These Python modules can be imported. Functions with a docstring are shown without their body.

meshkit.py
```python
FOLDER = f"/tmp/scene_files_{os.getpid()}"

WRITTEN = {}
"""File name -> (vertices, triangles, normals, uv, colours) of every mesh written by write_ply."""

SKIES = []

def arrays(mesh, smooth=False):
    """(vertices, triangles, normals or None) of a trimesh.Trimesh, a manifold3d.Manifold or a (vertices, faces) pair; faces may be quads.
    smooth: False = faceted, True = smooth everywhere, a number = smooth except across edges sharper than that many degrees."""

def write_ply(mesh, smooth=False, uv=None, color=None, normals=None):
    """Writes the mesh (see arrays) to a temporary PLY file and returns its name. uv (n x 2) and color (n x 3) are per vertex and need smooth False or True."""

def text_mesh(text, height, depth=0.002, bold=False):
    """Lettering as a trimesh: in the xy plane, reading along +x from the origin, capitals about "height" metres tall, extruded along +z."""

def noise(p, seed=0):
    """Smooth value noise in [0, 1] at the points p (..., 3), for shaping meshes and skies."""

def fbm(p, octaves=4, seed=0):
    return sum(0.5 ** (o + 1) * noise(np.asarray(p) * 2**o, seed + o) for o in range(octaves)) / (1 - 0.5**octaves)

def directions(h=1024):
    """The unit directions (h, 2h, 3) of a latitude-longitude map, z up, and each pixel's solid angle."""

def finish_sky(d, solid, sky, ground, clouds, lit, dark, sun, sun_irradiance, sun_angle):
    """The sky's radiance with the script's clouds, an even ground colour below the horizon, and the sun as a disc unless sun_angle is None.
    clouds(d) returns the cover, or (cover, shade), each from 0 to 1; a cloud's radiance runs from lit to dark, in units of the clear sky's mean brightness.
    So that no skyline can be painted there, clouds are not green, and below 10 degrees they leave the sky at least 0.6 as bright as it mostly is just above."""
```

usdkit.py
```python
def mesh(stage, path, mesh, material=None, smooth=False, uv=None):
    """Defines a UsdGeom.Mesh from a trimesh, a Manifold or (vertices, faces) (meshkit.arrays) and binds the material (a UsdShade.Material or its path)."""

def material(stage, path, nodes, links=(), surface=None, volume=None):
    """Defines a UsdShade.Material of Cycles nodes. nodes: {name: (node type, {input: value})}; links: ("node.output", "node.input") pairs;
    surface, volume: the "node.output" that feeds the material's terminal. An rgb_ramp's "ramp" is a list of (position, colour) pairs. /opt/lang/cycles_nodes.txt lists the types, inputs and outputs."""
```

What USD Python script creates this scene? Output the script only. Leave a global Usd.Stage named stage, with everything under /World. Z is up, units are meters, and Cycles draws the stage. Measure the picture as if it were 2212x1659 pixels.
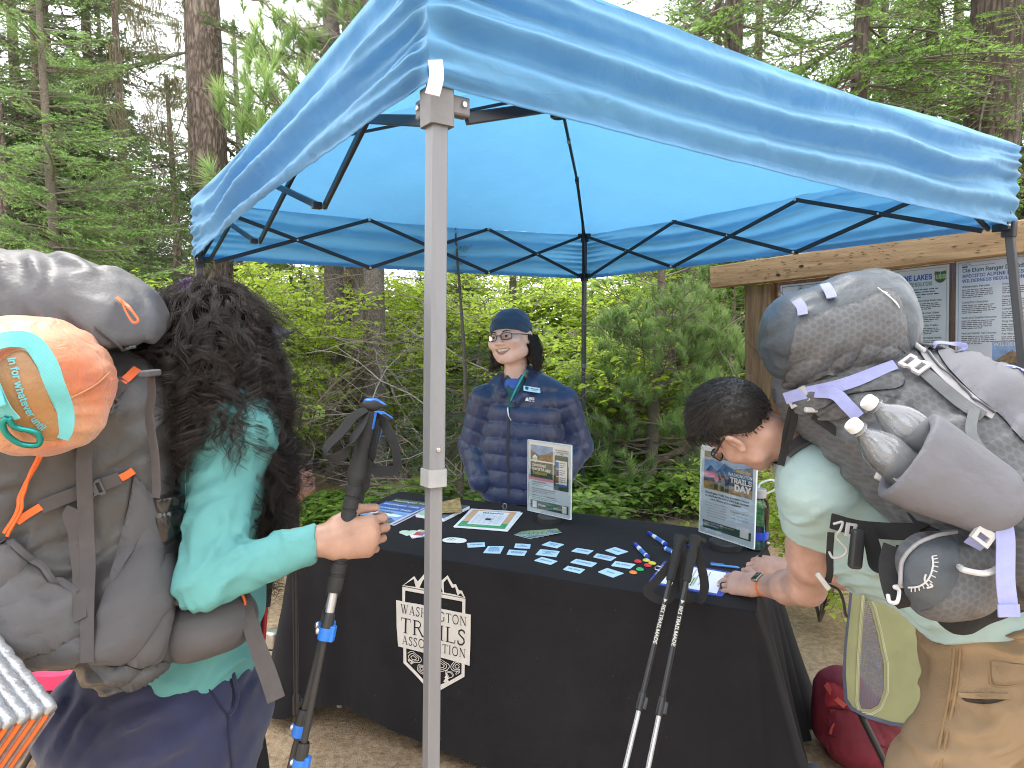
import math,random
import numpy as np,trimesh,shapely,usdkit,meshkit
from shapely import affinity
from shapely.geometry import Polygon,LineString,box as sbox,Point
from shapely.ops import unary_union
from pxr import Gf,Sdf,Usd,UsdGeom,UsdLux,UsdShade,Vt

stage = Usd.Stage.CreateInMemory()
UsdGeom.SetStageUpAxis(stage,UsdGeom.Tokens.z)
UsdGeom.SetStageMetersPerUnit(stage,1.0)
world = UsdGeom.Xform.Define(stage,"/World")
stage.SetDefaultPrim(world.GetPrim())
UsdGeom.Scope.Define(stage,"/World/Looks")

# ---------------------------------------------------------------- camera
FPX,CX,CY,EYE = 1370.0,1106.0,829.5,np.array([0.0,0.0,1.60])
PITCH = math.atan(124.5 / FPX)
cam = UsdGeom.Camera.Define(stage,"/World/camera")
cam.CreateHorizontalApertureAttr(36.0)
cam.CreateVerticalApertureAttr(27.0)
cam.CreateFocalLengthAttr(36.0 * FPX / 2212)
cam.CreateClippingRangeAttr(Gf.Vec2f(0.05,500))
cam.AddTranslateOp().Set(Gf.Vec3d(*EYE))
cam.AddRotateXOp().Set(90.0 - math.degrees(PITCH))
cam.CreateExposureAttr(1.3)

# ---------------------------------------------------------------- sky and sun: bright overcast
SUN_EL,SUN_AZ = math.radians(63),math.radians(335)
usdkit.material(stage,"/World/Looks/sky_look",{
    "sky": ("sky_texture",{"sky_type": "single_scattering","sun_disc": False,"sun_elevation": SUN_EL,"sun_rotation": SUN_AZ,"aerosol_density": 2.0}),
    "tc": ("texture_coordinate",{}),
    "n": ("noise_texture",{"scale": 1.6,"detail": 5,"roughness": 0.55}),
    "r": ("rgb_ramp",{"ramp": [(0.0,(8.2,8.5,8.9)),(0.5,(10.2,10.3,10.5)),(1.0,(12,12,12))]}),
    "m": ("mix_color",{"fac": 0.86,"use_clamp": False}),
    "b": ("background_shader",{"strength": 0.15}),
},[("tc.generated","n.vector"),("n.fac","r.fac"),("sky.color","m.a"),("r.color","m.b"),("m.result","b.color")],surface="b.background")
dome = UsdLux.DomeLight.Define(stage,"/World/sky")
UsdShade.MaterialBindingAPI.Apply(dome.GetPrim()).Bind(UsdShade.Material.Get(stage,"/World/Looks/sky_look"))
dome.GetPrim().SetCustomDataByKey("kind","structure")
sun = UsdLux.DistantLight.Define(stage,"/World/sun")
sun.CreateIntensityAttr(0.40)
sun.CreateAngleAttr(24.0)
sun.CreateNormalizeAttr(True)
sun.CreateColorAttr(Gf.Vec3f(1.0,0.96,0.9))
sun.AddRotateZOp().Set(-math.degrees(SUN_AZ) + 180 - 180)
sun.AddRotateXOp().Set(-(90 - math.degrees(SUN_EL)))

# ---------------------------------------------------------------- helpers
CF = np.array([0,math.cos(PITCH),-math.sin(PITCH)]); CU = np.array([0,math.sin(PITCH),math.cos(PITCH)]); CR = np.array([1.0,0,0])

def V(*a): return np.array(a,float)

def ray(px,py):
    return (px - CX) / FPX * CR + (CY - py) / FPX * CU + CF

def P(px,py,d):
    """The point at camera depth d that stands at (px, py) of the 2212 x 1659 photograph."""
    return EYE + d * ray(px,py)

def PZ(px,py,z):
    r = ray(px,py)
    return EYE + r * ((z - EYE[2]) / r[2])

def unit(v):
    v = np.asarray(v,float)
    return v / (np.linalg.norm(v,axis=-1,keepdims=True) + 1e-12)

_used = {}
def numbered(path):
    n = _used.get(path,0)
    _used[path] = n + 1
    return path if n == 0 else f"{path}_{n:03d}"

def tag(prim,label=None,cat=None,group=None,kind=None):
    prim = prim.GetPrim() if hasattr(prim,"GetPrim") else prim
    for k,v in (("label",label),("category",cat),("group",group),("kind",kind)):
        if v: prim.SetCustomDataByKey(k,v)
    return prim

def thing(name,label,cat,loc=(0,0,0),rotz=0.0,group=None,scale=None):
    x = UsdGeom.Xform.Define(stage,numbered("/World/" + name))
    x.AddTranslateOp().Set(Gf.Vec3d(*map(float,loc)))
    if rotz: x.AddRotateZOp().Set(float(rotz))
    if scale is not None: x.AddScaleOp().Set(Gf.Vec3f(*map(float,np.broadcast_to(scale,3))))
    tag(x,label,cat,group)
    p = x.GetPrim()
    LOC[str(p.GetPath())] = np.array(loc,float)
    return p
LOC = {}

def obj(name,mesh,m,parent=None,smooth=35,label=None,cat=None,group=None,kind=None,tone=None,uv=None):
    """One mesh of the scene. Vertices are given in world coordinates and stored relative to the thing's base."""
    base = str(parent.GetPath()) if parent is not None else "/World"
    path = numbered(base + "/" + name)
    if isinstance(mesh,list): mesh = join(*mesh)
    if hasattr(mesh,"vertices"): v,f = np.array(mesh.vertices),np.array(mesh.faces)
    elif hasattr(mesh,"to_mesh"): v,f,_ = meshkit.arrays(mesh,False)
    else: v,f = np.asarray(mesh[0],float),np.asarray(mesh[1],int)
    off = np.zeros(3); q = base
    while q != "/World" and q:
        off = off + LOC.get(q,0); q = q.rsplit("/",1)[0]
    if tone is not None: smooth = False if smooth is not True else True
    g = usdkit.mesh(stage,path,(v - off,f),m if not isinstance(m,str) else MATS[m],smooth=smooth,uv=uv)
    if tone is not None:
        UsdGeom.PrimvarsAPI(g).CreatePrimvar("tone",Sdf.ValueTypeNames.Float3Array,"vertex").Set(Vt.Vec3fArray.FromNumpy(np.asarray(tone,np.float32)))
    g.CreateDoubleSidedAttr(True)
    tag(g,label,cat,group,kind)
    return g.GetPrim()

def sub(parent,name="x"):
    return parent

def join(*ms):
    vs,fs,n = [],[],0
    for m in ms:
        v,f = (m.vertices,m.faces) if hasattr(m,"vertices") else m
        v,f = np.asarray(v,float),np.asarray(f,int)
        if f.shape[1] == 4: f = np.vstack([f[:,[0,1,2]],f[:,[0,2,3]]])
        vs.append(v); fs.append(f + n); n += len(v)
    return np.vstack(vs),np.vstack(fs)

def frame_z(z,x=None):
    z = unit(z)
    x = V(1,0,0) if x is None else np.asarray(x,float)
    if abs(np.dot(unit(x),z)) > 0.98: x = V(0,1,0) if abs(z[1]) < 0.9 else V(0,0,1)
    y = unit(np.cross(z,x)); x = np.cross(y,z)
    return np.stack([x,y,z],1)

def bar(a,b,w,t=None,side=None,bevel=0.0):
    """A rectangular bar from a to b, w wide, t thick, side: direction of its width."""
    a,b = np.asarray(a,float),np.asarray(b,float); t = w if t is None else t
    R = frame_z(b - a,side)
    L = np.linalg.norm(b - a)
    c = min(w,t) * 0.18 if bevel == 0 else bevel
    h,k = w / 2,t / 2
    prof = np.array([(h - c,-k),(h,-k + c),(h,k - c),(h - c,k),(-h + c,k),(-h,k - c),(-h,-k + c),(-h + c,-k)])
    v = np.vstack([np.c_[prof,np.zeros(8)],np.c_[prof,np.full(8,L)]])
    f = [[i,(i + 1) % 8,8 + (i + 1) % 8] for i in range(8)] + [[i,8 + (i + 1) % 8,8 + i] for i in range(8)]
    f += [[0,i + 1,i] for i in range(1,7)] + [[8,8 + i,9 + i] for i in range(1,7)]
    return v @ R.T + a,np.array(f)

def box(c,half,R=None):
    m = trimesh.creation.box(2 * np.asarray(half,float))
    v = np.array(m.vertices)
    if R is not None: v = v @ np.asarray(R).T
    return v + np.asarray(c,float),np.array(m.faces)

def rbox(c,half,r,R=None,n=2):
    """A box with rounded edges."""
    half = np.asarray(half,float); r = min(r,half.min() * 0.999)
    m = trimesh.creation.icosphere(n,r)
    v = np.array(m.vertices); v = v + np.sign(np.where(np.abs(v) < 1e-9,1e-9,v)) * (half - r)
    h = trimesh.convex.convex_hull(v)
    v = np.array(h.vertices)
    if R is not None: v = v @ np.asarray(R).T
    return v + np.asarray(c,float),np.array(h.faces)

def crom(pts,n):
    """Catmull-Rom through the points, n samples in all."""
    p = np.asarray(pts,float)
    if len(p) == 2: return p[0] + np.linspace(0,1,n)[:,None] * (p[1] - p[0])
    q = np.vstack([2 * p[0] - p[1],p,2 * p[-1] - p[-2]])
    t = np.linspace(0,len(p) - 1 - 1e-9,n); i = t.astype(int); u = (t - i)[:,None]
    a,b,c,d = q[i],q[i + 1],q[i + 2],q[i + 3]
    return 0.5 * (2 * b + (c - a) * u + (2 * a - 5 * b + 4 * c - d) * u ** 2 + (3 * b - a - 3 * c + d) * u ** 3)

def tube(pts,r,sides=8,closed=False,cap=True):
    """A tube along a polyline; r one radius or one per point."""
    p = np.asarray(pts,float); n = len(p); r = np.broadcast_to(np.asarray(r,float),(n,))
    t = np.roll(p,-1,0) - np.roll(p,1,0) if closed else np.gradient(p,axis=0)
    t = unit(t)
    a = np.zeros_like(p); ref = V(0,0,1) if abs(t[0,2]) < 0.9 else V(1,0,0)
    a[0] = unit(np.cross(t[0],ref))
    for i in range(1,n):
        w = a[i - 1] - t[i] * np.dot(a[i - 1],t[i]); a[i] = w / (np.linalg.norm(w) + 1e-12)
    b = np.cross(t,a); ang = np.arange(sides) * 2 * np.pi / sides
    v = (p[:,None] + r[:,None,None] * (np.cos(ang)[None,:,None] * a[:,None] + np.sin(ang)[None,:,None] * b[:,None])).reshape(-1,3)
    m = n if closed else n - 1
    i,j = np.meshgrid(np.arange(m),np.arange(sides),indexing="ij"); i2 = (i + 1) % n; j2 = (j + 1) % sides
    q = np.stack([i * sides + j,i * sides + j2,i2 * sides + j2,i2 * sides + j],-1).reshape(-1,4)
    f = np.vstack([q[:,[0,2,1]],q[:,[0,3,2]]])
    if cap and not closed:
        v = np.vstack([v,p[0],p[-1]]); k = n * sides
        jj = np.arange(sides)
        f = np.vstack([f,np.c_[np.full(sides,k),jj,(jj + 1) % sides],np.c_[np.full(sides,k + 1),(n - 1) * sides + (jj + 1) % sides,(n - 1) * sides + jj]])
    return v,f

def lathe(profile,c=(0,0,0),R=None,n=24):
    """profile: (radius, height) pairs, turned about z."""
    pr = np.asarray(profile,float); k = len(pr); a = np.arange(n) * 2 * np.pi / n
    v = np.stack([pr[:,None,0] * np.cos(a),pr[:,None,0] * np.sin(a),np.broadcast_to(pr[:,None,1],(k,n))],-1).reshape(-1,3)
    i,j = np.meshgrid(np.arange(k - 1),np.arange(n),indexing="ij"); j2 = (j + 1) % n
    q = np.stack([i * n + j,i * n + j2,(i + 1) * n + j2,(i + 1) * n + j],-1).reshape(-1,4)
    f = np.vstack([q[:,[0,1,2]],q[:,[0,2,3]]])
    if R is not None: v = v @ np.asarray(R).T
    return v + np.asarray(c,float),f

def ribbon(pts,width,thick,wdir,n=None,samples=40):
    """A flat strap along pts. wdir: one direction of the width, or one per given point."""
    pts = np.asarray(pts,float); wd = np.broadcast_to(np.asarray(wdir,float),pts.shape)
    p = crom(pts,samples); w = crom(wd,samples)
    t = unit(np.gradient(p,axis=0)); w = unit(w - t * (w * t).sum(1,keepdims=True)); nn = np.cross(t,w)
    wid = np.interp(np.linspace(0,1,samples),np.linspace(0,1,np.size(width)),np.atleast_1d(width))[:,None] / 2
    k = thick / 2
    v = np.stack([p + w * wid + nn * k * .5,p + w * wid * .9 + nn * k,p - w * wid * .9 + nn * k,p - w * wid + nn * k * .5,
                  p - w * wid - nn * k * .5,p - w * wid * .9 - nn * k,p + w * wid * .9 - nn * k,p + w * wid - nn * k * .5],1).reshape(-1,3)
    m = samples; f = []
    for i in range(m - 1):
        for j in range(8):
            a,b,c,d = i * 8 + j,i * 8 + (j + 1) % 8,(i + 1) * 8 + (j + 1) % 8,(i + 1) * 8 + j
            f += [[a,b,c],[a,c,d]]
    for e in (0,(m - 1) * 8):
        for j in range(1,7): f.append([e,e + j,e + j + 1])
    return v,np.array(f)

def extrude(poly,h,R=np.eye(3),c=(0,0,0)):
    """A shapely polygon (or several) given h of thickness along z, then placed."""
    ms = []
    for g in getattr(poly,"geoms",[poly]):
        if g.is_empty or g.area < 1e-12: continue
        m = trimesh.creation.extrude_polygon(g,h,engine="earcut"); ms.append((np.array(m.vertices),np.array(m.faces)))
    v,f = join(*ms)
    return v @ np.asarray(R).T + np.asarray(c,float),f

def flat(poly,dense=0.0):
    """A shapely polygon as triangles (n x 2 points)."""
    vs,fs,n = [],[],0
    for g in getattr(poly,"geoms",[poly]):
        if g.is_empty or g.area < 1e-12: continue
        if dense: g = g.segmentize(dense)
        v,f = trimesh.creation.triangulate_polygon(g,engine="earcut")
        vs.append(v); fs.append(f + n); n += len(v)
    return np.vstack(vs),np.vstack(fs)

# lettering as flat shapes
import glob
from PIL import Image,ImageDraw,ImageFont
_FONT = glob.glob("/opt/blender-*/*/datafiles/fonts/Inter.woff2")[0]
_tcache = {}
def text2d(s,h,bold=0,width=None,align="l"):
    """Lettering as a shapely shape, capitals h tall, from the origin along +x; width stretches it to that length."""
    k = (s,bold)
    if k not in _tcache:
        font = ImageFont.truetype(_FONT,64)
        x0,y0,x1,y1 = font.getbbox(s,anchor="ls",stroke_width=bold)
        im = Image.new("L",(x1 - x0 + 8,y1 - y0 + 8))
        ImageDraw.Draw(im).text((4 - x0,4 - y0),s,255,font,anchor="ls",stroke_width=bold)
        on = np.pad(np.asarray(im) > 127,((0,0),(1,1))).astype(np.int8)
        rows,st = np.nonzero(np.diff(on,axis=1) == 1); en = np.nonzero(np.diff(on,axis=1) == -1)[1]
        g = shapely.union_all(shapely.box(st,-rows - 1,en,-rows)).buffer(0.6).buffer(-0.6).simplify(0.8)
        _tcache[k] = affinity.affine_transform(g,[1,0,0,1,-4,4 - y0])
    sc = h / 46.5
    g = affinity.scale(_tcache[k],sc,sc,origin=(0,0))
    if width is not None:
        g = affinity.scale(g,width / max(g.bounds[2],1e-9),1,origin=(0,0))
    if align != "l":
        g = affinity.translate(g,-(g.bounds[0] + g.bounds[2]) / 2 if align == "c" else -g.bounds[2],0)
    return g

class Sheet:
    """A flat printed thing: o its lower left corner, x and y its directions, prints gathered by material and laid on in layers."""
    def __init__(s,o,x,y,step=0.0006):
        s.o,s.x,s.y = np.asarray(o,float),unit(x),unit(y); s.n = np.cross(s.x,s.y); s.step = step; s.parts = {}
    def at(s,u,v,w=0.0): return s.o + np.outer(np.atleast_1d(u),s.x) + np.outer(np.atleast_1d(v),s.y) + np.outer(np.atleast_1d(w),s.n)
    def add(s,poly,m,layer=1):
        if poly.is_empty: return
        v,f = flat(poly)
        s.parts.setdefault(m,[]).append((s.at(v[:,0],v[:,1],np.full(len(v),layer * s.step)),f))
    def text(s,t,h,u,v,m,layer=2,**k): s.add(affinity.translate(text2d(t,h,**k),u,v),m,layer)
    def lines(s,u,v,w,n,pitch,h,m,layer=2,seed=0,last=0.6):
        r = random.Random(seed)
        g = []
        for i in range(n):
            x,end = u,u + w * (last if i == n - 1 else r.uniform(0.86,1.0))
            while x < end:
                q = r.uniform(2.0,7.0) * h; g.append(sbox(x,v - i * pitch,min(x + q,end),v - i * pitch + h)); x += q + 0.9 * h
        s.add(unary_union(g),m,layer)
    def build(s,parent,name="print"):
        for m,ms in s.parts.items(): obj(name,join(*ms),m,parent,smooth=False)

# ---------------------------------------------------------------- implicit surfaces for bodies, clothes and bags
def seg(a,b,ra,rb=None):
    a,b = np.asarray(a,np.float32),np.asarray(b,np.float32); rb = ra if rb is None else rb; ba = b - a; d = float(ba @ ba) + 1e-12
    def f(p):
        h = np.clip((p - a) @ ba / d,0,1)
        return np.sqrt((((p - a) - h[:,None] * ba) ** 2).sum(1)) - (ra + (rb - ra) * h)
    return f

def ell(c,r,R=None):
    c,r = np.asarray(c,np.float32),np.asarray(r,np.float32); R = None if R is None else np.asarray(R,np.float32)
    def f(p):
        q = p - c
        if R is not None: q = q @ R
        k0 = np.sqrt(((q / r) ** 2).sum(1)); k1 = np.sqrt(((q / (r * r)) ** 2).sum(1))
        return k0 * (k0 - 1) / np.maximum(k1,1e-9)
    return f

def rb(c,half,rad,R=None):
    c,half = np.asarray(c,np.float32),np.asarray(half,np.float32) - rad; R = None if R is None else np.asarray(R,np.float32)
    def f(p):
        q = p - c
        if R is not None: q = q @ R
        q = np.abs(q) - half
        return np.sqrt((np.maximum(q,0) ** 2).sum(1)) + np.minimum(q.max(1),0) - rad
    return f

def oval(a,b,ra,rb_,flat_,side):
    """A limb whose section is an oval: flat_ = depth over width, side = direction of the width."""
    a,b = np.asarray(a,float),np.asarray(b,float)
    R = frame_z(b - a,side).astype(np.float32); L = float(np.linalg.norm(b - a)); a = a.astype(np.float32)
    def f(p):
        q = (p - a) @ R
        q = q / np.array([1,flat_,1],np.float32)
        h = np.clip(q[:,2] / L,0,1); q2 = q.copy(); q2[:,2] -= h * L
        return (np.sqrt((q2 ** 2).sum(1)) - (ra + (rb_ - ra) * h)) * min(1,flat_)
    return f

def su(k,*fs):
    def f(p):
        d = fs[0](p)
        for g in fs[1:]:
            e = g(p); h = np.maximum(k - np.abs(d - e),0) / k if k > 0 else 0
            d = np.minimum(d,e) - h * h * k * 0.25
        return d
    return f

def cut(fa,fb,k=0.004):
    def f(p):
        d,e = fa(p),-fb(p); h = np.maximum(k - np.abs(d - e),0) / k
        return np.maximum(d,e) + h * h * k * 0.25
    return f

def keep(fa,fb,k=0.004):
    return cut(fa,lambda p: -fb(p),k)

def half(c,n):
    c,n = np.asarray(c,np.float32),unit(n).astype(np.float32)
    return lambda p: (p - c) @ n

def grow(fa,r): return lambda p: fa(p) - r

def bumpy(fa,amp,scale,seed=0,octaves=3):
    """scale: cells per metre, one number or one per axis."""
    sc = np.asarray(scale,float)
    return lambda p: fa(p) - amp * (2 * meshkit.fbm(np.asarray(p,float) * sc,octaves,seed) - 1)

def folds(fa,amp,pitch,along,seed=0,warp=0.4,sharp=1.0,mask=None):
    """Cloth folds that run across the direction along."""
    along = unit(along)
    def f(p):
        p = np.asarray(p,float)
        s = p @ along / pitch + warp * 6 * (meshkit.fbm(p * (0.35 / pitch),3,seed) - 0.5)
        w = np.sin(2 * np.pi * s); w = np.sign(w) * np.abs(w) ** sharp
        a = amp * np.clip(meshkit.noise(p * (0.6 / pitch),seed + 9) * 1.6 - 0.3,0,1)
        if mask is not None: a = a * mask(p)
        return fa(p) - a * w
    return f

def nets(f,lo,hi,h):
    """The surface f = 0 as a mesh (naive surface nets)."""
    lo,hi = np.asarray(lo,float),np.asarray(hi,float); n = np.ceil((hi - lo) / h).astype(int) + 1
    ax = [lo[i] + h * np.arange(n[i]) for i in range(3)]
    BL = 6; nb = -(-n // BL); cc = [lo[i] + h * (np.arange(nb[i]) * BL + (BL - 1) / 2) for i in range(3)]
    cb = np.stack(np.meshgrid(*cc,indexing="ij"),-1).reshape(-1,3).astype(np.float32); fc = f(cb).reshape(nb)
    g = np.repeat(np.repeat(np.repeat(fc,BL,0),BL,1),BL,2).astype(np.float32); near = np.argwhere(np.abs(fc) < h * BL * 0.9 * 1.35 + 0.016)
    o6 = np.stack(np.meshgrid(*[np.arange(BL)] * 3,indexing="ij"),-1).reshape(-1,3)
    for i in range(0,len(near),1500):
        q = (near[i:i + 1500,None] * BL + o6[None]).reshape(-1,3)
        g[tuple(q.T)] = f((lo + h * q).astype(np.float32))
    g = np.ascontiguousarray(g[:n[0],:n[1],:n[2]])
    s = g < 0
    cnt = np.zeros(n - 1,np.int16); acc = np.zeros((*(n - 1),3),np.float32); num = np.zeros(n - 1,np.float32)
    for a in range(3):
        b,c = [k for k in range(3) if k != a]
        for ob in (0,1):
            for oc in (0,1):
                sl0 = [None] * 3; sl1 = [None] * 3
                sl0[a],sl1[a] = slice(0,n[a] - 1),slice(1,n[a])
                for ax_,o in ((b,ob),(c,oc)):
                    sl0[ax_] = sl1[ax_] = slice(o,n[ax_] - 1 + o)
                g0,g1 = g[tuple(sl0)],g[tuple(sl1)]; x = (g0 < 0) != (g1 < 0)
                t = np.where(x,g0 / np.where(x,g0 - g1,1),0)
                num += x; acc[...,a] += t; acc[...,b] += x * ob; acc[...,c] += x * oc
    cell = num > 0; idx = np.full(n - 1,-1,np.int64); idx[cell] = np.arange(cell.sum())
    ijk = np.argwhere(cell); v = lo + h * (ijk + acc[cell] / num[cell][:,None])
    faces = []
    for a in range(3):
        b,c = (a + 1) % 3,(a + 2) % 3
        sl0 = [slice(1,n[k] - 1) for k in range(3)]; sl1 = list(sl0); sl0[a],sl1[a] = slice(0,n[a] - 1),slice(1,n[a])
        s0,s1 = s[tuple(sl0)],s[tuple(sl1)]; e = np.argwhere(s0 != s1)
        if not len(e): continue
        neg = s0[tuple(e.T)]; off = np.ones(3,int); off[a] = 0; e = e + off
        def at(db,dc):
            q = e.copy(); q[:,b] -= db; q[:,c] -= dc
            return idx[tuple(q.T)]
        q = np.stack([at(1,1),at(0,1),at(0,0),at(1,0)],1)
        q[~neg] = q[~neg][:,::-1]; faces.append(q)
    q = np.vstack(faces) if faces else np.zeros((0,4),int)
    q = q[(q >= 0).all(1)]
    return v,np.vstack([q[:,[0,1,2]],q[:,[0,2,3]]])

def grad(f,p,e=0.002):
    p = np.asarray(p,np.float32); g = np.stack([f(p + np.eye(3,dtype=np.float32)[i] * e) - f(p - np.eye(3,dtype=np.float32)[i] * e) for i in range(3)],1)
    return unit(g)

def hit(f,pts,far=3.6,start=0.7):
    """The points of f's surface seen at the pixels pts, and the outward directions there. Misses go to the nearest approach."""
    pts = np.atleast_2d(np.asarray(pts,float))
    d = np.stack([ray(x,y) for x,y in pts]); L = np.linalg.norm(d,axis=1,keepdims=True); d = d / L
    t = np.full(len(pts),start); best = np.full(len(pts),9e9); bt = t.copy(); done = np.zeros(len(pts),bool)
    for _ in range(220):
        v = f((EYE + d * t[:,None]).astype(np.float32))
        b = (v < best) & ~done; best[b] = v[b]; bt[b] = t[b]
        done |= v < 0.0004
        t = np.where(done,t,np.minimum(t + np.maximum(v,0.0006) * 0.8,far))
        if (done | (t >= far)).all(): break
    p = EYE + d * bt[:,None]
    miss = best > 0.0015
    for _ in range(6):
        if miss.any(): p[miss] -= grad(f,p[miss]) * f(p[miss].astype(np.float32))[:,None]
    return p,grad(f,p)

def strap_on(f,pix,width,thick=0.002,lift=0.003,samples=40,dense=None):
    """A strap lying on the surface f, its centre line given by pixels."""
    pix = crom(np.c_[np.asarray(pix,float),np.zeros(len(pix))],dense or max(8,len(pix) * 4))[:,:2]
    p,n = hit(f,pix)
    if len(p) > 6:
        k = np.array([1,2,3,2,1.]) / 9; sm = lambda a: np.stack([np.convolve(np.pad(a[:,i],2,mode="edge"),k,"valid") for i in range(3)],1)
        n = unit(sm(sm(n))); p = np.vstack([p[:1],sm(p)[1:-1],p[-1:]])
    t = unit(np.gradient(p,axis=0))
    return ribbon(p + n * (lift + thick / 2),width,thick,np.cross(t,n),samples=samples)

def cord_on(f,pix,r,lift=0.0,samples=60):
    pix = crom(np.c_[np.asarray(pix,float),np.zeros(len(pix))],max(10,len(pix) * 5))[:,:2]
    p,n = hit(f,pix)
    return tube(crom(p + n * (r * 0.6 + lift),samples),r,6)

def patch(f,pix,lift=0.003,bulge=0.0,cell=8.0,wr=0.0,seed=0,smooth=True,rim=0.004):
    """A raised panel on the surface f: its outline given by pixels; it swells by bulge towards its middle."""
    c = crom(np.c_[np.vstack([pix,pix[:1]]),np.zeros(len(pix) + 1)],len(pix) * 8)[:-1,:2] if smooth else np.asarray(pix,float)
    poly = Polygon(c).buffer(0).segmentize(cell)
    if hasattr(poly,"geoms"): poly = max(poly.geoms,key=lambda g: g.area)
    ring = np.array(poly.exterior.coords)[:-1]
    x0,y0,x1,y1 = poly.bounds
    gx,gy = np.meshgrid(np.arange(x0,x1,cell),np.arange(y0,y1,cell))
    pts = np.c_[gx.ravel() + (np.arange(len(gx)) % 2 * cell / 2).repeat(gx.shape[1]),gy.ravel()]
    inside = shapely.contains_xy(poly.buffer(-cell * 0.5),pts[:,0],pts[:,1]); pts = np.vstack([ring,pts[inside]])
    from scipy.spatial import Delaunay
    tri = Delaunay(pts).simplices
    cen = pts[tri].mean(1); tri = tri[shapely.contains_xy(poly,cen[:,0],cen[:,1])]
    a = np.cross(pts[tri[:,1]] - pts[tri[:,0]],pts[tri[:,2]] - pts[tri[:,0]]); tri = np.where((a > 0)[:,None],tri[:,::-1],tri)
    p,n = hit(f,pts)
    ed = shapely.distance(poly.exterior,shapely.points(pts)); k = np.sqrt(np.clip(ed / max(ed.max(),1e-9),0,1))
    amt = lift + bulge * k
    if wr: amt = amt + wr * (2 * meshkit.fbm(p * 30,3,seed) - 1) * np.clip(ed / cell / 2,0,1)
    v = p + n * amt[:,None]; m = len(ring)
    v2 = p[:m] - n[:m] * rim; i = np.arange(m); j = (i + 1) % m
    return np.vstack([v,v2]),np.vstack([tri,np.c_[i,j,len(v) + j],np.c_[i,len(v) + j,len(v) + i]])

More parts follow.
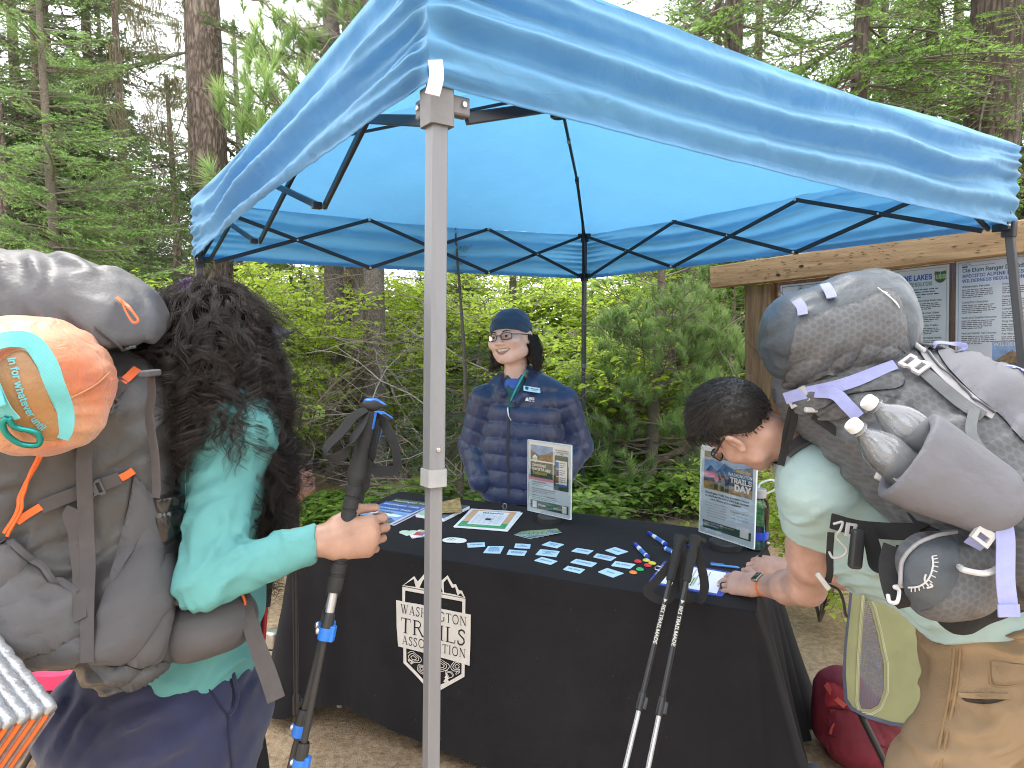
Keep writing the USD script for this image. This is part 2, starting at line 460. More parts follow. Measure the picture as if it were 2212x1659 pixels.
# ---------------------------------------------------------------- materials
MATS = {}
def M(name,col,rough=0.6,var=0.15,vs=8.0,bump=0.0,bs=60.0,col2=None,metal=0.0,spec=0.5,translucent=0.0,space="object",sheen=0.0,detail=4.0,stretch=None,weave=0.0,coat=0.0,rotz=None,crease=0.0,cs=9.0):
    """A procedural surface: a colour that drifts by noise, fine relief, optional weave and light passing through."""
    c = np.array(col,float); c2 = np.array(col2,float) if col2 is not None else c * (1 - 2.2 * var); c1 = c if col2 is not None else c * (1 + var)
    n = {"tc": ("texture_coordinate",{}),"mp": ("mapping",{"scale": tuple(stretch or (1,1,1))}),
         "n": ("noise_texture",{"scale": vs,"detail": detail,"roughness": 0.6}),
         "r": ("rgb_ramp",{"ramp": [(0.25,tuple(np.clip(c2,0,1))),(0.75,tuple(np.clip(c1,0,1)))]}),
         "p": ("principled_bsdf",{"roughness": rough,"metallic": metal,"specular_ior_level": spec,"sheen_weight": sheen,"coat_weight": coat})}
    l = [("tc.object","mp.vector"),("mp.vector","n.vector"),("n.fac","r.fac"),("r.color","p.base_color")]
    if bump:
        n["bn"] = ("noise_texture",{"scale": bs,"detail": 4.0,"roughness": 0.6}); n["b"] = ("bump",{"strength": 1.0,"distance": bump})
        l += [("mp.vector","bn.vector"),("b.normal","p.normal")]
        if weave:
            n["w1"] = ("wave_texture",{"wave_type": "bands","bands_direction": "diagonal","scale": weave,"distortion": 0.5}); n["wm"] = ("mix_float",{"fac": 0.45})
            l += [("tc.object","w1.vector"),("bn.fac","wm.a"),("w1.fac","wm.b"),("wm.result","b.height")]
        else: l += [("bn.fac","b.height")]
    if crease:
        n["cr"] = ("noise_texture",{"type": "ridged_multifractal","scale": cs,"detail": 3.0,"roughness": 0.45,"distortion": 1.3,"gain": 1.4}); n["cb"] = ("bump",{"strength": 1.0,"distance": crease})
        l = [x for x in l if x != ("b.normal","p.normal")] + [("mp.vector","cr.vector"),("cr.fac","cb.height"),("cb.normal","p.normal")] + ([("b.normal","cb.normal")] if bump else [])
    if rotz is not None:
        n["vr"] = ("vector_rotate",{"rotate_type": "z_axis","angle": math.radians(rotz)}); l = [x for x in l if x != ("tc.object","mp.vector")] + [("tc.object","vr.vector"),("vr.vector","mp.vector")]
    out = "p.BSDF"
    if translucent:
        n["t"] = ("translucent_bsdf",{}); n["mx"] = ("mix_closure",{"fac": translucent})
        l += [("r.color","t.color"),("p.BSDF","mx.closure1"),("t.BSDF","mx.closure2")]; out = "mx.closure"
    MATS[name] = usdkit.material(stage,"/World/Looks/" + name,n,l,surface=out)
    return name

def foliage(name,dark,mid,light,trans=0.4,rough=0.5,wood=(0.16,0.125,0.10)):
    """Leaves and needles: the mesh's tone runs from old (0) to new growth (1), each piece a little different."""
    n = {"a": ("attribute",{"attribute": "tone"}),"s": ("separate_xyz",{}),"g": ("geometry",{}),"oi": ("object_info",{}),
         "m1": ("math",{"math_type": "multiply_add","value2": 0.24,"value3": -0.12}),"m2": ("math",{"math_type": "add"}),
         "m3": ("math",{"math_type": "multiply_add","value2": 0.2,"value3": -0.1}),"m4": ("math",{"math_type": "add"}),
         "r": ("rgb_ramp",{"ramp": [(0.0,dark),(0.45,mid),(1.0,light)]}),"w": ("mix_color",{"b": wood}),
         "tf": ("math",{"math_type": "multiply_add","value2": -trans,"value3": trans}),
         "p": ("principled_bsdf",{"roughness": rough,"specular_ior_level": 0.35}),"t": ("translucent_bsdf",{}),"mx": ("mix_closure",{})}
    l = [("a.vector","s.vector"),("g.random_per_island","m1.value1"),("s.x","m2.value1"),("m1.value","m2.value2"),("oi.random","m3.value1"),("m2.value","m4.value1"),("m3.value","m4.value2"),
         ("m4.value","r.fac"),("r.color","w.a"),("s.y","w.fac"),("w.result","p.base_color"),("w.result","t.color"),("s.y","tf.value1"),("tf.value","mx.fac"),("p.BSDF","mx.closure1"),("t.BSDF","mx.closure2")]
    MATS[name] = usdkit.material(stage,"/World/Looks/" + name,n,l,surface="mx.closure")

def glassy(name,tint=(1,1,1),ior=1.45,rough=0.02):
    n = {"t": ("transparent_bsdf",{"color": tint}),"g": ("glossy_bsdf",{"color": (1,1,1),"roughness": rough}),"f": ("fresnel",{"IOR": ior}),"mx": ("mix_closure",{})}
    MATS[name] = usdkit.material(stage,"/World/Looks/" + name,n,[("f.fac","mx.fac"),("t.BSDF","mx.closure1"),("g.BSDF","mx.closure2")],surface="mx.closure")
# ================================================================ ground
def ground_z(x,y):
    x,y = np.asarray(x,float),np.asarray(y,float)
    r = np.clip((y - 5.5) / 25,0,1)
    p = np.stack([x * 0.5,y * 0.5,x * 0],-1)
    near = np.clip((np.hypot(x,y - 2) - 4.0) / 4,0,1)
    return (meshkit.fbm(p,3,5) - 0.5) * 0.35 * near + r * 0.5 + (meshkit.fbm(p * 6,3,8) - 0.5) * 0.03
usdkit.material(stage,"/World/Looks/forest_floor",{
    "tc": ("texture_coordinate",{}),"n1": ("noise_texture",{"scale": 1.3,"detail": 6,"roughness": 0.65}),"n2": ("noise_texture",{"scale": 38,"detail": 6,"roughness": 0.7}),
    "n3": ("noise_texture",{"scale": 190,"detail": 3}),"vo": ("voronoi_texture",{"scale": 55,"randomness": 1}),
    "r1": ("rgb_ramp",{"ramp": [(0.3,(0.32,0.23,0.15)),(0.5,(0.55,0.42,0.285)),(0.68,(0.68,0.545,0.385))]}),
    "r2": ("rgb_ramp",{"ramp": [(0.25,(0.35,0.31,0.28)),(0.55,(0.85,0.8,0.74)),(0.8,(1.15,1.08,1.0))]}),
    "mx": ("mix_color",{"blend_type": "multiply","fac": 1.0,"use_clamp": False}),"ad": ("math",{"math_type": "multiply_add","value2": 0.4}),
    "b": ("bump",{"strength": 1,"distance": 0.02}),"p": ("principled_bsdf",{"roughness": 0.95,"specular_ior_level": 0.2})},
    [("tc.object","n1.vector"),("tc.object","n2.vector"),("tc.object","n3.vector"),("tc.object","vo.vector"),("n1.fac","r1.fac"),("n2.fac","r2.fac"),("r1.color","mx.a"),("r2.color","mx.b"),
     ("mx.result","p.base_color"),("n3.fac","ad.value1"),("n2.fac","ad.value3"),("ad.value","b.height"),("b.normal","p.normal")],surface="p.BSDF")
MATS["forest_floor"] = UsdShade.Material.Get(stage,"/World/Looks/forest_floor")
gx = np.unique(np.concatenate([np.linspace(-80,-6,38),np.linspace(-6,6,121),np.linspace(6,80,38)])); gy = np.unique(np.concatenate([np.linspace(-60,-2,20),np.linspace(-2,8,101),np.linspace(8,120,60)]))
X,Y = np.meshgrid(gx,gy,indexing="ij"); gv = np.stack([X,Y,ground_z(X,Y)],-1).reshape(-1,3); i,j = np.meshgrid(np.arange(len(gx) - 1),np.arange(len(gy) - 1),indexing="ij"); k = i * len(gy) + j
obj("ground",(gv,np.stack([k,k + len(gy),k + len(gy) + 1,k + 1],-1).reshape(-1,4)),"forest_floor",smooth=True,kind="structure")

# ================================================================ plants
foliage("fir_needles",(0.04,0.075,0.022),(0.105,0.19,0.052),(0.27,0.42,0.12),0.45)
foliage("young_fir_needles",(0.08,0.15,0.045),(0.20,0.35,0.095),(0.40,0.58,0.18),0.55)
foliage("dark_needles",(0.045,0.07,0.026),(0.10,0.16,0.05),(0.22,0.32,0.09),0.5)
foliage("hemlock_needles",(0.04,0.075,0.02),(0.115,0.21,0.045),(0.30,0.48,0.10),0.5)
foliage("pine_needles",(0.17,0.27,0.09),(0.34,0.48,0.16),(0.48,0.60,0.20),0.55)
foliage("shrub_leaves",(0.22,0.34,0.04),(0.46,0.60,0.075),(0.58,0.74,0.14),0.6)
foliage("ground_leaves",(0.10,0.17,0.03),(0.26,0.42,0.07),(0.46,0.62,0.14),0.5)
foliage("dry_twigs",(0.13,0.10,0.08),(0.27,0.225,0.185),(0.48,0.43,0.37),0.0,0.8)
foliage("lichen_strands",(0.12,0.11,0.06),(0.22,0.20,0.11),(0.34,0.31,0.18),0.3,0.9)
M("branch_bark",(0.13,0.10,0.08),0.9,0.3,20,0.004,90)

def bark(name,c0,c1,scale,dist,stretch=(1,1,0.28)):
    MATS[name] = usdkit.material(stage,"/World/Looks/" + name,{
        "tc": ("texture_coordinate",{}),"mp": ("mapping",{"scale": stretch}),"v": ("voronoi_texture",{"feature": "distance_to_edge","scale": scale,"randomness": 1}),
        "dn": ("noise_texture",{"scale": scale * 0.8,"detail": 3}),"av": ("mix_vector",{"fac": 0.09}),"n": ("noise_texture",{"scale": scale * 2.2,"detail": 6,"roughness": 0.7}),"n0": ("noise_texture",{"scale": 1.2,"detail": 3}),
        "r": ("rgb_ramp",{"ramp": [(0.0,tuple(np.array(c0) * 0.45)),(0.14,c0),(0.55,c1)]}),"r2": ("rgb_ramp",{"ramp": [(0.3,(0.62,0.6,0.58)),(0.7,(1.2,1.2,1.18))]}),
        "mx": ("mix_color",{"blend_type": "multiply","fac": 1.0,"use_clamp": False}),"ad": ("math",{"math_type": "multiply_add","value2": 0.35}),"mm": ("math",{"math_type": "minimum","value2": 0.3}),
        "b": ("bump",{"strength": 1,"distance": dist}),"p": ("principled_bsdf",{"roughness": 0.92,"specular_ior_level": 0.2})},
        [("tc.object","mp.vector"),("mp.vector","dn.vector"),("mp.vector","av.a"),("dn.color","av.b"),("av.result","v.vector"),("mp.vector","n.vector"),("tc.object","n0.vector"),("v.distance","mm.value1"),("n.fac","ad.value1"),("mm.value","ad.value3"),
         ("ad.value","r.fac"),("n.fac","r2.fac"),("r.color","mx.a"),("r2.color","mx.b"),("mx.result","p.base_color"),("ad.value","b.height"),("b.normal","p.normal")],surface="p.BSDF")
bark("fir_bark",(0.085,0.062,0.05),(0.27,0.215,0.18),22,0.035)
bark("pine_bark",(0.11,0.095,0.085),(0.25,0.22,0.195),40,0.012,(1,1,0.8))
bark("hemlock_bark",(0.07,0.055,0.045),(0.185,0.15,0.125),17,0.03,(1,1,0.2))
bark("sapling_bark",(0.12,0.10,0.08),(0.26,0.22,0.17),50,0.004,(1,1,1.6))

def needles(base,tip_dir,side,length,width,tone):
    """One narrow triangle for each needle."""
    n = len(base); w = side * (width / 2)
    v = np.stack([base - w,base + w,base + tip_dir * length[:,None]],1).reshape(-1,3)
    return v,np.arange(3 * n).reshape(-1,3),np.repeat(tone,3)

def stick(a,b,ra,rb_,tone=0.3):
    v,f = tube(np.array([a,b]),[ra,rb_],3,cap=False)
    return v,f

def fir_branch(seed,L=1.0,droop=0.12,upturn=0.1,nl=0.024,nw=0.0042,dens=150,twig=0.42,wide=0.34,newgrowth=0.3):
    """A flat spray: a stem, alternate twigs, twiglets, needles combed to both sides. Base at the origin, along +x."""
    r = np.random.default_rng(seed)
    ax = lambda t: np.stack([t * L,0.04 * np.sin(3 * t + seed),-droop * L * t ** 1.5 + upturn * L * t ** 3],-1)
    wood,segs = [],[]
    t = np.linspace(0,1,9); c = ax(t); wood.append(tube(c,np.linspace(0.011,0.003,9) * max(L,.6),4,cap=False)); segs.append((c[2:],0.0))
    ntw = int(16 * L + 6)
    for i in range(ntw):
        u = 0.12 + 0.86 * (i + r.random() * 0.5) / ntw; s = 1 if i % 2 else -1
        ln = L * wide * (1.15 - u) * r.uniform(0.75,1.2) * min(1,u * 4 + 0.2)
        a = math.radians(r.uniform(42,62)); d = np.array([math.cos(a),s * math.sin(a),r.uniform(-0.22,0.12)])
        p0 = ax(np.array([u]))[0]; q = np.linspace(0,1,4)[:,None]
        c = p0 + q * d * ln + np.array([0.1,0,-0.10]) * ln * q ** 2
        wood.append(tube(c,np.linspace(0.004,0.0015,4),3,cap=False)); segs.append((c,0.45))
        for k in range(int(ln / 0.055)):
            uu = 0.25 + 0.7 * r.random(); b0 = p0 + uu * d * ln + np.array([0.1,0,-0.10]) * ln * uu ** 2; s2 = r.choice([-1,1])
            a2 = math.atan2(d[1],d[0]) + s2 * math.radians(r.uniform(35,60)); l2 = ln * 0.42 * r.uniform(0.6,1.1) * (1.1 - 0.6 * uu)
            e = b0 + np.array([math.cos(a2),math.sin(a2),r.uniform(-0.3,0.1)]) * l2
            segs.append((np.array([b0,(b0 + e) / 2 + [0,0,0.006],e]),0.6))
    B,D,S,LEN,T = [],[],[],[],[]
    for c,tone in segs:
        ln = np.linalg.norm(np.diff(c,axis=0),axis=1).sum(); n = max(6,int(ln * dens * 2))
        u = r.random(n); q = u * (len(c) - 1); k = np.minimum(q.astype(int),len(c) - 2); w = (q - k)[:,None]
        base = c[k] * (1 - w) + c[k + 1] * w; tg = unit(c[k + 1] - c[k]); up = np.array([0,0,1.0])
        sd = unit(np.cross(up,tg)); ang = r.normal(0,0.85,n) + np.where(r.random(n) < 0.5,0,np.pi)
        out = np.cos(ang)[:,None] * sd + np.sin(ang)[:,None] * np.array([0,0,1.0])
        out[:,2] = np.abs(out[:,2]) * 0.8 - 0.1
        dd = unit(out + tg * r.uniform(0.45,0.95,n)[:,None])
        B.append(base); D.append(dd); S.append(unit(np.cross(dd,r.normal(size=(n,3))))); LEN.append(nl * r.uniform(0.7,1.15,n) * (1 - 0.35 * u ** 6))
        T.append(np.clip(0.12 + tone * 0.35 + newgrowth * (u > 0.55) * (tone > 0) * u + 0.25 * base[:,0] / L * newgrowth * 2 + r.normal(0,0.06,n),0,1))
    v,f,tone = needles(np.vstack(B),np.vstack(D),np.vstack(S),np.concatenate(LEN),nw,np.concatenate(T))
    return (v,f,tone),join(*wood)

def pine_branch(seed,L=0.7,tufts=9,nl=0.10,nw=0.0046,per=85):
    r = np.random.default_rng(seed); wood,B,D,S,LEN,T = [],[],[],[],[],[]
    ax = lambda t: np.stack([t * L,0.05 * np.sin(4 * t + seed) * L,-0.10 * L * np.sin(3 * t) + 0.28 * L * t ** 2.2],-1)
    c = ax(np.linspace(0,1,9)); wood.append(tube(c,np.linspace(0.010,0.004,9),5,cap=False))
    ends = [(c[-1],unit(c[-1] - c[-2]))]
    for i in range(tufts - 1):
        u = 0.3 + 0.65 * (i + 0.4 * r.random()) / max(1,tufts - 1); p0 = ax(np.array([u]))[0]; s = 1 if i % 2 else -1
        d = unit(np.array([0.8,s * r.uniform(0.5,1.1),r.uniform(0.0,0.6)])); ln = L * 0.36 * (1.15 - u) * r.uniform(0.7,1.2) + 0.06
        e = p0 + d * ln + np.array([0,0,0.12 * ln]); q = crom([p0,(p0 + e) / 2 - [0,0,0.015],e],5)
        wood.append(tube(q,np.linspace(0.0045,0.003,5),4,cap=False)); ends.append((e,unit(q[-1] - q[-2] + [0,0,0.15])))
    for e,d in ends:
        n = per; back = r.random(n) ** 0.8 * 0.11; base = e - d * back[:,None]
        o = r.normal(size=(n,3)); o = unit(o - (o @ d)[:,None] * d)
        sp = r.uniform(0.25,1.2,n) * np.where(back < 0.02,0.5,1.0); dd = unit(d * 1.0 + o * sp[:,None])
        B.append(base); D.append(dd); S.append(unit(np.cross(dd,r.normal(size=(n,3))))); LEN.append(nl * r.uniform(0.7,1.15,n)); T.append(np.clip(0.62 - back * 4.5 + r.normal(0,0.1,n),0,1))
    v,f,tone = needles(np.vstack(B),np.vstack(D),np.vstack(S),np.concatenate(LEN),nw,np.concatenate(T))
    return (v,f,tone),join(*wood)

def leaf(p,d,up,L,w,tone):
    """An ovate leaf folded along its middle, 6 triangles."""
    s = unit(np.cross(d,up)); up = np.cross(s,d)
    mid = [p,p + d * L * 0.4 + up * L * 0.02,p + d * L * 0.75,p + d * L - up * L * 0.12]
    l1,l2 = p + d * L * 0.35 + s * w / 2 + up * L * 0.1,p + d * L * 0.7 + s * w * 0.36 + up * L * 0.06
    r1,r2 = p + d * L * 0.35 - s * w / 2 + up * L * 0.1,p + d * L * 0.7 - s * w * 0.36 + up * L * 0.06
    v = np.array(mid + [l1,l2,r1,r2]); f = np.array([[0,4,1],[1,4,5],[1,5,2],[2,5,3],[0,1,6],[1,7,6],[1,2,7],[2,3,7]])
    return v,f,np.full(8,tone)

def leafy_branch(seed,L=0.5,n=16,size=0.055,droop=0.2,dens_side=3):
    r = np.random.default_rng(seed); wood,out = [],[]
    stems = [crom([V(0,0,0),V(0.5 * L,0.03,0.12 * L),V(L,0,-droop * L * 0.3)],7)]
    for k in range(dens_side):
        u = 0.25 + 0.5 * k / max(1,dens_side - 1); p0 = stems[0][int(u * 6)]; a = (1 if k % 2 else -1) * r.uniform(0.5,1.0)
        stems.append(crom([p0,p0 + V(0.2 * math.cos(a),0.2 * math.sin(a),0.05) * L,p0 + V(0.45 * math.cos(a),0.45 * math.sin(a),0.02) * L],5))
    for s in stems:
        wood.append(tube(s,np.linspace(0.004,0.0015,len(s)),3,cap=False)); m = max(4,int(n * (1 if s is stems[0] else 0.5)))
        for i in range(m):
            u = 0.15 + 0.85 * (i + 1) / m; k = min(int(u * (len(s) - 1)),len(s) - 2); p = s[k] + (s[k + 1] - s[k]) * (u * (len(s) - 1) - k); t = unit(s[k + 1] - s[k])
            a = (1 if i % 2 else -1) * r.uniform(0.6,1.2); sd = unit(np.cross(V(0,0,1),t))
            d = unit(t * math.cos(a) + sd * math.sin(a) + V(0,0,r.uniform(-0.35,0.25))); up = unit(V(r.normal(0,.35),r.normal(0,.35),1))
            Lf = size * r.uniform(0.6,1.2); out.append(leaf(p,d,up,Lf,Lf * 0.62,np.clip(0.5 + r.normal(0,0.16),0,1)))
    v,f = join(*[(a,b) for a,b,_ in out])
    return (v,f,np.concatenate([c for _,_,c in out])),join(*wood)

def low_plant(seed,n=14,size=0.05,h=0.14,spread=0.13):
    r = np.random.default_rng(seed); out,wood = [],[]
    for i in range(n):
        a = r.uniform(0,6.28); rr = spread * r.random() ** 0.6; p = V(rr * math.cos(a),rr * math.sin(a),h * r.uniform(0.45,1.1)); wood.append(stick(V(rr * 0.3 * math.cos(a),rr * 0.3 * math.sin(a),0),p,0.002,0.001))
        for k in range(3):
            b = a + k * 2.1 + r.normal(0,.3); d = unit(V(math.cos(b),math.sin(b),r.uniform(-0.2,0.25))); Lf = size * r.uniform(0.6,1.2)
            out.append(leaf(p,d,unit(V(r.normal(0,.2),r.normal(0,.2),1)),Lf,Lf * 0.66,np.clip(0.5 + r.normal(0,0.2),0,1)))
    v,f = join(*[(a,b) for a,b,_ in out])
    return (v,f,np.concatenate([c for _,_,c in out])),join(*wood)

def bare_branch(seed,L=1.2,forks=7):
    """A dead branch: crooked, forked, without needles."""
    r = np.random.default_rng(seed); out,tones = [],[]
    def grow_(p,d,ln,rad,depth):
        n = 5; pts = [p]; q = d.copy()
        for i in range(n):
            q = unit(q + r.normal(0,0.17,3) + V(0,0,0.02)); pts.append(pts[-1] + q * ln / n)
        pts = np.array(pts); out.append(tube(pts,np.linspace(rad,rad * 0.3,len(pts)),4 if depth == 0 else 3,cap=False)); tones.append(np.full(len(out[-1][0]),np.clip(r.normal(0.55,0.18),0,1)))
        if depth < 2:
            for k in range(forks if depth == 0 else 3):
                i = r.integers(1,n); e = unit(unit(pts[i + 1] - pts[i]) + r.normal(0,0.55,3)); grow_(pts[i],e,ln * r.uniform(0.25,0.5) * (1 if depth == 0 else .8),rad * 0.5,depth + 1)
    grow_(V(0,0,0),V(1,0,0),L,0.006,0)
    v,f = join(*out)
    return v,f,np.concatenate(tones)

def lichen(seed,L=0.35):
    r = np.random.default_rng(seed); v,f,t,n = [],[],[],0
    for i in range(26):
        p = V(r.uniform(-.08,.08),r.uniform(-.03,.03),0); q = [p]
        for k in range(5): q.append(q[-1] + V(r.normal(0,.012),r.normal(0,.012),-L / 5 * r.uniform(.5,1.1)))
        a,b = tube(np.array(q),np.linspace(0.0025,0.001,6),3,cap=False); v.append(a); f.append(b + n); n += len(a); t.append(np.full(len(a),r.uniform(.2,.9)))
    return np.vstack(v),np.vstack(f),np.concatenate(t)

def tone3(t):
    t = np.asarray(t,float)
    return t if t.ndim == 2 else np.stack([t,0 * t,0 * t],1)

def frames(x,up=V(0,0,1),roll=0.0):
    """Quaternions (w, x, y, z) that turn +x to the given directions, z kept up."""
    x = unit(x); y = unit(np.cross(up,x)); z = np.cross(x,y)
    if np.size(roll) > 1 or roll:
        c,s = np.cos(roll)[:,None] if np.size(roll) > 1 else math.cos(roll),np.sin(roll)[:,None] if np.size(roll) > 1 else math.sin(roll)
        y,z = y * c + z * s,z * c - y * s
    from scipy.spatial.transform import Rotation
    q = Rotation.from_matrix(np.stack([x,y,z],-1)).as_quat()
    return q[:,[3,0,1,2]]

def scatter(path_parent,name,protos,pos,quat,scale,which,kind="stuff",label=None,cat_=None):
    """A PointInstancer whose prototypes are its children: protos is a list of [(name, mesh, material, tone), ...]."""
    base = str(path_parent.GetPath()) if path_parent is not None else "/World"
    path = numbered(base + "/" + name); pi = UsdGeom.PointInstancer.Define(stage,path)
    off = np.zeros(3); q = base
    while q != "/World": off = off + LOC.get(q,0); q = q.rsplit("/",1)[0]
    rel = pi.CreatePrototypesRel()
    for k,pieces in enumerate(protos):
        x = UsdGeom.Xform.Define(stage,f"{path}/spray_{k + 1:03d}")
        for nm,(v,f),m,tone in pieces:
            g = usdkit.mesh(stage,f"{path}/spray_{k + 1:03d}/{nm}",(v,f),MATS[m],smooth=False); g.CreateDoubleSidedAttr(True)
            if tone is not None: UsdGeom.PrimvarsAPI(g).CreatePrimvar("tone",Sdf.ValueTypeNames.Float3Array,"vertex").Set(Vt.Vec3fArray.FromNumpy(tone3(tone).astype(np.float32)))
        rel.AddTarget(x.GetPath())
    pi.CreateProtoIndicesAttr(Vt.IntArray.FromNumpy(np.asarray(which,np.int32)))
    pi.CreatePositionsAttr(Vt.Vec3fArray.FromNumpy((np.asarray(pos) - off).astype(np.float32)))
    pi.CreateOrientationsAttr(Vt.QuathArray([Gf.Quath(*map(float,q)) for q in quat]))
    sc = np.asarray(scale,float); sc = np.repeat(sc[:,None],3,1) if sc.ndim == 1 else sc
    pi.CreateScalesAttr(Vt.Vec3fArray.FromNumpy(sc.astype(np.float32)))
    tag(pi,label,cat_,None,kind)
    return pi.GetPrim()

def spray_protos(maker,seeds,needle_mat,**k):
    """Sprays as one mesh each: needles or leaves, and the wood that carries them (marked in the tone's second number)."""
    out = []
    for s in seeds:
        (v,f,t),w = maker(s,**k); tt = np.vstack([np.stack([t,0 * t,0 * t],1),np.tile([.3,1.,0.],(len(w[0]),1))]); out.append([("spray",join((v,f),w),needle_mat,tt)])
    return out

def baked(parent,name,protos,pos,quat,scale,which,kind="stuff"):
    """The same as scatter, but as one mesh."""
    from scipy.spatial.transform import Rotation
    R = Rotation.from_quat(np.asarray(quat)[:,[1,2,3,0]]).as_matrix(); V_,F_,T_,n = [],[],[],0
    for i in range(len(pos)):
        _,(v,f),m,tn = protos[which[i]][0]; V_.append((np.asarray(v) * scale[i]) @ R[i].T + pos[i]); F_.append(np.asarray(f) + n); T_.append(tone3(tn)); n += len(v)
    return obj(name,(np.vstack(V_),np.vstack(F_)),protos[0][0][2],parent,smooth=False,tone=np.vstack(T_),kind=kind)

def trunk_mesh(pts,radii,sides=18,rough=0.06,seed=0,n=40):
    c = crom(pts,n); r = np.interp(np.linspace(0,1,n),np.linspace(0,1,len(radii)),radii); v,f = tube(c,r,sides,cap=True)
    m = n * sides; axis = np.repeat(c,sides,0); d = v[:m] - axis
    v[:m] = axis + d * (1 + rough * (2 * meshkit.fbm(v[:m] * V(9,9,2.5),3,seed) - 1))[:,None] * (1 + 0.5 * rough * (2 * meshkit.noise(v[:m] * V(2,2,.8),seed + 3) - 1))[:,None]
    return v,f

def tree(name,label,base,top_h,r0,bark_mat,protos,n_br,z0,reach,seed,lean=(0,0),r1=0.25,elev=(-0.1,0.3),group=None,face=None,taper=0.85,curve=0.15,density_top=1.0,extra_dead=0,cat_="tree",trunk_n=40,zmax=None):
    """A conifer: tapered trunk, crown of sprays in loose whorls. reach: spray length at the crown's foot; face: limits sprays to those that lean to that side of the trunk."""
    r = np.random.default_rng(seed); base = np.asarray(base,float); t = thing(name,label,cat_,base,0,group)
    top = base + V(lean[0],lean[1],top_h); mid = (base + top) / 2 + V(r.normal(0,.04),r.normal(0,.04),0) * curve * 4
    obj("trunk",trunk_mesh([base - V(0,0,.15),base + (mid - base) * .5,mid,top],[r0 * 1.15,r0 * 0.95,r0 * (1 - 0.5 * (1 - r1)),r0 * r1],18,0.07,seed,trunk_n),bark_mat,t,smooth=True)
    z = z0 + ((zmax or top_h) - z0) * np.sort(r.random(n_br)) ** density_top; u = z / top_h
    az = r.uniform(0,2 * np.pi,n_br)
    if face is not None: az = face[0] + r.uniform(-face[1],face[1],n_br)
    c = crom([base,base + (mid - base) * .5,mid,top],200); pos = c[np.clip((u * 199).astype(int),0,199)]
    w = np.clip((z - z0) / max(top_h - z0,.1),0,1); ln = reach * (1 - taper * w) * r.uniform(0.7,1.2,n_br)
    el = elev[0] + (elev[1] - elev[0]) * w + r.normal(0,.1,n_br)
    d = np.stack([np.cos(az) * np.cos(el),np.sin(az) * np.cos(el),np.sin(el)],1)
    k = len(protos); baked(t,"crown",protos,pos,frames(d,roll=r.normal(0,.45,n_br)),ln,r.integers(0,k,n_br))
    if extra_dead:
        zz = r.uniform(0.05,z0 + 0.5,extra_dead); aa = r.uniform(0,2 * np.pi,extra_dead); ee = r.normal(0.05,.25,extra_dead)
        dd = np.stack([np.cos(aa) * np.cos(ee),np.sin(aa) * np.cos(ee),np.sin(ee)],1); pp = c[np.clip((zz / top_h * 199).astype(int),0,199)]
        baked(t,"dead_branches",DEAD,pp,frames(dd),r.uniform(.4,1.1,extra_dead),r.integers(0,len(DEAD),extra_dead))
    return t

DEAD = []
for s in range(4):
    v,f,tn = bare_branch(40 + s); DEAD.append([("stem",(v,f),"dry_twigs",tn)])
FIR = spray_protos(fir_branch,(1,2,3,4),"fir_needles",dens=58,nw=.0075,nl=.027)
YOUNG = spray_protos(fir_branch,(11,12,13,14),"young_fir_needles",nl=0.031,nw=0.0072,dens=62,newgrowth=0.5)
DARK = spray_protos(fir_branch,(21,22,23),"dark_needles",nl=0.035,nw=0.010,dens=48,droop=0.25)
HEM = spray_protos(fir_branch,(31,32,33,34),"hemlock_needles",nl=0.022,nw=0.0085,dens=58,droop=0.32,upturn=0.0,wide=0.42,newgrowth=0.55)
FAR_DARK = spray_protos(fir_branch,(24,25),"dark_needles",nl=0.045,nw=0.018,dens=22,droop=0.25)
FAR_HEM = spray_protos(fir_branch,(35,36),"hemlock_needles",nl=0.032,nw=0.016,dens=24,droop=0.32,upturn=0.0,wide=0.42,newgrowth=0.55)
FAR_FIR = spray_protos(fir_branch,(5,6),"fir_needles",nl=0.04,nw=0.016,dens=24)
PINE = spray_protos(pine_branch,(51,52,53,54),"pine_needles")
SHRUB = spray_protos(leafy_branch,(61,62,63,64),"shrub_leaves")
LOW = spray_protos(low_plant,(71,72,73,74,75),"ground_leaves")
LICH = [[("strand",lichen(s)[:2],"lichen_strands",lichen(s)[2])] for s in (81,82)]

def G(px,d):
    """The ground point below the pixel column px at camera depth d."""
    p = P(px,705,d); return V(p[0],p[1],float(ground_z(p[0],p[1])))

# --- trees one can tell apart
tree("fir_tree","young bright green fir left of the canopy, its slim trunk above the grey pack",G(160,5.2),5.0,0.06,"sapling_bark",YOUNG,230,0.5,1.5,101,lean=(-0.12,0),elev=(-0.2,0.35),taper=0.75)
t = tree("fir_tree","thick rough-barked fir trunk rising just left of the blue canopy",G(468,6.6),12,0.185,"fir_bark",DARK,34,3.6,1.9,102,lean=(-0.1,0),r1=0.7,elev=(-0.6,-0.1),trunk_n=90,extra_dead=14)
r = np.random.default_rng(5); n = 46; az = r.uniform(0,6.28,n); zz = r.uniform(2.6,5.6,n); b = G(468,6.6)
scatter(t,"lichen",LICH,np.stack([b[0] - r.uniform(.2,1.0,n),b[1] + r.uniform(-.5,.5,n),zz],1),frames(np.tile(V(1,0,0),(n,1)) + r.normal(0,.2,(n,3))),r.uniform(.7,1.6,n),r.integers(0,2,n))
tree("pine_tree","long-needled pine hanging its branches over the canopy's upper left edge",G(770,6.4),9.5,0.085,"pine_bark",PINE,110,3.2,1.75,103,lean=(0.25,0),elev=(0.0,0.35),taper=0.35,extra_dead=8)
tree("pine_tree","bushy long-needled pine between the back canopy leg and the wooden notice board",G(1408,5.75),4.0,0.055,"sapling_bark",PINE,125,0.3,1.2,104,lean=(0.16,0.1),elev=(0.05,0.5),taper=0.55,extra_dead=10)
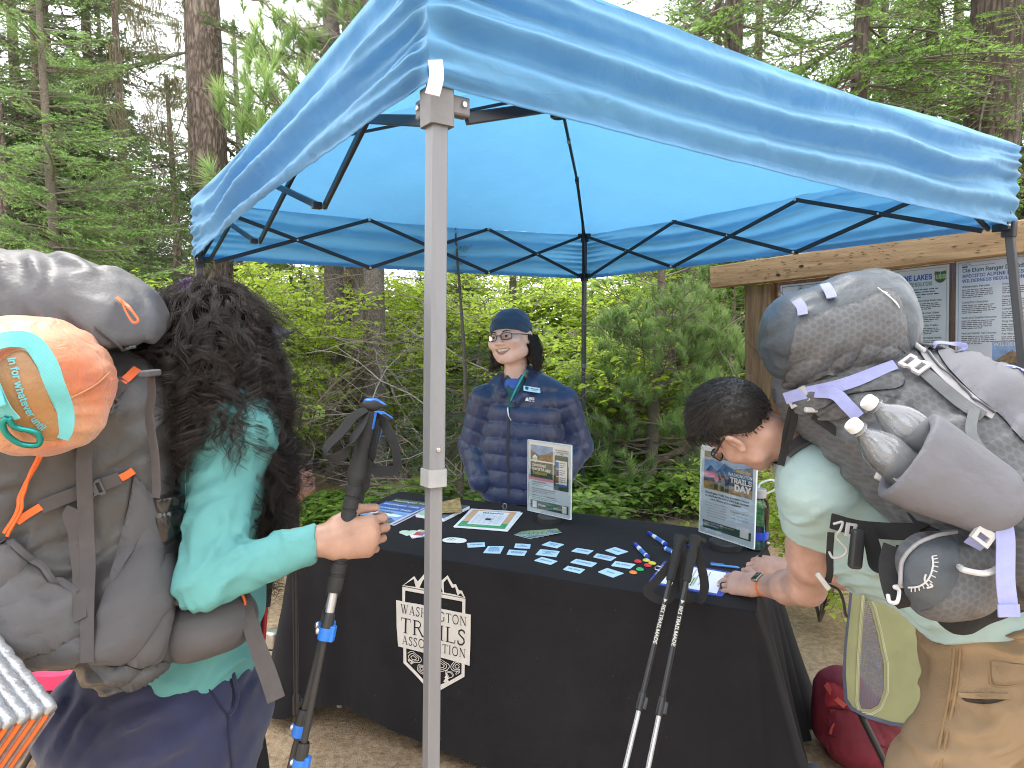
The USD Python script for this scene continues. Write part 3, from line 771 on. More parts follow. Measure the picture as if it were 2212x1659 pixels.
tree("pine_tree","slender grey pine trunk right behind the volunteer's beanie",G(1108,8.5),7,0.055,"pine_bark",PINE,12,5.0,0.8,105,extra_dead=24)
tree("pine_tree","grey scaly trunk with bare twigs behind the held trekking pole grips",G(803,5.9),8.0,0.1,"pine_bark",PINE,14,5.5,1.0,106,lean=(0.06,0),r1=0.6,extra_dead=36,trunk_n=60)
tree("pine_tree","grey scaly trunk full of dead twigs right of the dark curly hair",G(718,6.4),8.0,0.1,"pine_bark",PINE,14,5.5,1.0,107,lean=(0.12,0),r1=0.6,extra_dead=44,trunk_n=60)
tree("fir_tree","small open fir with dead lower twigs beside the volunteer's sleeve",G(985,4.9),2.35,0.028,"sapling_bark",FIR,80,0.7,0.62,108,elev=(-0.1,0.3),extra_dead=26)
tree("fir_tree","bright fir sapling low against the notice board post",G(1585,6.6),2.0,0.03,"sapling_bark",YOUNG,80,0.25,0.8,109)
tree("hemlock_tree","thick dark hemlock trunk with dead branches behind the canopy's right corner",G(2112,7.2),13,0.28,"hemlock_bark",HEM,40,4.2,2.4,110,r1=0.75,elev=(-0.5,0.0),trunk_n=90,extra_dead=10)
tree("hemlock_tree","hemlock with bright drooping sprays above the canopy's right edge",G(1830,6.8),9,0.12,"hemlock_bark",HEM,150,2.4,2.0,111,elev=(-0.35,0.15),taper=0.5,extra_dead=10)
tree("hemlock_tree","dark straight hemlock trunk above the middle of the canopy's right edge",G(1572,9.0),12,0.16,"hemlock_bark",HEM,130,3.0,2.4,112,elev=(-0.5,0.1),taper=0.5,r1=0.5,extra_dead=10)
tree("fir_tree","dark dense fir between the thick left trunk and the young fir",G(385,9.0),5.0,0.09,"fir_bark",DARK,150,0.4,1.5,113,elev=(-0.25,0.2))
tree("fir_tree","dark ragged old fir behind the young bright fir",G(130,10.0),12,0.2,"fir_bark",DARK,120,2.2,2.6,114,elev=(-0.5,0.1),taper=0.5,extra_dead=20)
tree("fir_tree","leaning trunk with mossy bark above the canopy's top left edge",G(742,8.5),11,0.11,"fir_bark",FIR,60,4.0,2.0,115,lean=(0.3,0),r1=0.6,extra_dead=14)
tree("fir_tree","grey straight trunk cut by the canopy's top left edge",G(792,7.4),11,0.105,"pine_bark",FIR,40,4.5,1.6,116,r1=0.6,extra_dead=10)

tree("fir_tree","mid green fir far left, behind the orange stuff sack's pack",G(20,8.2),8.5,0.12,"fir_bark",FIR,150,1.2,2.0,117,elev=(-0.35,0.2),taper=0.6,extra_dead=8)
tree("fir_tree","mid green fir filling the gap between the young fir and the thick left trunk",G(285,9.6),7.4,0.11,"fir_bark",FIR,130,1.0,1.7,118,elev=(-0.35,0.2),taper=0.7,extra_dead=8)
tree("hemlock_tree","bright hemlock filling the gap left of the thick right trunk",G(1985,8.6),10,0.13,"hemlock_bark",HEM,130,3.0,2.1,119,elev=(-0.4,0.1),taper=0.5,extra_dead=8)
tree("hemlock_tree","hemlock with dark drooping sprays at the far right edge",G(2215,8.0),10,0.14,"hemlock_bark",HEM,120,1.6,1.9,120,elev=(-0.4,0.1),taper=0.5,extra_dead=8)
tree("fir_tree","dark ragged fir in the gap between the young bright fir and the thick left trunk",G(225,10.5),9.5,0.13,"fir_bark",DARK,170,2.0,2.0,121,elev=(-0.5,0.1),taper=0.45,extra_dead=14)
tree("fir_tree","dark ragged fir rising directly above the orange stuff sack, far back",G(75,11.5),10.5,0.15,"fir_bark",DARK,170,2.4,2.3,122,elev=(-0.5,0.1),taper=0.45,extra_dead=14)
# --- the forest behind, one mass of alike trees
r = np.random.default_rng(77); far = []
firsts = {}
kinds = [("fir_tree",FAR_DARK,"fir_bark","dark fir"),("hemlock_tree",FAR_HEM,"hemlock_bark","drooping hemlock"),("fir_tree",FAR_FIR,"pine_bark","mid green fir")]
spots = []
for k in range(64):
    d = 10 + 17 * r.random() ** 0.8; px = r.uniform(-350,2560)
    if 300 < px < 420 and d > 9: continue
    spots.append((px,d))
def region(px,d):
    where = next(w for lim,w in ((-5,"beyond the picture's left edge"),(150,"above the orange stuff sack"),(330,"above the grey pack's lid"),(500,"around the thick left trunk"),(760,"behind the canopy's upper left edge"),(1000,"behind the front canopy leg"),(1250,"behind the volunteer"),(1500,"behind the back canopy leg and young pine"),(1750,"behind the notice board's left end"),(2000,"above the right pack"),(2216,"around the thick right trunk"),(9999,"beyond the picture's right edge")) if px < lim)
    return ("nearer of the far trees " if d < 13 else "farther of the far trees " if d < 19 else "farthest back ") + where
for q,(px,d) in enumerate(spots):
    k = q % 3; nm,pr,bk,lb = kinds[k]; b = G(px,d); lb = lb + ", " + region(px,d)
    if k not in firsts:
        b = G(-200 + 2500 * (k == 1) + 2350 * (k == 2),12 + k)
        lb = kinds[k][3] + ", " + region(-200 + 2500 * (k == 1) + 2350 * (k == 2),12 + k)
        t = tree(nm,lb,b,9.0,0.13,bk,pr,170,0.9,2.1,200 + k,elev=(-0.35,0.25),taper=0.75,group=lb,extra_dead=12); firsts[k] = t
    else:
        src = firsts[k]; x = UsdGeom.Xform.Define(stage,numbered("/World/" + nm)); p = x.GetPrim(); p.GetReferences().AddInternalReference(src.GetPath())
        p.SetInstanceable(True); x.ClearXformOpOrder()
        s = r.uniform(0.8,1.5); x.AddTranslateOp(opSuffix="place").Set(Gf.Vec3d(*map(float,b))); x.AddRotateZOp(opSuffix="turn").Set(float(r.uniform(0,360))); x.AddScaleOp(opSuffix="size").Set(Gf.Vec3f(s,s,float(s * r.uniform(.85,1.2))) if not 540 < px < 1420 else Gf.Vec3f(s * .62,s * .62,s * .36))
        tag(p,lb,"tree",lb)

# --- unseen trees added around the photographer to block light from the foreground
for q,(x_,y_) in enumerate(((-7.5,-3.5),(-3.6,-7.2),(3.4,-7.4),(7.2,-4.6),(-9,2.2),(9.0,2.6))):
    src = firsts[q % 3]; nm = kinds[q % 3][0]; x = UsdGeom.Xform.Define(stage,numbered("/World/" + nm)); p = x.GetPrim(); p.GetReferences().AddInternalReference(src.GetPath()); p.SetInstanceable(True); x.ClearXformOpOrder()
    s = 1.15 + .1 * (q % 4); x.AddTranslateOp(opSuffix="place").Set(Gf.Vec3d(x_,y_,float(ground_z(x_,y_)))); x.AddRotateZOp(opSuffix="turn").Set(float(q * 77)); x.AddScaleOp(opSuffix="size").Set(Gf.Vec3f(s,s,s * 1.2)); lb = kinds[q % 3][3] + ", unseen, added behind or beside the photographer to shade the foreground"; tag(p,lb,"tree",lb)
# --- shrubs
def shrub(label,base,h,n,seed,spread=0.5,mat=SHRUB,size=(.6,1.2)):
    r = np.random.default_rng(seed); t = thing("shrub",label,"shrub",base); stems = []; pos,d = [],[]
    for k in range(7):
        a = r.uniform(0,6.28); e = base + V(math.cos(a) * spread * r.uniform(.3,1),math.sin(a) * spread * r.uniform(.3,1),h * r.uniform(.7,1)); c = crom([base,base + (e - base) * .5 + V(0,0,.1 * h),e],12); stems.append(tube(c,np.linspace(.008,.003,12),5,cap=False))
        for i in range(max(1,n // 7)):
            u = r.uniform(.2,1) ** .8; pos.append(c[int(u * 11)]); b = r.uniform(0,6.28); d.append(V(math.cos(b),math.sin(b),r.uniform(-.1,.7)))
    obj("stems",stems,"branch_bark",t,smooth=False); m = len(pos)
    scatter(t,"leaves",mat,pos,frames(np.array(d)),r.uniform(*size,m),r.integers(0,len(mat),m)); return t
shrub("yellow-green broadleaf bush showing left of the canopy above the grey pack",G(60,4.4),1.75,90,301,0.75)
shrub("yellow-green broadleaf bush below the canopy's left corner, above the dark curly hair",G(520,4.9),1.95,130,302,0.7)
shrub("tall loose yellow-green bush between the curly hair and the twiggy grey trunks",G(610,5.6),2.0,150,303,0.9)
shrub("light green bush among bare twigs behind the canopy's near leg",G(880,6.4),1.7,120,304,0.9)
shrub("small leafy bush behind the tablecloth's right end, in front of the olive chair",G(1800,3.3),0.62,70,305,0.32,size=(.5,.9))
shrub("light green bush behind the volunteer's right shoulder",G(1240,6.6),1.5,110,306,0.8)
shrub("leafy bush behind the blue water bottle by the board's post",G(1625,3.9),0.75,50,307,0.25,size=(.5,.9))
shrub("leafy bush at the far left edge behind the pack",G(-60,5.0),1.6,90,308,0.9)

rs_ = np.random.default_rng(55)
for k,(px,d,h,where) in enumerate(((470,7.6,2.2,"far behind the canopy's left leg"),(560,8.4,2.4,"behind the leftmost twiggy trunk, far back"),(665,7.8,2.1,"between the two twiggy grey trunks, far back"),(860,8.8,2.3,"far behind the held poles' blue tops"),(1010,7.6,2.0,"behind the small open fir"),(1075,9.6,2.4,"far behind the volunteer's beanie"),(1180,8.2,2.1,"behind the volunteer's collar"),(1290,8.8,2.3,"just right of the back canopy leg, far back"),(1370,7.4,1.7,"behind the long-needled young pine's trunk"),(1500,8.4,2.2,"behind the right half of the young pine"),(1570,9.4,2.4,"beside the notice board's beam end"),(330,8.0,2.0,"behind the grey pack's lid, beside the dark fir"),(200,7.2,1.8,"at the young bright fir's foot"),(1330,6.6,1.2,"low beside the fallen log"))):
    shrub("light yellow-green bush " + where,G(px,d),h,150,400 + k,1.0,size=(.9,1.7))
# --- low growth, fallen log, twigs
r = np.random.default_rng(9); pos,n = [],0
while len(pos) < 7200:
    d = 4.6 + 9 * r.random() ** 1.3; px = r.uniform(-250,2450); b = G(px,d)
    if meshkit.noise(np.array([[b[0] * .9,b[1] * .9,0]]),4)[0] > 0.22 + (0.35 if px < 420 else 0) + max(0,(5.3 - d) * .5): pos.append(b)
pos = np.array(pos); m = len(pos); a = r.uniform(0,6.28,m)
scatter(None,"undergrowth",LOW,pos,frames(np.stack([np.cos(a),np.sin(a),r.normal(0,.1,m)],1)),r.uniform(.8,1.9,m),r.integers(0,5,m),label="low green leafy undergrowth covering the forest floor behind the table",cat_="undergrowth")
m = 170; px = np.concatenate([r.uniform(560,950,110),r.uniform(950,1700,60)]); d = r.uniform(4.6,8.5,m); pos = np.array([G(x,y) for x,y in zip(px,d)]) + np.c_[np.zeros((m,2)),r.random(m) ** 1.5 * 1.6]; a = r.uniform(0,6.28,m)
scatter(None,"bare_twigs",DEAD,pos,frames(np.stack([np.cos(a),np.sin(a),r.normal(.25,.4,m)],1)),r.uniform(.5,1.3,m),r.integers(0,4,m),label="tangle of bare pale dead twigs among the grey trunks",cat_="twigs")
M("log_wood",(0.34,0.24,0.17),0.85,0.3,9,0.004,60,stretch=(1,1,1))
a,b = G(1262,5.2) + V(0,0,.16),G(1500,6.6) + V(0,0,.3)
obj("fallen_log",trunk_mesh([a,(a + b) / 2 + V(0,0,.02),b],[.045,.04,.03],12,.08,4),"log_wood",smooth=True,label="pale barkless fallen log lying in the undergrowth behind the canopy's back leg",cat="log")
# sticks and needle litter on the bare ground
rk = np.random.default_rng(31); m = 90; x = rk.uniform(-2.2,2.4,m); y = rk.uniform(1.2,4.6,m); a = rk.uniform(0,6.28,m)
scatter(None,"ground_sticks",DEAD,np.stack([x,y,ground_z(x,y) + .006],1),frames(np.stack([np.cos(a),np.sin(a),0 * a],1)),np.stack([rk.uniform(.08,.22,m)] * 2 + [np.full(m,.03)],1),rk.integers(0,4,m),label="small broken twigs lying on the dirt around the table",cat_="twigs")
m = 70; x = rk.uniform(-2.2,2.4,m); y = rk.uniform(1.2,4.8,m); st = []
for i in range(m):
    e = trimesh.creation.icosphere(1,1.0); v = np.array(e.vertices) * (1 + .25 * (meshkit.noise(np.array(e.vertices) * 1.7 + i * 3.1,2)[:,None] - .5)) * rk.uniform(.006,.02) * np.array([1,rk.uniform(.7,1.3),.6]); st.append((v + [x[i],y[i],float(ground_z(x[i],y[i])) + .003],np.array(e.faces)))
M("pebble",(0.33,0.29,0.25),0.9,0.3,30,0.001,200)
obj("pebbles",st,"pebble",smooth=True,label="scattered small pebbles in the dirt around the table",cat="pebbles",kind="stuff")
# needle litter on the bare ground
m = 3600; x = r.uniform(-2.6,2.6,m); y = r.uniform(0.9,5.2,m); base = np.stack([x,y,ground_z(x,y) + .004],1); a = r.uniform(0,6.28,m); d = np.stack([np.cos(a),np.sin(a),r.normal(.05,.12,m)],1)
v,f,tn = needles(base,unit(d),unit(np.cross(d,r.normal(size=(m,3)))),r.uniform(.02,.075,m),.0026,np.clip(r.normal(.3,.25,m),0,1))
obj("needle_litter",(v,f),"dry_twigs",smooth=False,tone=tone3(tn),label="dry needles and twigs strewn on the bare dirt",cat="litter",kind="stuff")
# ================================================================ canopy
def fabric(name,col,through,rough=0.55):
    MATS[name] = usdkit.material(stage,"/World/Looks/" + name,{
        "tc": ("texture_coordinate",{}),"n": ("noise_texture",{"scale": 2.5,"detail": 4}),"r": ("rgb_ramp",{"ramp": [(0.3,tuple(np.array(col) * 0.9)),(0.7,tuple(np.array(col) * 1.08))]}),
        "c1": ("noise_texture",{"scale": 9,"detail": 5,"roughness": 0.55,"distortion": 1.6}),"c2": ("voronoi_texture",{"scale": 7,"feature": "f1","randomness": 1}),"dn": ("noise_texture",{"scale": 4,"detail": 2}),"av": ("mix_vector",{"fac": 0.35}),
        "m": ("math",{"math_type": "multiply_add","value2": 0.5}),"b": ("bump",{"strength": 0.55,"distance": 0.012}),"p": ("principled_bsdf",{"roughness": rough,"specular_ior_level": 0.45,"sheen_weight": 0.15}),
        "t": ("translucent_bsdf",{"color": through}),"mx": ("mix_closure",{"fac": 0.42})},
        [("tc.object","n.vector"),("tc.object","c1.vector"),("tc.object","av.a"),("tc.object","dn.vector"),("dn.color","av.b"),("av.result","c2.vector"),("n.fac","r.fac"),("r.color","p.base_color"),("c2.distance","m.value1"),("c1.fac","m.value3"),("m.value","b.height"),
         ("b.normal","p.normal"),("p.BSDF","mx.closure1"),("t.BSDF","mx.closure2")],surface="mx.closure")
fabric("canopy_cloth",(0.165,0.43,0.70),(0.11,0.34,0.60))
M("grey_frame",(0.27,0.265,0.275),0.45,0.08,5,0.0006,220,metal=0.35,stretch=(1,1,0.06))
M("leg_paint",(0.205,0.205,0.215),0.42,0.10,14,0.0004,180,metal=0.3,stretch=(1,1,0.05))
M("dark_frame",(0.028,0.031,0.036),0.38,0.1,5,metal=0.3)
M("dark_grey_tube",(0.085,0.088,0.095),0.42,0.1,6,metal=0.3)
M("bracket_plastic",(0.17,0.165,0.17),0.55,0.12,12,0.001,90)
M("black_plastic",(0.018,0.018,0.02),0.42,0.1,10)
M("steel",(0.62,0.62,0.62),0.28,0.06,20,metal=1.0)
M("webbing_white",(0.66,0.62,0.66),0.85,0.06,30,0.0012,260,weave=160)
M("collar_grey",(0.30,0.30,0.30),0.5,0.08,20)

ND,LD,BD,RD = P(951,215,1.25),P(440,560,3.78),P(1262,600,5.57),P(2158,490,3.03)
C0 = {"n": ND[:2],"l": LD[:2],"b": BD[:2],"r": RD[:2]}
CEN = (C0["n"] + C0["b"]) / 2
ztop = {"n": 2.315,"l": 2.345,"b": 2.40,"r": 2.44}; zbot = {"n": 2.055,"l": 2.005,"b": 2.02,"r": 2.075}; zup = {"n": 2.30,"l": 2.30,"b": 2.37,"r": 2.36}; zlow = {"n": 2.02,"l": 1.985,"b": 2.03,"r": 2.06}
lean = {"n": 0.16,"l": 0.20,"b": 0.10,"r": 0.36}
ct = thing("canopy_tent","light blue pop-up canopy on grey metal legs over the information table","canopy",(C0["n"][0],C0["n"][1],0))
def leg_at(c,z):
    o = unit(C0[c] - CEN) * lean[c]; k = (2.35 - z) / 2.35
    p = C0[c] + o * k; return V(p[0],p[1],z)
SIDE = unit(np.append(C0["r"] - C0["n"],0))
seam = {"n": PZ(936,1045,1.3)[2],"l": 1.15,"b": 1.26,"r": 1.2}
r_ = ray(936,1045); kk = 1.15; seam["n"] = (EYE + r_ * kk)[2]
for c in "nlbr":
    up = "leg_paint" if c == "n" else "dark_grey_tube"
    g = obj("leg",bar(leg_at(c,seam[c] - 0.02),leg_at(c,ztop[c] - 0.03),0.034,0.034,SIDE,0.003),up,ct,smooth=False,label="front leg in bare light grey metal" if c == "n" else None)
    q = LOC.get(str(g.GetPath()))
    obj("lower_tube",bar(leg_at(c,0.01),leg_at(c,seam[c]),0.027,0.027,SIDE,0.0025),up,g,smooth=False)
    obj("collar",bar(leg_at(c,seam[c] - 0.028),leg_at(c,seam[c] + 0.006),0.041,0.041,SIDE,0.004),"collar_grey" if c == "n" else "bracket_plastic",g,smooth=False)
    obj("foot",bar(leg_at(c,0.0),leg_at(c,0.012),0.09,0.09,SIDE),"dark_frame",g,smooth=False)
    if c == "n":
        a = leg_at(c,seam[c] + 0.045); e = unit(np.cross(SIDE,V(0,0,1))); obj("push_button",lathe([(0,.003),(.004,.0025),(.0055,0),(.0055,-.002)],a + e * .0175,frame_z(e),14),"steel",g)
# brackets: upper, fixed to the leg, and lower, sliding
nb = {"n": ("r","l"),"l": ("n","b"),"b": ("l","r"),"r": ("b","n")}
rivets = []
for c in "nlbr":
    for zz,nm in ((zlow[c],"sliding_bracket"),(zup[c],"top_bracket")):
        p = leg_at(c,zz); ms = [bar(p - V(0,0,.035),p + V(0,0,.035),0.052,0.052,SIDE,0.005)]
        for q in nb[c]:
            d = unit(np.append(C0[q] - C0[c],0)); ms.append(bar(p + d * .02 + V(0,0,.012),p + d * .066 + V(0,0,.012),.028,.036,V(-d[1],d[0],0),.003))
            e = unit(np.cross(d,V(0,0,1))); e = e * np.sign(e @ np.append(C0[c] - CEN,0)); rivets.append(lathe([(0,.004),(.005,.0035),(.0065,.001),(.0065,-.003)],p + d * .052 + V(0,0,.014) + e * .0155,frame_z(e),12))
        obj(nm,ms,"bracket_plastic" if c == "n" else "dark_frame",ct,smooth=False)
# scissor bars on all four sides
for a,b,off in (("n","l",0.07),("l","b",0.02),("b","r",0.02),("n","r",0.02)):
    A,B = C0[a],C0[b]; inw = unit(CEN - (A + B) / 2)
    def joint(i,top):
        t = i / 3; p = A + (B - A) * (0.02 + 0.96 * t) + inw * (off * math.sin(math.pi * t) * 1.2 + 0.012); zu = zup[a] + (zup[b] - zup[a]) * t; zl = zlow[a] + (zlow[b] - zlow[a]) * t + (.075 * math.sin(math.pi * t) ** .5 if (a,b) == ("n","r") else 0)
        return V(p[0],p[1],zu if top else zl)
    for i in range(3):
        s = np.append(inw,0) * 0.011
        obj("scissor_bar",bar(joint(i,True) + s,joint(i + 1,False) + s,.024,.013,V(0,0,1)),"dark_frame",ct,smooth=False)
        obj("scissor_bar",bar(joint(i,False) - s,joint(i + 1,True) - s,.024,.013,V(0,0,1)),"dark_frame",ct,smooth=False)
        m = (joint(i,True) + joint(i + 1,False)) / 2; e = np.append(inw,0)
        rivets.append(lathe([(0,.019),(.006,.018),(.008,.015),(.008,0)],m,frame_z(e),12))
        for tp in (True,False):
            if i: rivets.append(lathe([(0,.022),(.006,.021),(.009,.018),(.009,0)],joint(i,tp),frame_z(e),12)); obj("joint_cap",rbox(joint(i,tp) - e * .016,(.012,.012,.016),.004,frame_z(e),1),"black_plastic",ct)
obj("rivets",rivets,"steel",ct,label="small bright rivets at the frame's joints")
# roof struts, hub
HUB = V(CEN[0],CEN[1],2.80)
obj("hub",[lathe([(0,-.10),(.035,-.105),(.045,-.098),(.045,-.09),(.02,-.085),(.017,0),(.05,.005),(.05,.03),(0,.035)],HUB,None,20)],"dark_frame",ct)
for c in "nlbr":
    p0 = leg_at(c,zup[c]); p2 = HUB + V(*(unit(C0[c] - CEN) * .05),0.02); p1 = p0 * .58 + p2 * .42; p1[2] = 2.66
    s = unit(np.cross(p2 - p0,V(0,0,1)))
    g = obj("roof_strut",[bar(p0,p1,.022,.016,s),bar(p1,p2,.018,.014,s),rbox(p1,(.03,.014,.018),.006,np.stack([unit(p2 - p0),s,np.cross(unit(p2 - p0),s)],1),1)],"dark_frame",ct,smooth=False)
    q = leg_at(c,zlow[c]); e = p0 * .69 + p1 * .31; obj("roof_brace",bar(q,e + V(0,0,-.015),.018,.014,s),"dark_frame",ct,smooth=False)
    obj("clip",rbox(p1 * .45 + p2 * .55,(.018,.0125,.0125),.003,np.stack([unit(p2 - p1),s,np.cross(unit(p2 - p1),s)],1),1),"steel",ct)
# the roof's four sheets and the hanging valances
def roof_edge(a,b,t): return np.append(C0[a] + (C0[b] - C0[a]) * t + unit((C0[a] + C0[b]) / 2 - CEN) * 0.05 + unit(C0[b] - C0[a]) * (2 * t - 1) * .05,ztop[a] + (ztop[b] - ztop[a]) * t - 0.03 * math.sin(math.pi * t))
for a,b in (("n","l"),("l","b"),("b","r"),("r","n")):
    nu,nv = 60,50; v = []
    for i in range(nu):
        t = i / (nu - 1); e = roof_edge(a,b,t); h = abs(2 * t - 1)
        for j in range(nv):
            s = j / (nv - 1); p = e * (1 - s) + (HUB + V(0,0,.07)) * s
            hip = 0.14 * math.sin(math.pi * min(1,s * 1.0)) ** 0.8; p[2] += hip * (0.55 + 0.45 * h ** 2) ; v.append(p)
    v = np.array(v); v[:,2] += 0.012 * (2 * meshkit.fbm(v * V(5,5,5),4,3) - 1)
    i,j = np.meshgrid(np.arange(nu - 1),np.arange(nv - 1),indexing="ij"); k = i * nv + j
    obj("roof_panel",(v,np.stack([k,k + nv,k + nv + 1,k + 1],-1).reshape(-1,4)),"canopy_cloth",ct,smooth=True)
def valance(a,b,seed,amp,bow):
    nu,nv = 220,60; t = np.linspace(0,1,nu)[:,None]; s = np.linspace(0,1,nv)[None,:]
    A,B = C0[a],C0[b]; d = unit(B - A); n = unit((A + B) / 2 - CEN); L = np.linalg.norm(B - A)
    zt = ztop[a] + (ztop[b] - ztop[a]) * t - 0.03 * np.sin(np.pi * t); zb = zbot[a] + (zbot[b] - zbot[a]) * t + bow * np.sin(np.pi * t)
    Z = zt + .004 + (zb - zt - .004) * s
    pts = np.stack([t * L + 0 * s,s * 0.33 + 0 * t,0 * t * s + seed],-1)
    w = 1.1 * (meshkit.fbm(pts * V(0.9,1.5,1),2,seed) - .5)
    fold = np.sin(2 * np.pi * (2.6 * s + 0.35 * w * 3 + 0.25 * np.sin(2.2 * t + seed)))
    env = np.clip(np.sin(np.pi * s),0,1) ** .6 * (0.45 + 0.55 * np.sin(np.pi * np.clip(t,0,1))) * (0.6 + 0.8 * meshkit.noise(pts * V(1.3,2,1),seed + 2))
    gath = np.exp(-np.minimum(t,1 - t) * L / 0.22); bunch = np.sin(2 * np.pi * (7.5 * s + 0.6 * np.sin(5 * s + seed))) * gath * 0.013
    fade = np.minimum(1,np.minimum(t,1 - t) * L / 0.06)
    O = 0.048 + amp * fold * env + bunch + 0.02 * np.sin(np.pi * t) * s + fade * 0.006 * (2 * meshkit.fbm(pts * V(7,11,1),4,seed + 5) - 1) + fade * 0.0042 * (2 * meshkit.fbm(pts * V(15,24,1),3,seed + 6) - 1)
    bunch0 = np.sin(2 * np.pi * (7.5 * s + 0.6 * np.sin(5 * s))) * 0.006
    O = O * fade + (0.05 + bunch0) * (1 - fade)
    O = 0.05 + (O - 0.05) * np.minimum(1,s / .10)
    XY = A[None,None] + (t * (L + 2 * O) - O)[...,None] * d + O[...,None] * n
    v = np.concatenate([XY,Z[...,None]],-1).reshape(-1,3)
    i,j = np.meshgrid(np.arange(nu - 1),np.arange(nv - 1),indexing="ij"); k = i * nv + j
    g = obj("valance",(v,np.stack([k,k + nv,k + nv + 1,k + 1],-1).reshape(-1,4)),"canopy_cloth",ct,smooth=True)
    # the stitched hem: a doubled strip along the bottom edge
    vv = v.reshape(nu,nv,3)[:,-6:,:]; o = np.append(n,0) * .0035; q = np.concatenate([vv + o,vv[:,-1:] - V(0,0,.002) + o * .2],1); m = q.shape[1]
    i,j = np.meshgrid(np.arange(nu - 1),np.arange(m - 1),indexing="ij"); k = i * m + j
    obj("hem",(q.reshape(-1,3),np.stack([k,k + m,k + m + 1,k + 1],-1).reshape(-1,4)),"canopy_cloth",g,smooth=True)
valance("n","l",3,0.034,0.01); valance("l","b",4,0.02,0.0); valance("b","r",5,0.02,0.0); valance("n","r",6,0.034,-0.022)
a,b,c = P(940,130,1.172),P(943,165,1.165),P(934,205,1.16)
obj("fastener_tab",ribbon([a,b,c],.027,.0025,[V(1,.1,0)] * 2 + [V(1,.1,.15)],samples=12),"webbing_white",ct,smooth=False)
a,b = P(2163,470,3.0),P(2170,490,3.0)
obj("fastener_tab",ribbon([a,(a + b) / 2 + V(.006,-.01,0),b],.03,.003,V(.5,1,0),samples=8),"webbing_white",ct,smooth=False)
# ================================================================ table and black cloth
ZT = 0.742
FL,FR = PZ(641,1158,ZT),PZ(1629,1324,ZT); TX = unit(FR - FL); TY = V(-TX[1],TX[0],0); TL,TD = float(np.linalg.norm(FR - FL)),0.752
M("table_plastic",(0.42,0.41,0.38),0.6,0.06,20)
M("table_steel",(0.16,0.16,0.16),0.4,0.1,12,metal=0.7)
tb = thing("folding_table","grey legged folding table hidden under the black cloth","table",(FL + TX * TL / 2 + TY * TD / 2) * V(1,1,0))
RT = np.stack([TX,TY,V(0,0,1)],1)
obj("tabletop",rbox(FL + TX * TL / 2 + TY * TD / 2 - V(0,0,.026),(TL / 2 - .006,TD / 2 - .006,.022),.01,RT),"table_plastic",tb)
for sx in (0.14,TL - 0.2):
    for sy in (0.07,TD - 0.07): p = FL + TX * sx + TY * sy; obj("leg",tube([p * V(1,1,0),p * V(1,1,0) + V(0,0,ZT - .05)],.0135,12),"table_plastic",tb)
    a,b = FL + TX * sx + TY * .07,FL + TX * sx + TY * (TD - .07); obj("cross_bar",tube([a * V(1,1,0) + V(0,0,.2),b * V(1,1,0) + V(0,0,.2)],.011,10),"table_steel",tb)
M("black_cloth",(0.019,0.018,0.0195),0.95,0.12,3,0.0006,900,sheen=0.03,spec=0.12)
RC = 0.028
PER = 2 * (TL + TD)
def perim(u):
    """Point (table frame) and outward direction along the rounded outline; u in metres from the front left corner along the front, then right, back, left."""
    u = np.mod(np.asarray(u,float),PER); k = np.select([u < TL,u < TL + TD,u < 2 * TL + TD],[0,1,2],3); s = u - np.array([0,TL,TL + TD,2 * TL + TD])[k]
    c = np.array([(0,0),(TL,0),(TL,TD),(0,TD)],float); d = np.array([(1,0),(0,1),(-1,0),(0,-1)],float); n = np.array([(0,-1),(1,0),(0,1),(-1,0)],float)
    p = c[k] + d[k] * s[...,None]; ln = np.where(k % 2 == 0,TL,TD); e0,e1 = s,ln - s
    w0,w1 = np.clip(0.5 * (1 - e0 / 0.05),0,.5)[...,None],np.clip(0.5 * (1 - e1 / 0.05),0,.5)[...,None]
    N = n[k] * (1 - w0 - w1) + n[(k - 1) % 4] * w0 + n[(k + 1) % 4] * w1
    return p,unit(N),np.minimum(e0,e1),k,s
def cloth_pt(u,v):
    """v from 0 at the table's edge to 1 at the hem."""
    u,v = np.broadcast_arrays(np.asarray(u,float),np.asarray(v,float)); p,N,e,k,s = perim(u)
    flare = np.array([.045,.13,.05,.07])[k]
    cor = np.exp(-(e / 0.13) ** 2); side = np.array([.9,1.2,.8,.8])[k]
    ph = 2 * np.pi * u / np.array([.46,.19,.4,.26])[k]
    fold = np.sin(ph + 1.3 * np.sin(u * 2.1) + .8 * v) * np.array([.010,.034,.012,.022])[k] * (0.35 + .65 * np.clip(np.sin(u * 3.3 + 1),0,1))
    fold = fold + 0.02 * np.sin(2 * np.pi * e / .17 + 1) * np.exp(-(e / .3) ** 2) * side
    o = 0.004 + 0.012 * np.minimum(1,v * 8) + flare * v ** 1.1 + (fold + 0.085 * cor * side * v ** .4) * v ** .9
    wr = meshkit.fbm(np.stack([u * 5,v * 3,0 * u],-1),3,12) - .5
    o = o + 0.012 * wr * np.minimum(1,v * 5)
    hem = 0.055 - 0.042 * cor + 0.02 * np.sin(u * 4.2 + 1.0) + np.where(k == 0,0.03 * np.exp(-((s - .3) / .25) ** 2),0)
    z = ZT + .004 + (hem - ZT) * v - .004 * v; r = .016; a = np.minimum(1,v * 0.69 / r)
    q = p + N * o[...,None]
    return FL * V(1,1,0) + q[...,:1] * TX + q[...,1:] * TY + np.stack([0 * z,0 * z,z - .012 * (1 - np.sqrt(np.clip(1 - (1 - a) ** 2,0,1))) * 0],-1)
nu = 620; uu = np.linspace(0,PER,nu,endpoint=False); vv = np.concatenate([[0,.012,.03,.06],np.linspace(.1,1,46)])
rows = []
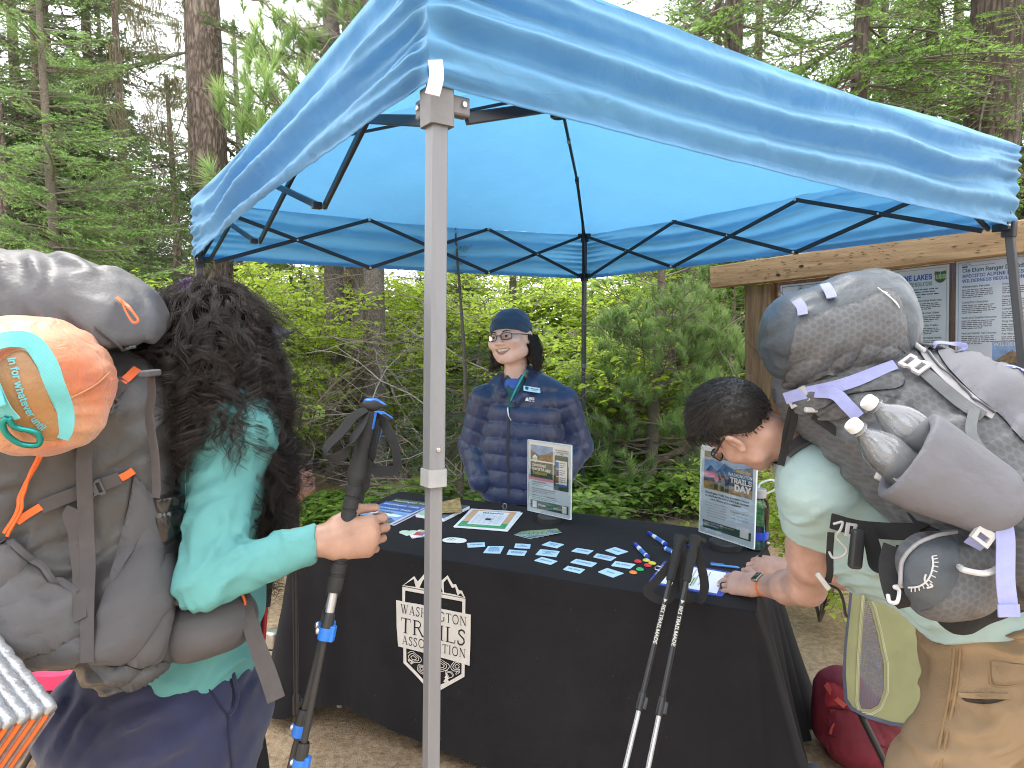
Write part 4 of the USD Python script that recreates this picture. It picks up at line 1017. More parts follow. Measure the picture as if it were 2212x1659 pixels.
for s in (0.0,0.35,0.7,0.9,0.97,0.985):
    p,N,*_ = perim(uu); q = (p - V(TL / 2,TD / 2)) * s + V(TL / 2,TD / 2); P3 = FL * V(1,1,0) + q[:,:1] * TX + q[:,1:] * TY
    z = ZT + 0.0035 + 0.0025 * (meshkit.fbm(np.c_[q * 6,0 * q[:,:1]],3,2) - .5) * min(1,(1 - s) * 8); rows.append(np.c_[P3[:,:2],z])
for v in vv: rows.append(cloth_pt(uu,np.full(nu,v)))
G_ = np.array(rows); m = len(G_); i,j = np.meshgrid(np.arange(m - 1),np.arange(nu),indexing="ij"); j2 = (j + 1) % nu
f = np.stack([i * nu + j,(i + 1) * nu + j,(i + 1) * nu + j2,i * nu + j2],-1).reshape(-1,4)
tc = thing("tablecloth","black floor-length tablecloth with a white trails association emblem on its front","tablecloth",(FL + TX * TL / 2 + TY * TD / 2) * V(1,1,0) + V(0,0,ZT))
obj("cloth",(G_.reshape(-1,3),f),"black_cloth",tc,smooth=True)

rl = np.random.default_rng(2); lint = []
for k in range(26):
    u_,v_ = rl.uniform(.1,TL - .1),rl.uniform(.05,.95); q = cloth_pt(np.array([u_,u_ + .004]),np.array([v_,v_ + rl.normal(0,.006)])) - TY * .0016; lint.append(tube(np.array([q[0],(q[0] + q[1]) / 2 + rl.normal(0,.001,3),q[1]]),.00035,3,cap=False))
M("lint_grey",(0.16,0.155,0.15),.9)
obj("lint",lint,"lint_grey",tc,smooth=False,kind="stuff")
# the emblem: flat print that follows the cloth
M("emblem_white",(0.66,0.62,0.57),0.85,0.05,12,0.0004,700)
M("emblem_black",(0.014,0.014,0.016),0.9,0.1,5)
STROKES = {  # a serif alphabet for the emblem: (polyline, width) in a box of height 1
 "W": (1.25,[([(0.12,1),(0.42,0)],.13),([(0.42,0),(0.66,.95)],.06),([(0.60,1),(0.88,0)],.13),([(0.88,0),(1.14,1)],.06),([(0,.98),(.26,.98)],.05),([(.46,.98),(.74,.98)],.05),([(1.02,.98),(1.25,.98)],.05)]),
 "A": (0.95,[([(.12,0),(.46,1)],.06),([(.46,1),(.82,0)],.14),([(.24,.34),(.68,.34)],.06),([(0,.02),(.26,.02)],.05),([(.66,.02),(.96,.02)],.05)]),
 "S": (0.62,[([(.54,.78),(.50,.93),(.30,.99),(.10,.88),(.10,.70),(.30,.55),(.50,.42),(.54,.22),(.40,.05),(.20,.01),(.06,.08),(.03,.26)],.11)]),
 "H": (0.98,[([(.16,0),(.16,1)],.13),([(.82,0),(.82,1)],.13),([(.16,.5),(.82,.5)],.06)] + [([(x - .16,y),(x + .16,y)],.05) for x in (.16,.82) for y in (.02,.98)]),
 "I": (0.36,[([(.18,0),(.18,1)],.14),([(.02,.02),(.34,.02)],.05),([(.02,.98),(.34,.98)],.05)]),
 "N": (1.0,[([(.14,0),(.14,1)],.06),([(.14,1),(.86,.02)],.14),([(.86,0),(.86,1)],.06),([(0,.02),(.28,.02)],.05),([(0,.98),(.2,.98)],.05),([(.72,.98),(1,.98)],.05)]),
 "G": (0.98,[([(.86,.78),(.78,.93),(.52,.99),(.24,.90),(.09,.66),(.08,.36),(.22,.10),(.50,.01),(.74,.05),(.84,.12),(.84,.42)],.11),([(.68,.44),(.98,.44)],.05)]),
 "T": (0.86,[([(.43,0),(.43,1)],.14),([(.03,.97),(.83,.97)],.06),([(.04,.97),(.03,.78)],.05),([(.82,.97),(.83,.78)],.05),([(.27,.02),(.59,.02)],.05)]),
 "O": (1.02,[([(.51,.99),(.24,.90),(.09,.66),(.08,.36),(.24,.09),(.51,.01),(.78,.09),(.93,.36),(.93,.66),(.78,.90),(.51,.99)],.11)]),
 "R": (0.92,[([(.16,0),(.16,1)],.14),([(.16,.97),(.48,.97),(.64,.86),(.66,.70),(.54,.55),(.16,.50)],.08),([(.46,.52),(.82,.01),(.95,.01)],.12),([(0,.02),(.32,.02)],.05),([(0,.98),(.2,.98)],.05)]),
 "L": (0.80,[([(.16,0),(.16,1)],.14),([(.16,.03),(.74,.03),(.78,.24)],.06),([(0,.98),(.34,.98)],.05),([(0,.02),(.2,.02)],.05)]),
 "C": (0.92,[([(.84,.76),(.76,.92),(.52,.99),(.24,.90),(.09,.66),(.08,.36),(.22,.10),(.50,.01),(.76,.08),(.86,.24)],.11)])}
def serif(s,h,width,x,y):
    gs,cx = [],0
    for ch in s:
        w,st = STROKES[ch]; gs += [affinity.translate(LineString(l).buffer(k / 2,cap_style="flat",join_style="round",quad_segs=3),cx,0) for l,k in st]; cx += w + .17
    g = unary_union(gs); g = affinity.scale(g,width / (cx - .17),h,origin=(0,0)); return affinity.translate(g,x,y)
def poly(*p): return Polygon(p).buffer(0)
plate = poly((.500,.571),(.816,.572),(.817,.387),(.514,.397),(.506,.47))
shield_o = poly((.525,.625),(.792,.625),(.797,.343),(.664,.243),(.538,.338))
shield_i = shield_o.buffer(-.0125,join_style="mitre")
line = shield_o.buffer(-.015,join_style="mitre").difference(shield_o.buffer(-.0165,join_style="mitre"))
mo = poly((.525,.628),(.575,.672),(.592,.655),(.640,.715),(.668,.690),(.690,.672),(.715,.696),(.740,.668),(.752,.671),(.765,.652),(.778,.652),(.792,.627))
mi = unary_union([poly((.530,.631),(.573,.662),(.588,.620),(.592,.618),(.612,.660),(.640,.700),(.668,.665),(.690,.655),(.714,.684),(.737,.655),(.750,.660),(.760,.632),(.773,.642),(.786,.629),(.75,.633),(.60,.633))]).intersection(mo)
snow = unary_union([poly((.575,.668),(.588,.622),(.598,.648)),poly((.640,.708),(.652,.66),(.645,.625),(.664,.668)),poly((.700,.680),(.706,.62),(.690,.655)),poly((.758,.662),(.760,.630),(.768,.650))])
white = unary_union([shield_o.difference(shield_i),line.difference(line),mo.difference(mi),snow.intersection(mo)]).difference(line)
topo = []
rr = random.Random(4)
for (x,y,r0,n_) in ((.70,.36,.030,3),(.765,.372,.026,3),(.735,.335,.018,2),(.58,.365,.028,3),(.615,.33,.022,3),(.785,.345,.02,2),(.645,.37,.018,2),(.56,.345,.016,2)):
    for q in range(n_):
        r = r0 * (1 - q * .33); a = [i * .35 for i in range(19)]; ln = LineString([(x + r * (1 + .22 * math.sin(2 * t + x * 90)) * math.cos(t),y + .75 * r * (1 + .2 * math.cos(3 * t + y * 70)) * math.sin(t)) for t in a]); topo.append(ln.buffer(.0011))
base_low = shield_o.buffer(-.019,join_style="mitre").intersection(sbox(0,0,1,.405))
tree_ = unary_union([poly((x - w,y),(x + w,y),(x + w * .1,y + w * 1.5),(x - w * .1,y + w * 1.5)) for x,sc,y0 in ((.722,1,.285),(.672,.8,.262)) for w,y in [(.017 * sc,y0),(.014 * sc,y0 + .017 * sc),(.010 * sc,y0 + .033 * sc),(.006 * sc,y0 + .046 * sc)]])
trail = poly((.664,.245),(.705,.275),(.735,.295),(.715,.30),(.69,.285),(.668,.27),(.65,.262))
white = unary_union([white,unary_union(topo).intersection(base_low),tree_.intersection(shield_o),trail.intersection(shield_o)])
letters = unary_union([serif("WASHINGTON",.034,.277,.522,.526),serif("TRAILS",.056,.272,.524,.454),serif("ASSOCIATION",.033,.268,.531,.410)])
def on_cloth(g,lift,dense=.02):
    v,f = flat(g,dense); s,z = v[:,0],v[:,1]; vv_ = (ZT + .004 - z) / (ZT - .06)
    for _ in range(6):
        p = cloth_pt(s,vv_); vv_ = vv_ + (p[:,2] - z) / (ZT - .06)
    p = cloth_pt(s,vv_); e = 1e-3; n = unit(np.cross(cloth_pt(s + e,vv_) - p,cloth_pt(s,vv_ - e) - p)); n = n * np.sign(n @ -TY)[:,None]
    return p + n * lift,f
def tess(g,c=.02):
    x0,y0,x1,y1 = g.bounds; out = []
    for x in np.arange(x0,x1,c):
        for y in np.arange(y0,y1,c):
            q = g.intersection(sbox(x,y,x + c,y + c))
            out += [k for k in getattr(q,"geoms",[q]) if k.geom_type == "Polygon" and k.area > 1e-9]
    return shapely.MultiPolygon(out)
obj("emblem",on_cloth(tess(white.difference(plate)),.0022),"emblem_white",tc,smooth=False,label="white shield emblem with mountains and trees")
g = obj("emblem_plate",on_cloth(tess(plate),.0030),"emblem_white",tc,smooth=False,label="white name plate across the shield")
obj("lettering",on_cloth(tess(letters),.0038),"emblem_black",g,smooth=False)

# ================================================================ things on the table
ZS = ZT + .0045
def tp(px,py,z=ZS): return PZ(px,py,z)
M("paper_white",(0.82,0.82,0.83),0.7,0.03,10); M("paper_cream",(0.80,0.81,0.76),0.7,0.03,10); M("paper_blue",(0.48,0.68,0.85),0.65,0.04,10); M("ink_navy",(0.03,0.06,0.16),0.7); M("ink_black",(0.02,0.02,0.022),0.7)
M("ink_green",(0.03,0.10,0.065),0.6); M("ink_grey",(0.22,0.24,0.26),0.7); M("print_sky",(0.26,0.45,0.74),0.5,0.25,14); M("print_meadow",(0.17,0.27,0.06),0.5,0.35,40); M("print_peaks",(0.12,0.16,0.26),0.5,0.45,50); M("print_blue",(0.04,0.13,0.42),0.45,0.15,10)
M("print_orange",(0.70,0.42,0.24),0.6,0.06,10); M("print_green",(0.06,0.36,0.13),0.6,0.06,10); M("print_tan",(0.46,0.30,0.10),0.6,0.3,40); M("print_forest",(0.05,0.10,0.045),0.5,0.5,60); M("print_autumn",(0.30,0.17,0.05),0.5,0.5,60); M("print_pink",(0.75,0.30,0.42),0.6,0.1); M("print_teal",(0.03,0.20,0.24),0.5,0.4,60,col2=(0.02,0.07,0.09)); M("print_leaf",(0.32,0.42,0.12),0.5,0.5,90,col2=(0.06,0.14,0.12)); M("print_yellow",(0.72,0.55,0.10),0.6); M("print_red",(0.62,0.08,0.08),0.6); M("print_purple",(0.30,0.18,0.45),0.6); M("ink_white",(0.8,0.8,0.8),0.6); M("mint",(0.42,0.62,0.45),0.6,.05); M("sticker_green",(0.60,0.72,0.52),0.6,.04); M("print_lake",(0.10,0.26,0.52),0.45,0.4,30); M("skin_print",(0.5,0.3,0.22),0.6)

def quad_frame(c,z):
    """Origin, x, y, w, h of the printed sheet whose corners TL TR BR BL stand at these pixels on the plane z."""
    a = [tp(*q,z) for q in c]; x = unit((a[1] - a[0]) + (a[2] - a[3])); w = (np.linalg.norm(a[1] - a[0]) + np.linalg.norm(a[2] - a[3])) / 2
    y = unit((a[0] - a[3]) + (a[1] - a[2])); y = unit(y - x * (x @ y)); h = (np.linalg.norm(a[0] - a[3]) + np.linalg.norm(a[1] - a[2])) / 2
    c0 = sum(a) / 4; return c0 - x * w / 2 - y * h / 2,x,y,w,h
def leaf_slab(o,x,y,w,h,t,curl=0.0,n=10,rnd=0.0):
    """A sheet or a stack of sheets, t thick, its far corner curling up."""
    g = sbox(0,0,w,h) if not rnd else sbox(rnd,rnd,w - rnd,h - rnd).buffer(rnd,quad_segs=4)
    if curl == 0: return extrude(g,t,np.stack([x,y,np.cross(x,y)],1),o)
    gx,gy = np.meshgrid(np.linspace(0,1,n),np.linspace(0,1,n),indexing="ij"); z = curl * (np.clip(gx + gy - 1.1,0,1) ** 1.5 * 1.2 + .2 * np.sin(3 * gx) * .3)
    a = o + (gx * w)[...,None] * x + (gy * h)[...,None] * y + z[...,None] * V(0,0,1); a = a.reshape(-1,3); b = a + V(0,0,t)
    i,j = np.meshgrid(np.arange(n - 1),np.arange(n - 1),indexing="ij"); k = (i * n + j).ravel(); q = np.stack([k,k + n,k + n + 1,k + 1],1); N = n * n
    ed = [(i * n,(i + 1) * n) for i in range(n - 1)] + [((i + 1) * n + n - 1,i * n + n - 1) for i in range(n - 1)] + [(i + 1,i) for i in range(n - 1)] + [((n - 1) * n + i,(n - 1) * n + i + 1) for i in range(n - 1)]
    return np.vstack([a,b]),np.vstack([join((np.vstack([a,b]),q[:,::-1]))[1],join((b,q + N))[1],join((a,np.array([[p,r,r + N,p + N] for p,r in ed])))[1]])

# magazines, fanned
mags = [([(797,1093),(904,1107),(818,1148),(742,1133)],0.0,"print_meadow","front magazine of the fan, mountain meadow cover, by the held poles"),([(818,1085),(919,1097),(829,1145),(752,1131)],1.0,"print_blue","blue-edged magazine lying second from the front of the fan"),([(848,1078),(945,1089),(850,1136),(768,1122)],2.0,"print_forest","rearmost magazine of the fan, dark cover strip")]
for k,(c,lv,pm,lb) in enumerate(mags):
    o,x,y,w,h = quad_frame(c,ZS); z0 = (2 - k) * .0035; o = o + V(0,0,z0); t = thing("magazine",lb,"magazine",o)
    obj("pages",leaf_slab(o,x,y,w,h,.0032),"paper_white",t,smooth=False); s = Sheet(o + V(0,0,.0034),x,y)
    s.add(sbox(.002,.002,w - .002,h - .002),"print_blue" if k == 1 else ("print_purple" if k == 2 else "print_sky"),0); s.add(sbox(.002,h * .82,w - .002,h - .002),"print_blue" if k < 2 else "print_forest",1)
    if k == 0:
        s.add(sbox(.002,.002,w - .002,h * .30),"print_meadow",1); s.add(poly((.002,h * .30),(.03,h * .38),(.06,h * .46),(.085,h * .40),(.12,h * .52),(.15,h * .43),(.19,h * .50),(w - .002,h * .40),(w - .002,h * .30)),"print_peaks",1)
        s.add(poly((0.02,h * .60),(.09,h * .70),(w - .01,h * .66),(w - .03,h * .56),(.1,h * .53)),"paper_white",1); s.add(affinity.translate(text2d("trails",.024,1),w * .34,h * .66),"ink_green",3)
    s.text("Washington Trails",.019,.012,h * .87,"ink_white",3,bold=1,width=w - .03); s.build(t,"cover_print")
# booklet with a folded map flyer on top
c = [(957,1091),(1017,1099),(956,1127),(897,1116)]; o,x,y,w,h = quad_frame(c,ZS)
t = thing("booklet","thick booklet lying flat between the front canopy leg and the bingo sheets","book",o)
obj("pages",leaf_slab(o,x,y,w,h,.014),"paper_white",t,smooth=False); s = Sheet(o + V(0,0,.0145),x,y); s.add(sbox(.001,.001,w - .001,h - .001),"print_peaks",0); s.add(sbox(.001,.001,w * .3,h - .001),"mint",1); s.build(t,"cover_print")
c = [(958,1085),(1013,1088),(975,1103),(915,1112)]; o,x,y,w,h = quad_frame(c,ZS + .02)
g = obj("flyer",leaf_slab(o,x,y,w,h,.0012,curl=.02),"print_tan",smooth=True,label="ochre folded trail map flyer curling up on top of the booklet",cat="flyer")
# bingo sheets
c = [(1029,1101),(1135,1109),(1084,1146),(967,1139)]; o,x,y,w,h = quad_frame(c,ZS)
for k in range(3):
    rr2 = random.Random(k); a = math.radians(rr2.uniform(-2.5,2.5)) * (k < 2); x2 = x * math.cos(a) + y * math.sin(a); y2 = np.cross(V(0,0,1),x2); oo = o + V(0,0,.0016 * k) + x * rr2.uniform(-.006,.006) * (k < 2); lb = ["lowest loose white sheet under the bingo sheet","white sheet peeking out just below the bingo sheet","bingo sheet with orange and green border on top of the pile"][k]
    if k < 2: obj("paper_sheet",leaf_slab(oo,x2,y2,w * 1.0,h,.0012),"paper_white",smooth=False,label=lb,cat="paper")
    else:
        t = thing("bingo_sheet",lb,"paper",oo); obj("page",leaf_slab(oo,x2,y2,w,h,.0012),"paper_white",t,smooth=False); s = Sheet(oo + V(0,0,.0014),x2,y2,.0004)
        s.add(sbox(w * .06,h * .05,w * .94,h * .95),"print_orange"); s.add(sbox(w * .06,h * .05,w * .94,h * .30),"print_green",2); s.add(sbox(w * .2,h * .17,w * .82,h * .88),"paper_white",3); s.text("BINGO",.016,w * .3,h * .76,"ink_black",4,bold=2,width=w * .42)
        for q in range(6): s.add(sbox(w * .24,h * (.24 + q * .09),w * .78,h * (.24 + q * .09) + .0007),"ink_grey",4)
        for q in range(6): s.add(sbox(w * (.24 + q * .108),h * .24,w * (.24 + q * .108) + .0007,h * .69),"ink_grey",4)
        s.add(sbox(w * .456,h * .42,w * .564,h * .51),"ink_black",4)
        for q in range(25):
            if q != 12: s.lines(w * (.25 + q % 5 * .108),h * (.285 + q // 5 * .09),w * .085,2,.008,.0022,"ink_grey",4,q)
        s.lines(w * .12,h * .11,w * .5,2,.009,.003,"mint",4,3); s.build(t)
p = tp(1090,1103) + V(0,0,.005); t = thing("binder_clip","black binder clip on the far edge of the bingo sheets","clip",p); yb = unit(p * V(1,1,0)); xb = np.cross(yb,V(0,0,1))
obj("jaw",extrude(poly((-.010,0),(.010,0),(.004,.012),(-.004,.012)),.018,np.stack([yb,V(0,0,1),xb],1),p - xb * .009 - V(0,0,.006)),"black_plastic",t,smooth=False)
obj("handle",tube(crom([p + xb * .006 + V(0,0,.004),p + xb * .008 + V(0,0,.016),p + xb * .005 + V(0,0,.026),p - xb * .005 + V(0,0,.026),p - xb * .008 + V(0,0,.016),p - xb * .006 + V(0,0,.004)],20) + yb * .003,.0011,6),"steel",t)
# stickers and postcards
p = tp(882,1151); hx,hy = V(1,0,0),V(0,1,0); heart = unary_union([Point(-.014,.006).buffer(.017),Point(.014,.006).buffer(.017),poly((-.029,-.001),(.029,-.001),(0,-.032))])
t = thing("sticker","pale green heart-shaped sticker left of the front canopy leg","sticker",p); obj("backing",extrude(affinity.scale(heart,1.25,1.25,origin=(0,0)),.0015,np.eye(3),p),"sticker_green",t,smooth=False); s = Sheet(p + V(0,0,.0018),hx,hy); s.text("trails",.008,-.02,.002,"mint",1); s.build(t)
pc = tp(900,1162)
for k in range(6):
    a = math.radians(20 + k * 11); x = V(math.cos(a),math.sin(a),0); y = V(-x[1],x[0],0); o = pc + V(.006 * k,.004 * k,.0011 * k) - x * .02; lb = ["lowest","second lowest","third lowest","third","second","topmost"][k] + (" from the top" if k in (3,4) else "") + " colourful sticker card in the fan left of the front leg"
    t = thing("sticker_card",lb,"sticker",o,group="fan of sticker cards"); obj("backing",leaf_slab(o,x,y,.075,.05,.001,rnd=.008),"paper_white",t,smooth=False); s = Sheet(o + V(0,0,.0011),x,y,.0003); s.add(sbox(.004,.004,.071,.02),"print_purple"); s.add(sbox(.004,.02,.05,.046),"print_red"); s.add(Point(.055,.026).buffer(.014),"print_yellow" if k % 2 else "mint",2); s.build(t)
pc = tp(976,1168)
for k in range(5):
    a = math.radians(-14 + k * 5); x = V(math.cos(a),math.sin(a),0); y = V(-x[1],x[0],0); o = pc + V(.022 - .006 * k,-.002 * k,.0012 * k) - x * .035 - y * .028; lb = ["bottom","second from the bottom","middle","second from the top","top mountain-print"][k] + " round-cornered pale green sticker in the pile right of the front leg"
    t = thing("mountain_sticker",lb,"sticker",o,group="pile of pale green stickers"); obj("backing",extrude(affinity.translate(affinity.scale(Point(0,0).buffer(.033),1.1,.9),.036,.03),.001,np.stack([x,y,V(0,0,1)],1),o),"paper_cream",t,smooth=False)
    if k == 4: s = Sheet(o + V(0,0,.0012),x,y,.0003); s.add(poly((.014,.026),(.03,.046),(.036,.039),(.042,.046),(.058,.026),(.05,.03),(.043,.038),(.036,.03),(.030,.038)),"ink_green"); s.text("FOREST",.006,.018,.016,"mint",1); s.build(t)
pc = tp(1150,1156)
for k in range(7):
    a = math.radians(-38 + k * 9); x = V(math.cos(a),math.sin(a),0); y = V(-x[1],x[0],0); o = pc + V(-.075 + k * .019,.004 - .003 * k,.0011 * k); lb = "glossy trail photo postcard, number %s from the left in the fan before the app sign" % ["one","two","three","four","five","six","seven"][k]
    lb = lb.replace("number one from the left","leftmost").replace("number two","second").replace("number three","third").replace("number four","fourth").replace("number five","fifth").replace("number six","sixth").replace("number seven from the left","rightmost and topmost")
    t = thing("postcard",lb,"postcard",o,group="fan of postcards"); obj("card",leaf_slab(o,x,y,.085,.055,.001),"paper_white",t,smooth=False); s = Sheet(o + V(0,0,.0011),x,y,.0003); s.add(sbox(.0,.0,.085,.055),"print_leaf"); s.add(sbox(0,0,.085,.018),"print_teal",2); s.add(poly((.03,.03),(.05,.045),(.065,.03),(.05,.02)),"print_lake",2); s.lines(.006,.010,.06,2,.006,.0028,"ink_white",3,k); s.build(t)
# blue word cards
cx7 = lambda q: [(829.5 + .2 * a,1050.7 + .2 * b) for a,b in q]; cx6 = lambda q: [(1050.7 + .275 * a,1050.7 + .275 * b) for a,b in q]
cards = [(cx7([(895,617),(1088,608),(1092,652),(905,662)]),["Trail Skills"],"light blue word card nearest the pale green stickers"),(cx7([(1125,650),(1297,650),(1255,727),(1073,720)]),["I take","advocacy","actions","through WTA!"],"light blue word card with four lines of small writing"),
 (cx7([(1420,622),(1585,630),(1575,675),(1405,665)]),["My","Partner"],"light blue word card saying My Partner below the bingo sheets"),(cx7([(1352,688),(1545,702),(1515,752),(1325,738)]),["Observing","wildlife"],"light blue word card saying Observing wildlife"),
 (cx7([(1787,600),(1943,630),(1868,670),(1704,635)]),["Family","Time"],"light blue word card right below the postcards"),(cx7([(1690,683),(1897,705),(1860,765),(1637,740)]),["Connecting","with","nature!"],"light blue word card with three lines below the Family Time card"),
 (cx6([(435,558),(557,590),(505,617),(376,585)]),["Dried Fruit"],"light blue word card saying Dried Fruit by the table's front edge"),(cx6([(712,487),(840,507),(800,535),(668,512)]),["Chocolate"],"light blue word card saying Chocolate in the middle of the table"),
 (cx6([(1010,480),(1113,515),(1030,540),(933,505)]),["Health"],"light blue word card nearest the blue-capped marker"),(cx6([(868,530),(1020,560),(975,587),(840,557)]),["I'm a WTA","ambassador!"],"slightly bent light blue word card with two lines between two other cards"),
 (cx6([(705,573),(868,605),(825,635),(660,600)]),["Photography"],"light blue word card saying Photography"),(cx6([(1013,590),(1170,615),(1130,648),(980,625)]),["My Kid(s)"],"light blue word card touching the coloured counters"),
 (cx6([(640,628),(775,655),(735,686),(603,655)]),["My Dog"],"light blue word card saying My Dog at the front edge"),(cx6([(948,645),(1078,685),(995,718),(877,675)]),["Quiet"],"light blue word card nearest the orange counter")]
for c,words,lb in cards:
    a = [tp(*q) for q in c]; o = sum(a) / 4; t = thing("word_card",lb,"card",o); q = np.array(a); xx = unit((q[1] - q[0]) + (q[2] - q[3])); yy = V(-xx[1],xx[0],0); uv = np.c_[(q - o) @ xx,(q - o) @ yy]
    obj("card",extrude(Polygon(uv[::-1]).buffer(0),.0022,np.stack([xx,yy,V(0,0,1)],1),o),"paper_blue",t,smooth=False)
    w = (np.linalg.norm(q[1] - q[0])) * .78; h = np.linalg.norm(q[0] - q[3]); s = Sheet(o + V(0,0,.0023),xx,yy,.0004); n = len(words); hh = min(.009,h * .55 / n)
    for k,wd in enumerate(words):
        g = text2d(wd,hh,1); ww = min(w * .9,g.bounds[2]); s.add(affinity.translate(text2d(wd,hh,1,width=ww),-ww / 2,(n / 2 - k) * hh * 1.35 - hh * 1.1),"ink_navy")
    s.build(t)
# counters
for nm,cc in (("red",(0.62,0.02,0.03)),("yellow",(0.72,0.62,0.05)),("green",(0.03,0.42,0.13)),("orange",(0.85,0.24,0.03))): M("counter_" + nm,cc,0.22,0.04,coat=0.4)
for nm,(a,b),lb in (("red",(1190,592),"glossy red glass counter nearest the word cards, touching the pale yellow one"),("yellow",(1257,584),"pale yellow glass counter farthest back beside the marker pen"),("yellow",(1303,606),"pale yellow glass counter nearest the clipboard's clip"),("red",(1268,624),"glossy red glass counter between the green and the yellow ones"),("green",(1206,655),"glossy green glass counter"),("orange",(1153,679),"glossy orange glass counter at the front of the group")):
    p = tp(1050.7 + .275 * a,1050.7 + .275 * b); obj("glass_counter",lathe([(0,.0075),(.005,.0072),(.010,.0055),(.0135,.003),(.0142,.0012),(.012,0),(0,0)],p,None,22),"counter_" + nm,smooth=True,label=lb,cat="counter")
# markers and pens
M("marker_white",(0.74,0.75,0.76),0.35,0.03); M("marker_blue",(0.015,0.05,0.42),0.3,0.05); M("marker_label",(0.05,0.16,0.5),0.4)
def marker(lb,a,b):
    a,b = tp(1050.7 + .275 * a[0],1050.7 + .275 * a[1],ZS + .008),tp(1050.7 + .275 * b[0],1050.7 + .275 * b[1],ZS + .008); d = unit(b - a); L = np.linalg.norm(b - a); t = thing("marker_pen",lb,"marker",a); R = frame_z(d,V(0,0,1))
    obj("barrel",lathe([(0,.3 * L),(.0078,.3 * L),(.0082,.34 * L),(.0082,.93 * L),(0,.93 * L)],a,R,16),"marker_white",t); obj("cap",lathe([(0,0),(.006,0),(.0075,.004),(.0083,.3 * L),(0,.3 * L)],a,R,16),"marker_blue",t)
    obj("end_plug",lathe([(0,.93 * L),(.0084,.93 * L),(.0084,.99 * L),(.006,L),(0,L)],a,R,16),"marker_blue",t); s = lathe([(.0084,.5 * L),(.0084,.85 * L)],a,R,16); obj("label_band",(s[0],s[1]),"marker_label",t)
marker("blue-capped white marker lying farthest left, pointing at the counters",(1165,450),(1268,556)); marker("blue-capped white marker lying behind the other, toward the app sign",(1272,362),(1412,456)); marker("white marker mostly hidden behind the pole straps, near the right sign",(1620,470),(1478,402)); marker("white marker half hidden behind the pole straps, beside the clipboard",(1530,545),(1400,485))
M("clipboard_blue",(0.03,0.07,0.42),0.25,0.06,coat=0.2); M("pen_blue",(0.10,0.30,0.72),0.3)
c = [(1050.7 + .275 * a,1050.7 + .275 * b) for a,b in ((1380,585),(1960,690),(1830,862),(1286,768))]; o,x,y,w,h = quad_frame(c,ZS); t = thing("clipboard","blue clipboard under the man's hands at the table's right front corner","clipboard",o)
obj("board",leaf_slab(o,x,y,w,h,.003,rnd=.012),"clipboard_blue",t,smooth=False); p = o + V(0,0,.004) + x * .012 + y * h * .5
obj("clip",[extrude(poly((-.004,-.05),(.018,-.04),(.03,-.014),(.03,.014),(.018,.04),(-.004,.05)),.003,np.stack([x,y,V(0,0,1)],1),p + V(0,0,.004)),tube([p - y * .045 + V(0,0,.005),p + y * .045 + V(0,0,.005)],.004,8),tube(crom([p + x * .02 - y * .012 + V(0,0,.007),p - x * .012 - y * .016 + V(0,0,.012),p - x * .012 + y * .016 + V(0,0,.012),p + x * .02 + y * .012 + V(0,0,.007)],16),.002,6)],"steel",t)
o2 = o + V(0,0,.0036) + x * .03 + y * .012; t = thing("paper_form","white sign-up form clamped on the blue clipboard","paper",o2); obj("page",leaf_slab(o2,x,y,w - .05,h - .03,.0012),"paper_white",t,smooth=False); s = Sheet(o2 + V(0,0,.0014),-y,x,.0004); s.o = o2 + V(0,0,.0014) + y * (h - .03)
s.lines(.02,w - .10,h - .08,6,.016,.003,"ink_grey",1,5); s.add(sbox(.09,.04,h - .05,.11),"sticker_green"); s.lines(.1,.10,.08,5,.013,.003,"ink_black",2,7); s.build(t)
a,b = tp(1050.7 + .275 * 1762,1050.7 + .275 * 612,ZS + .005),tp(1050.7 + .275 * 1990,1050.7 + .275 * 638,ZS + .005); t = thing("ballpoint_pen","translucent blue ballpoint pen lying above the clipboard","pen",a); R = frame_z(b - a); L = np.linalg.norm(b - a)
obj("barrel",lathe([(0,.0),(.0045,0),(.0048,.36 * L),(.0042,.38 * L),(.0042,.9 * L),(.0012,L),(0,L)],a,R,12),"pen_blue",t); obj("clip",bar(a + V(0,0,.006),a + unit(b - a) * .045 + V(0,0,.006),.004,.0012),"pen_blue",t,smooth=False)

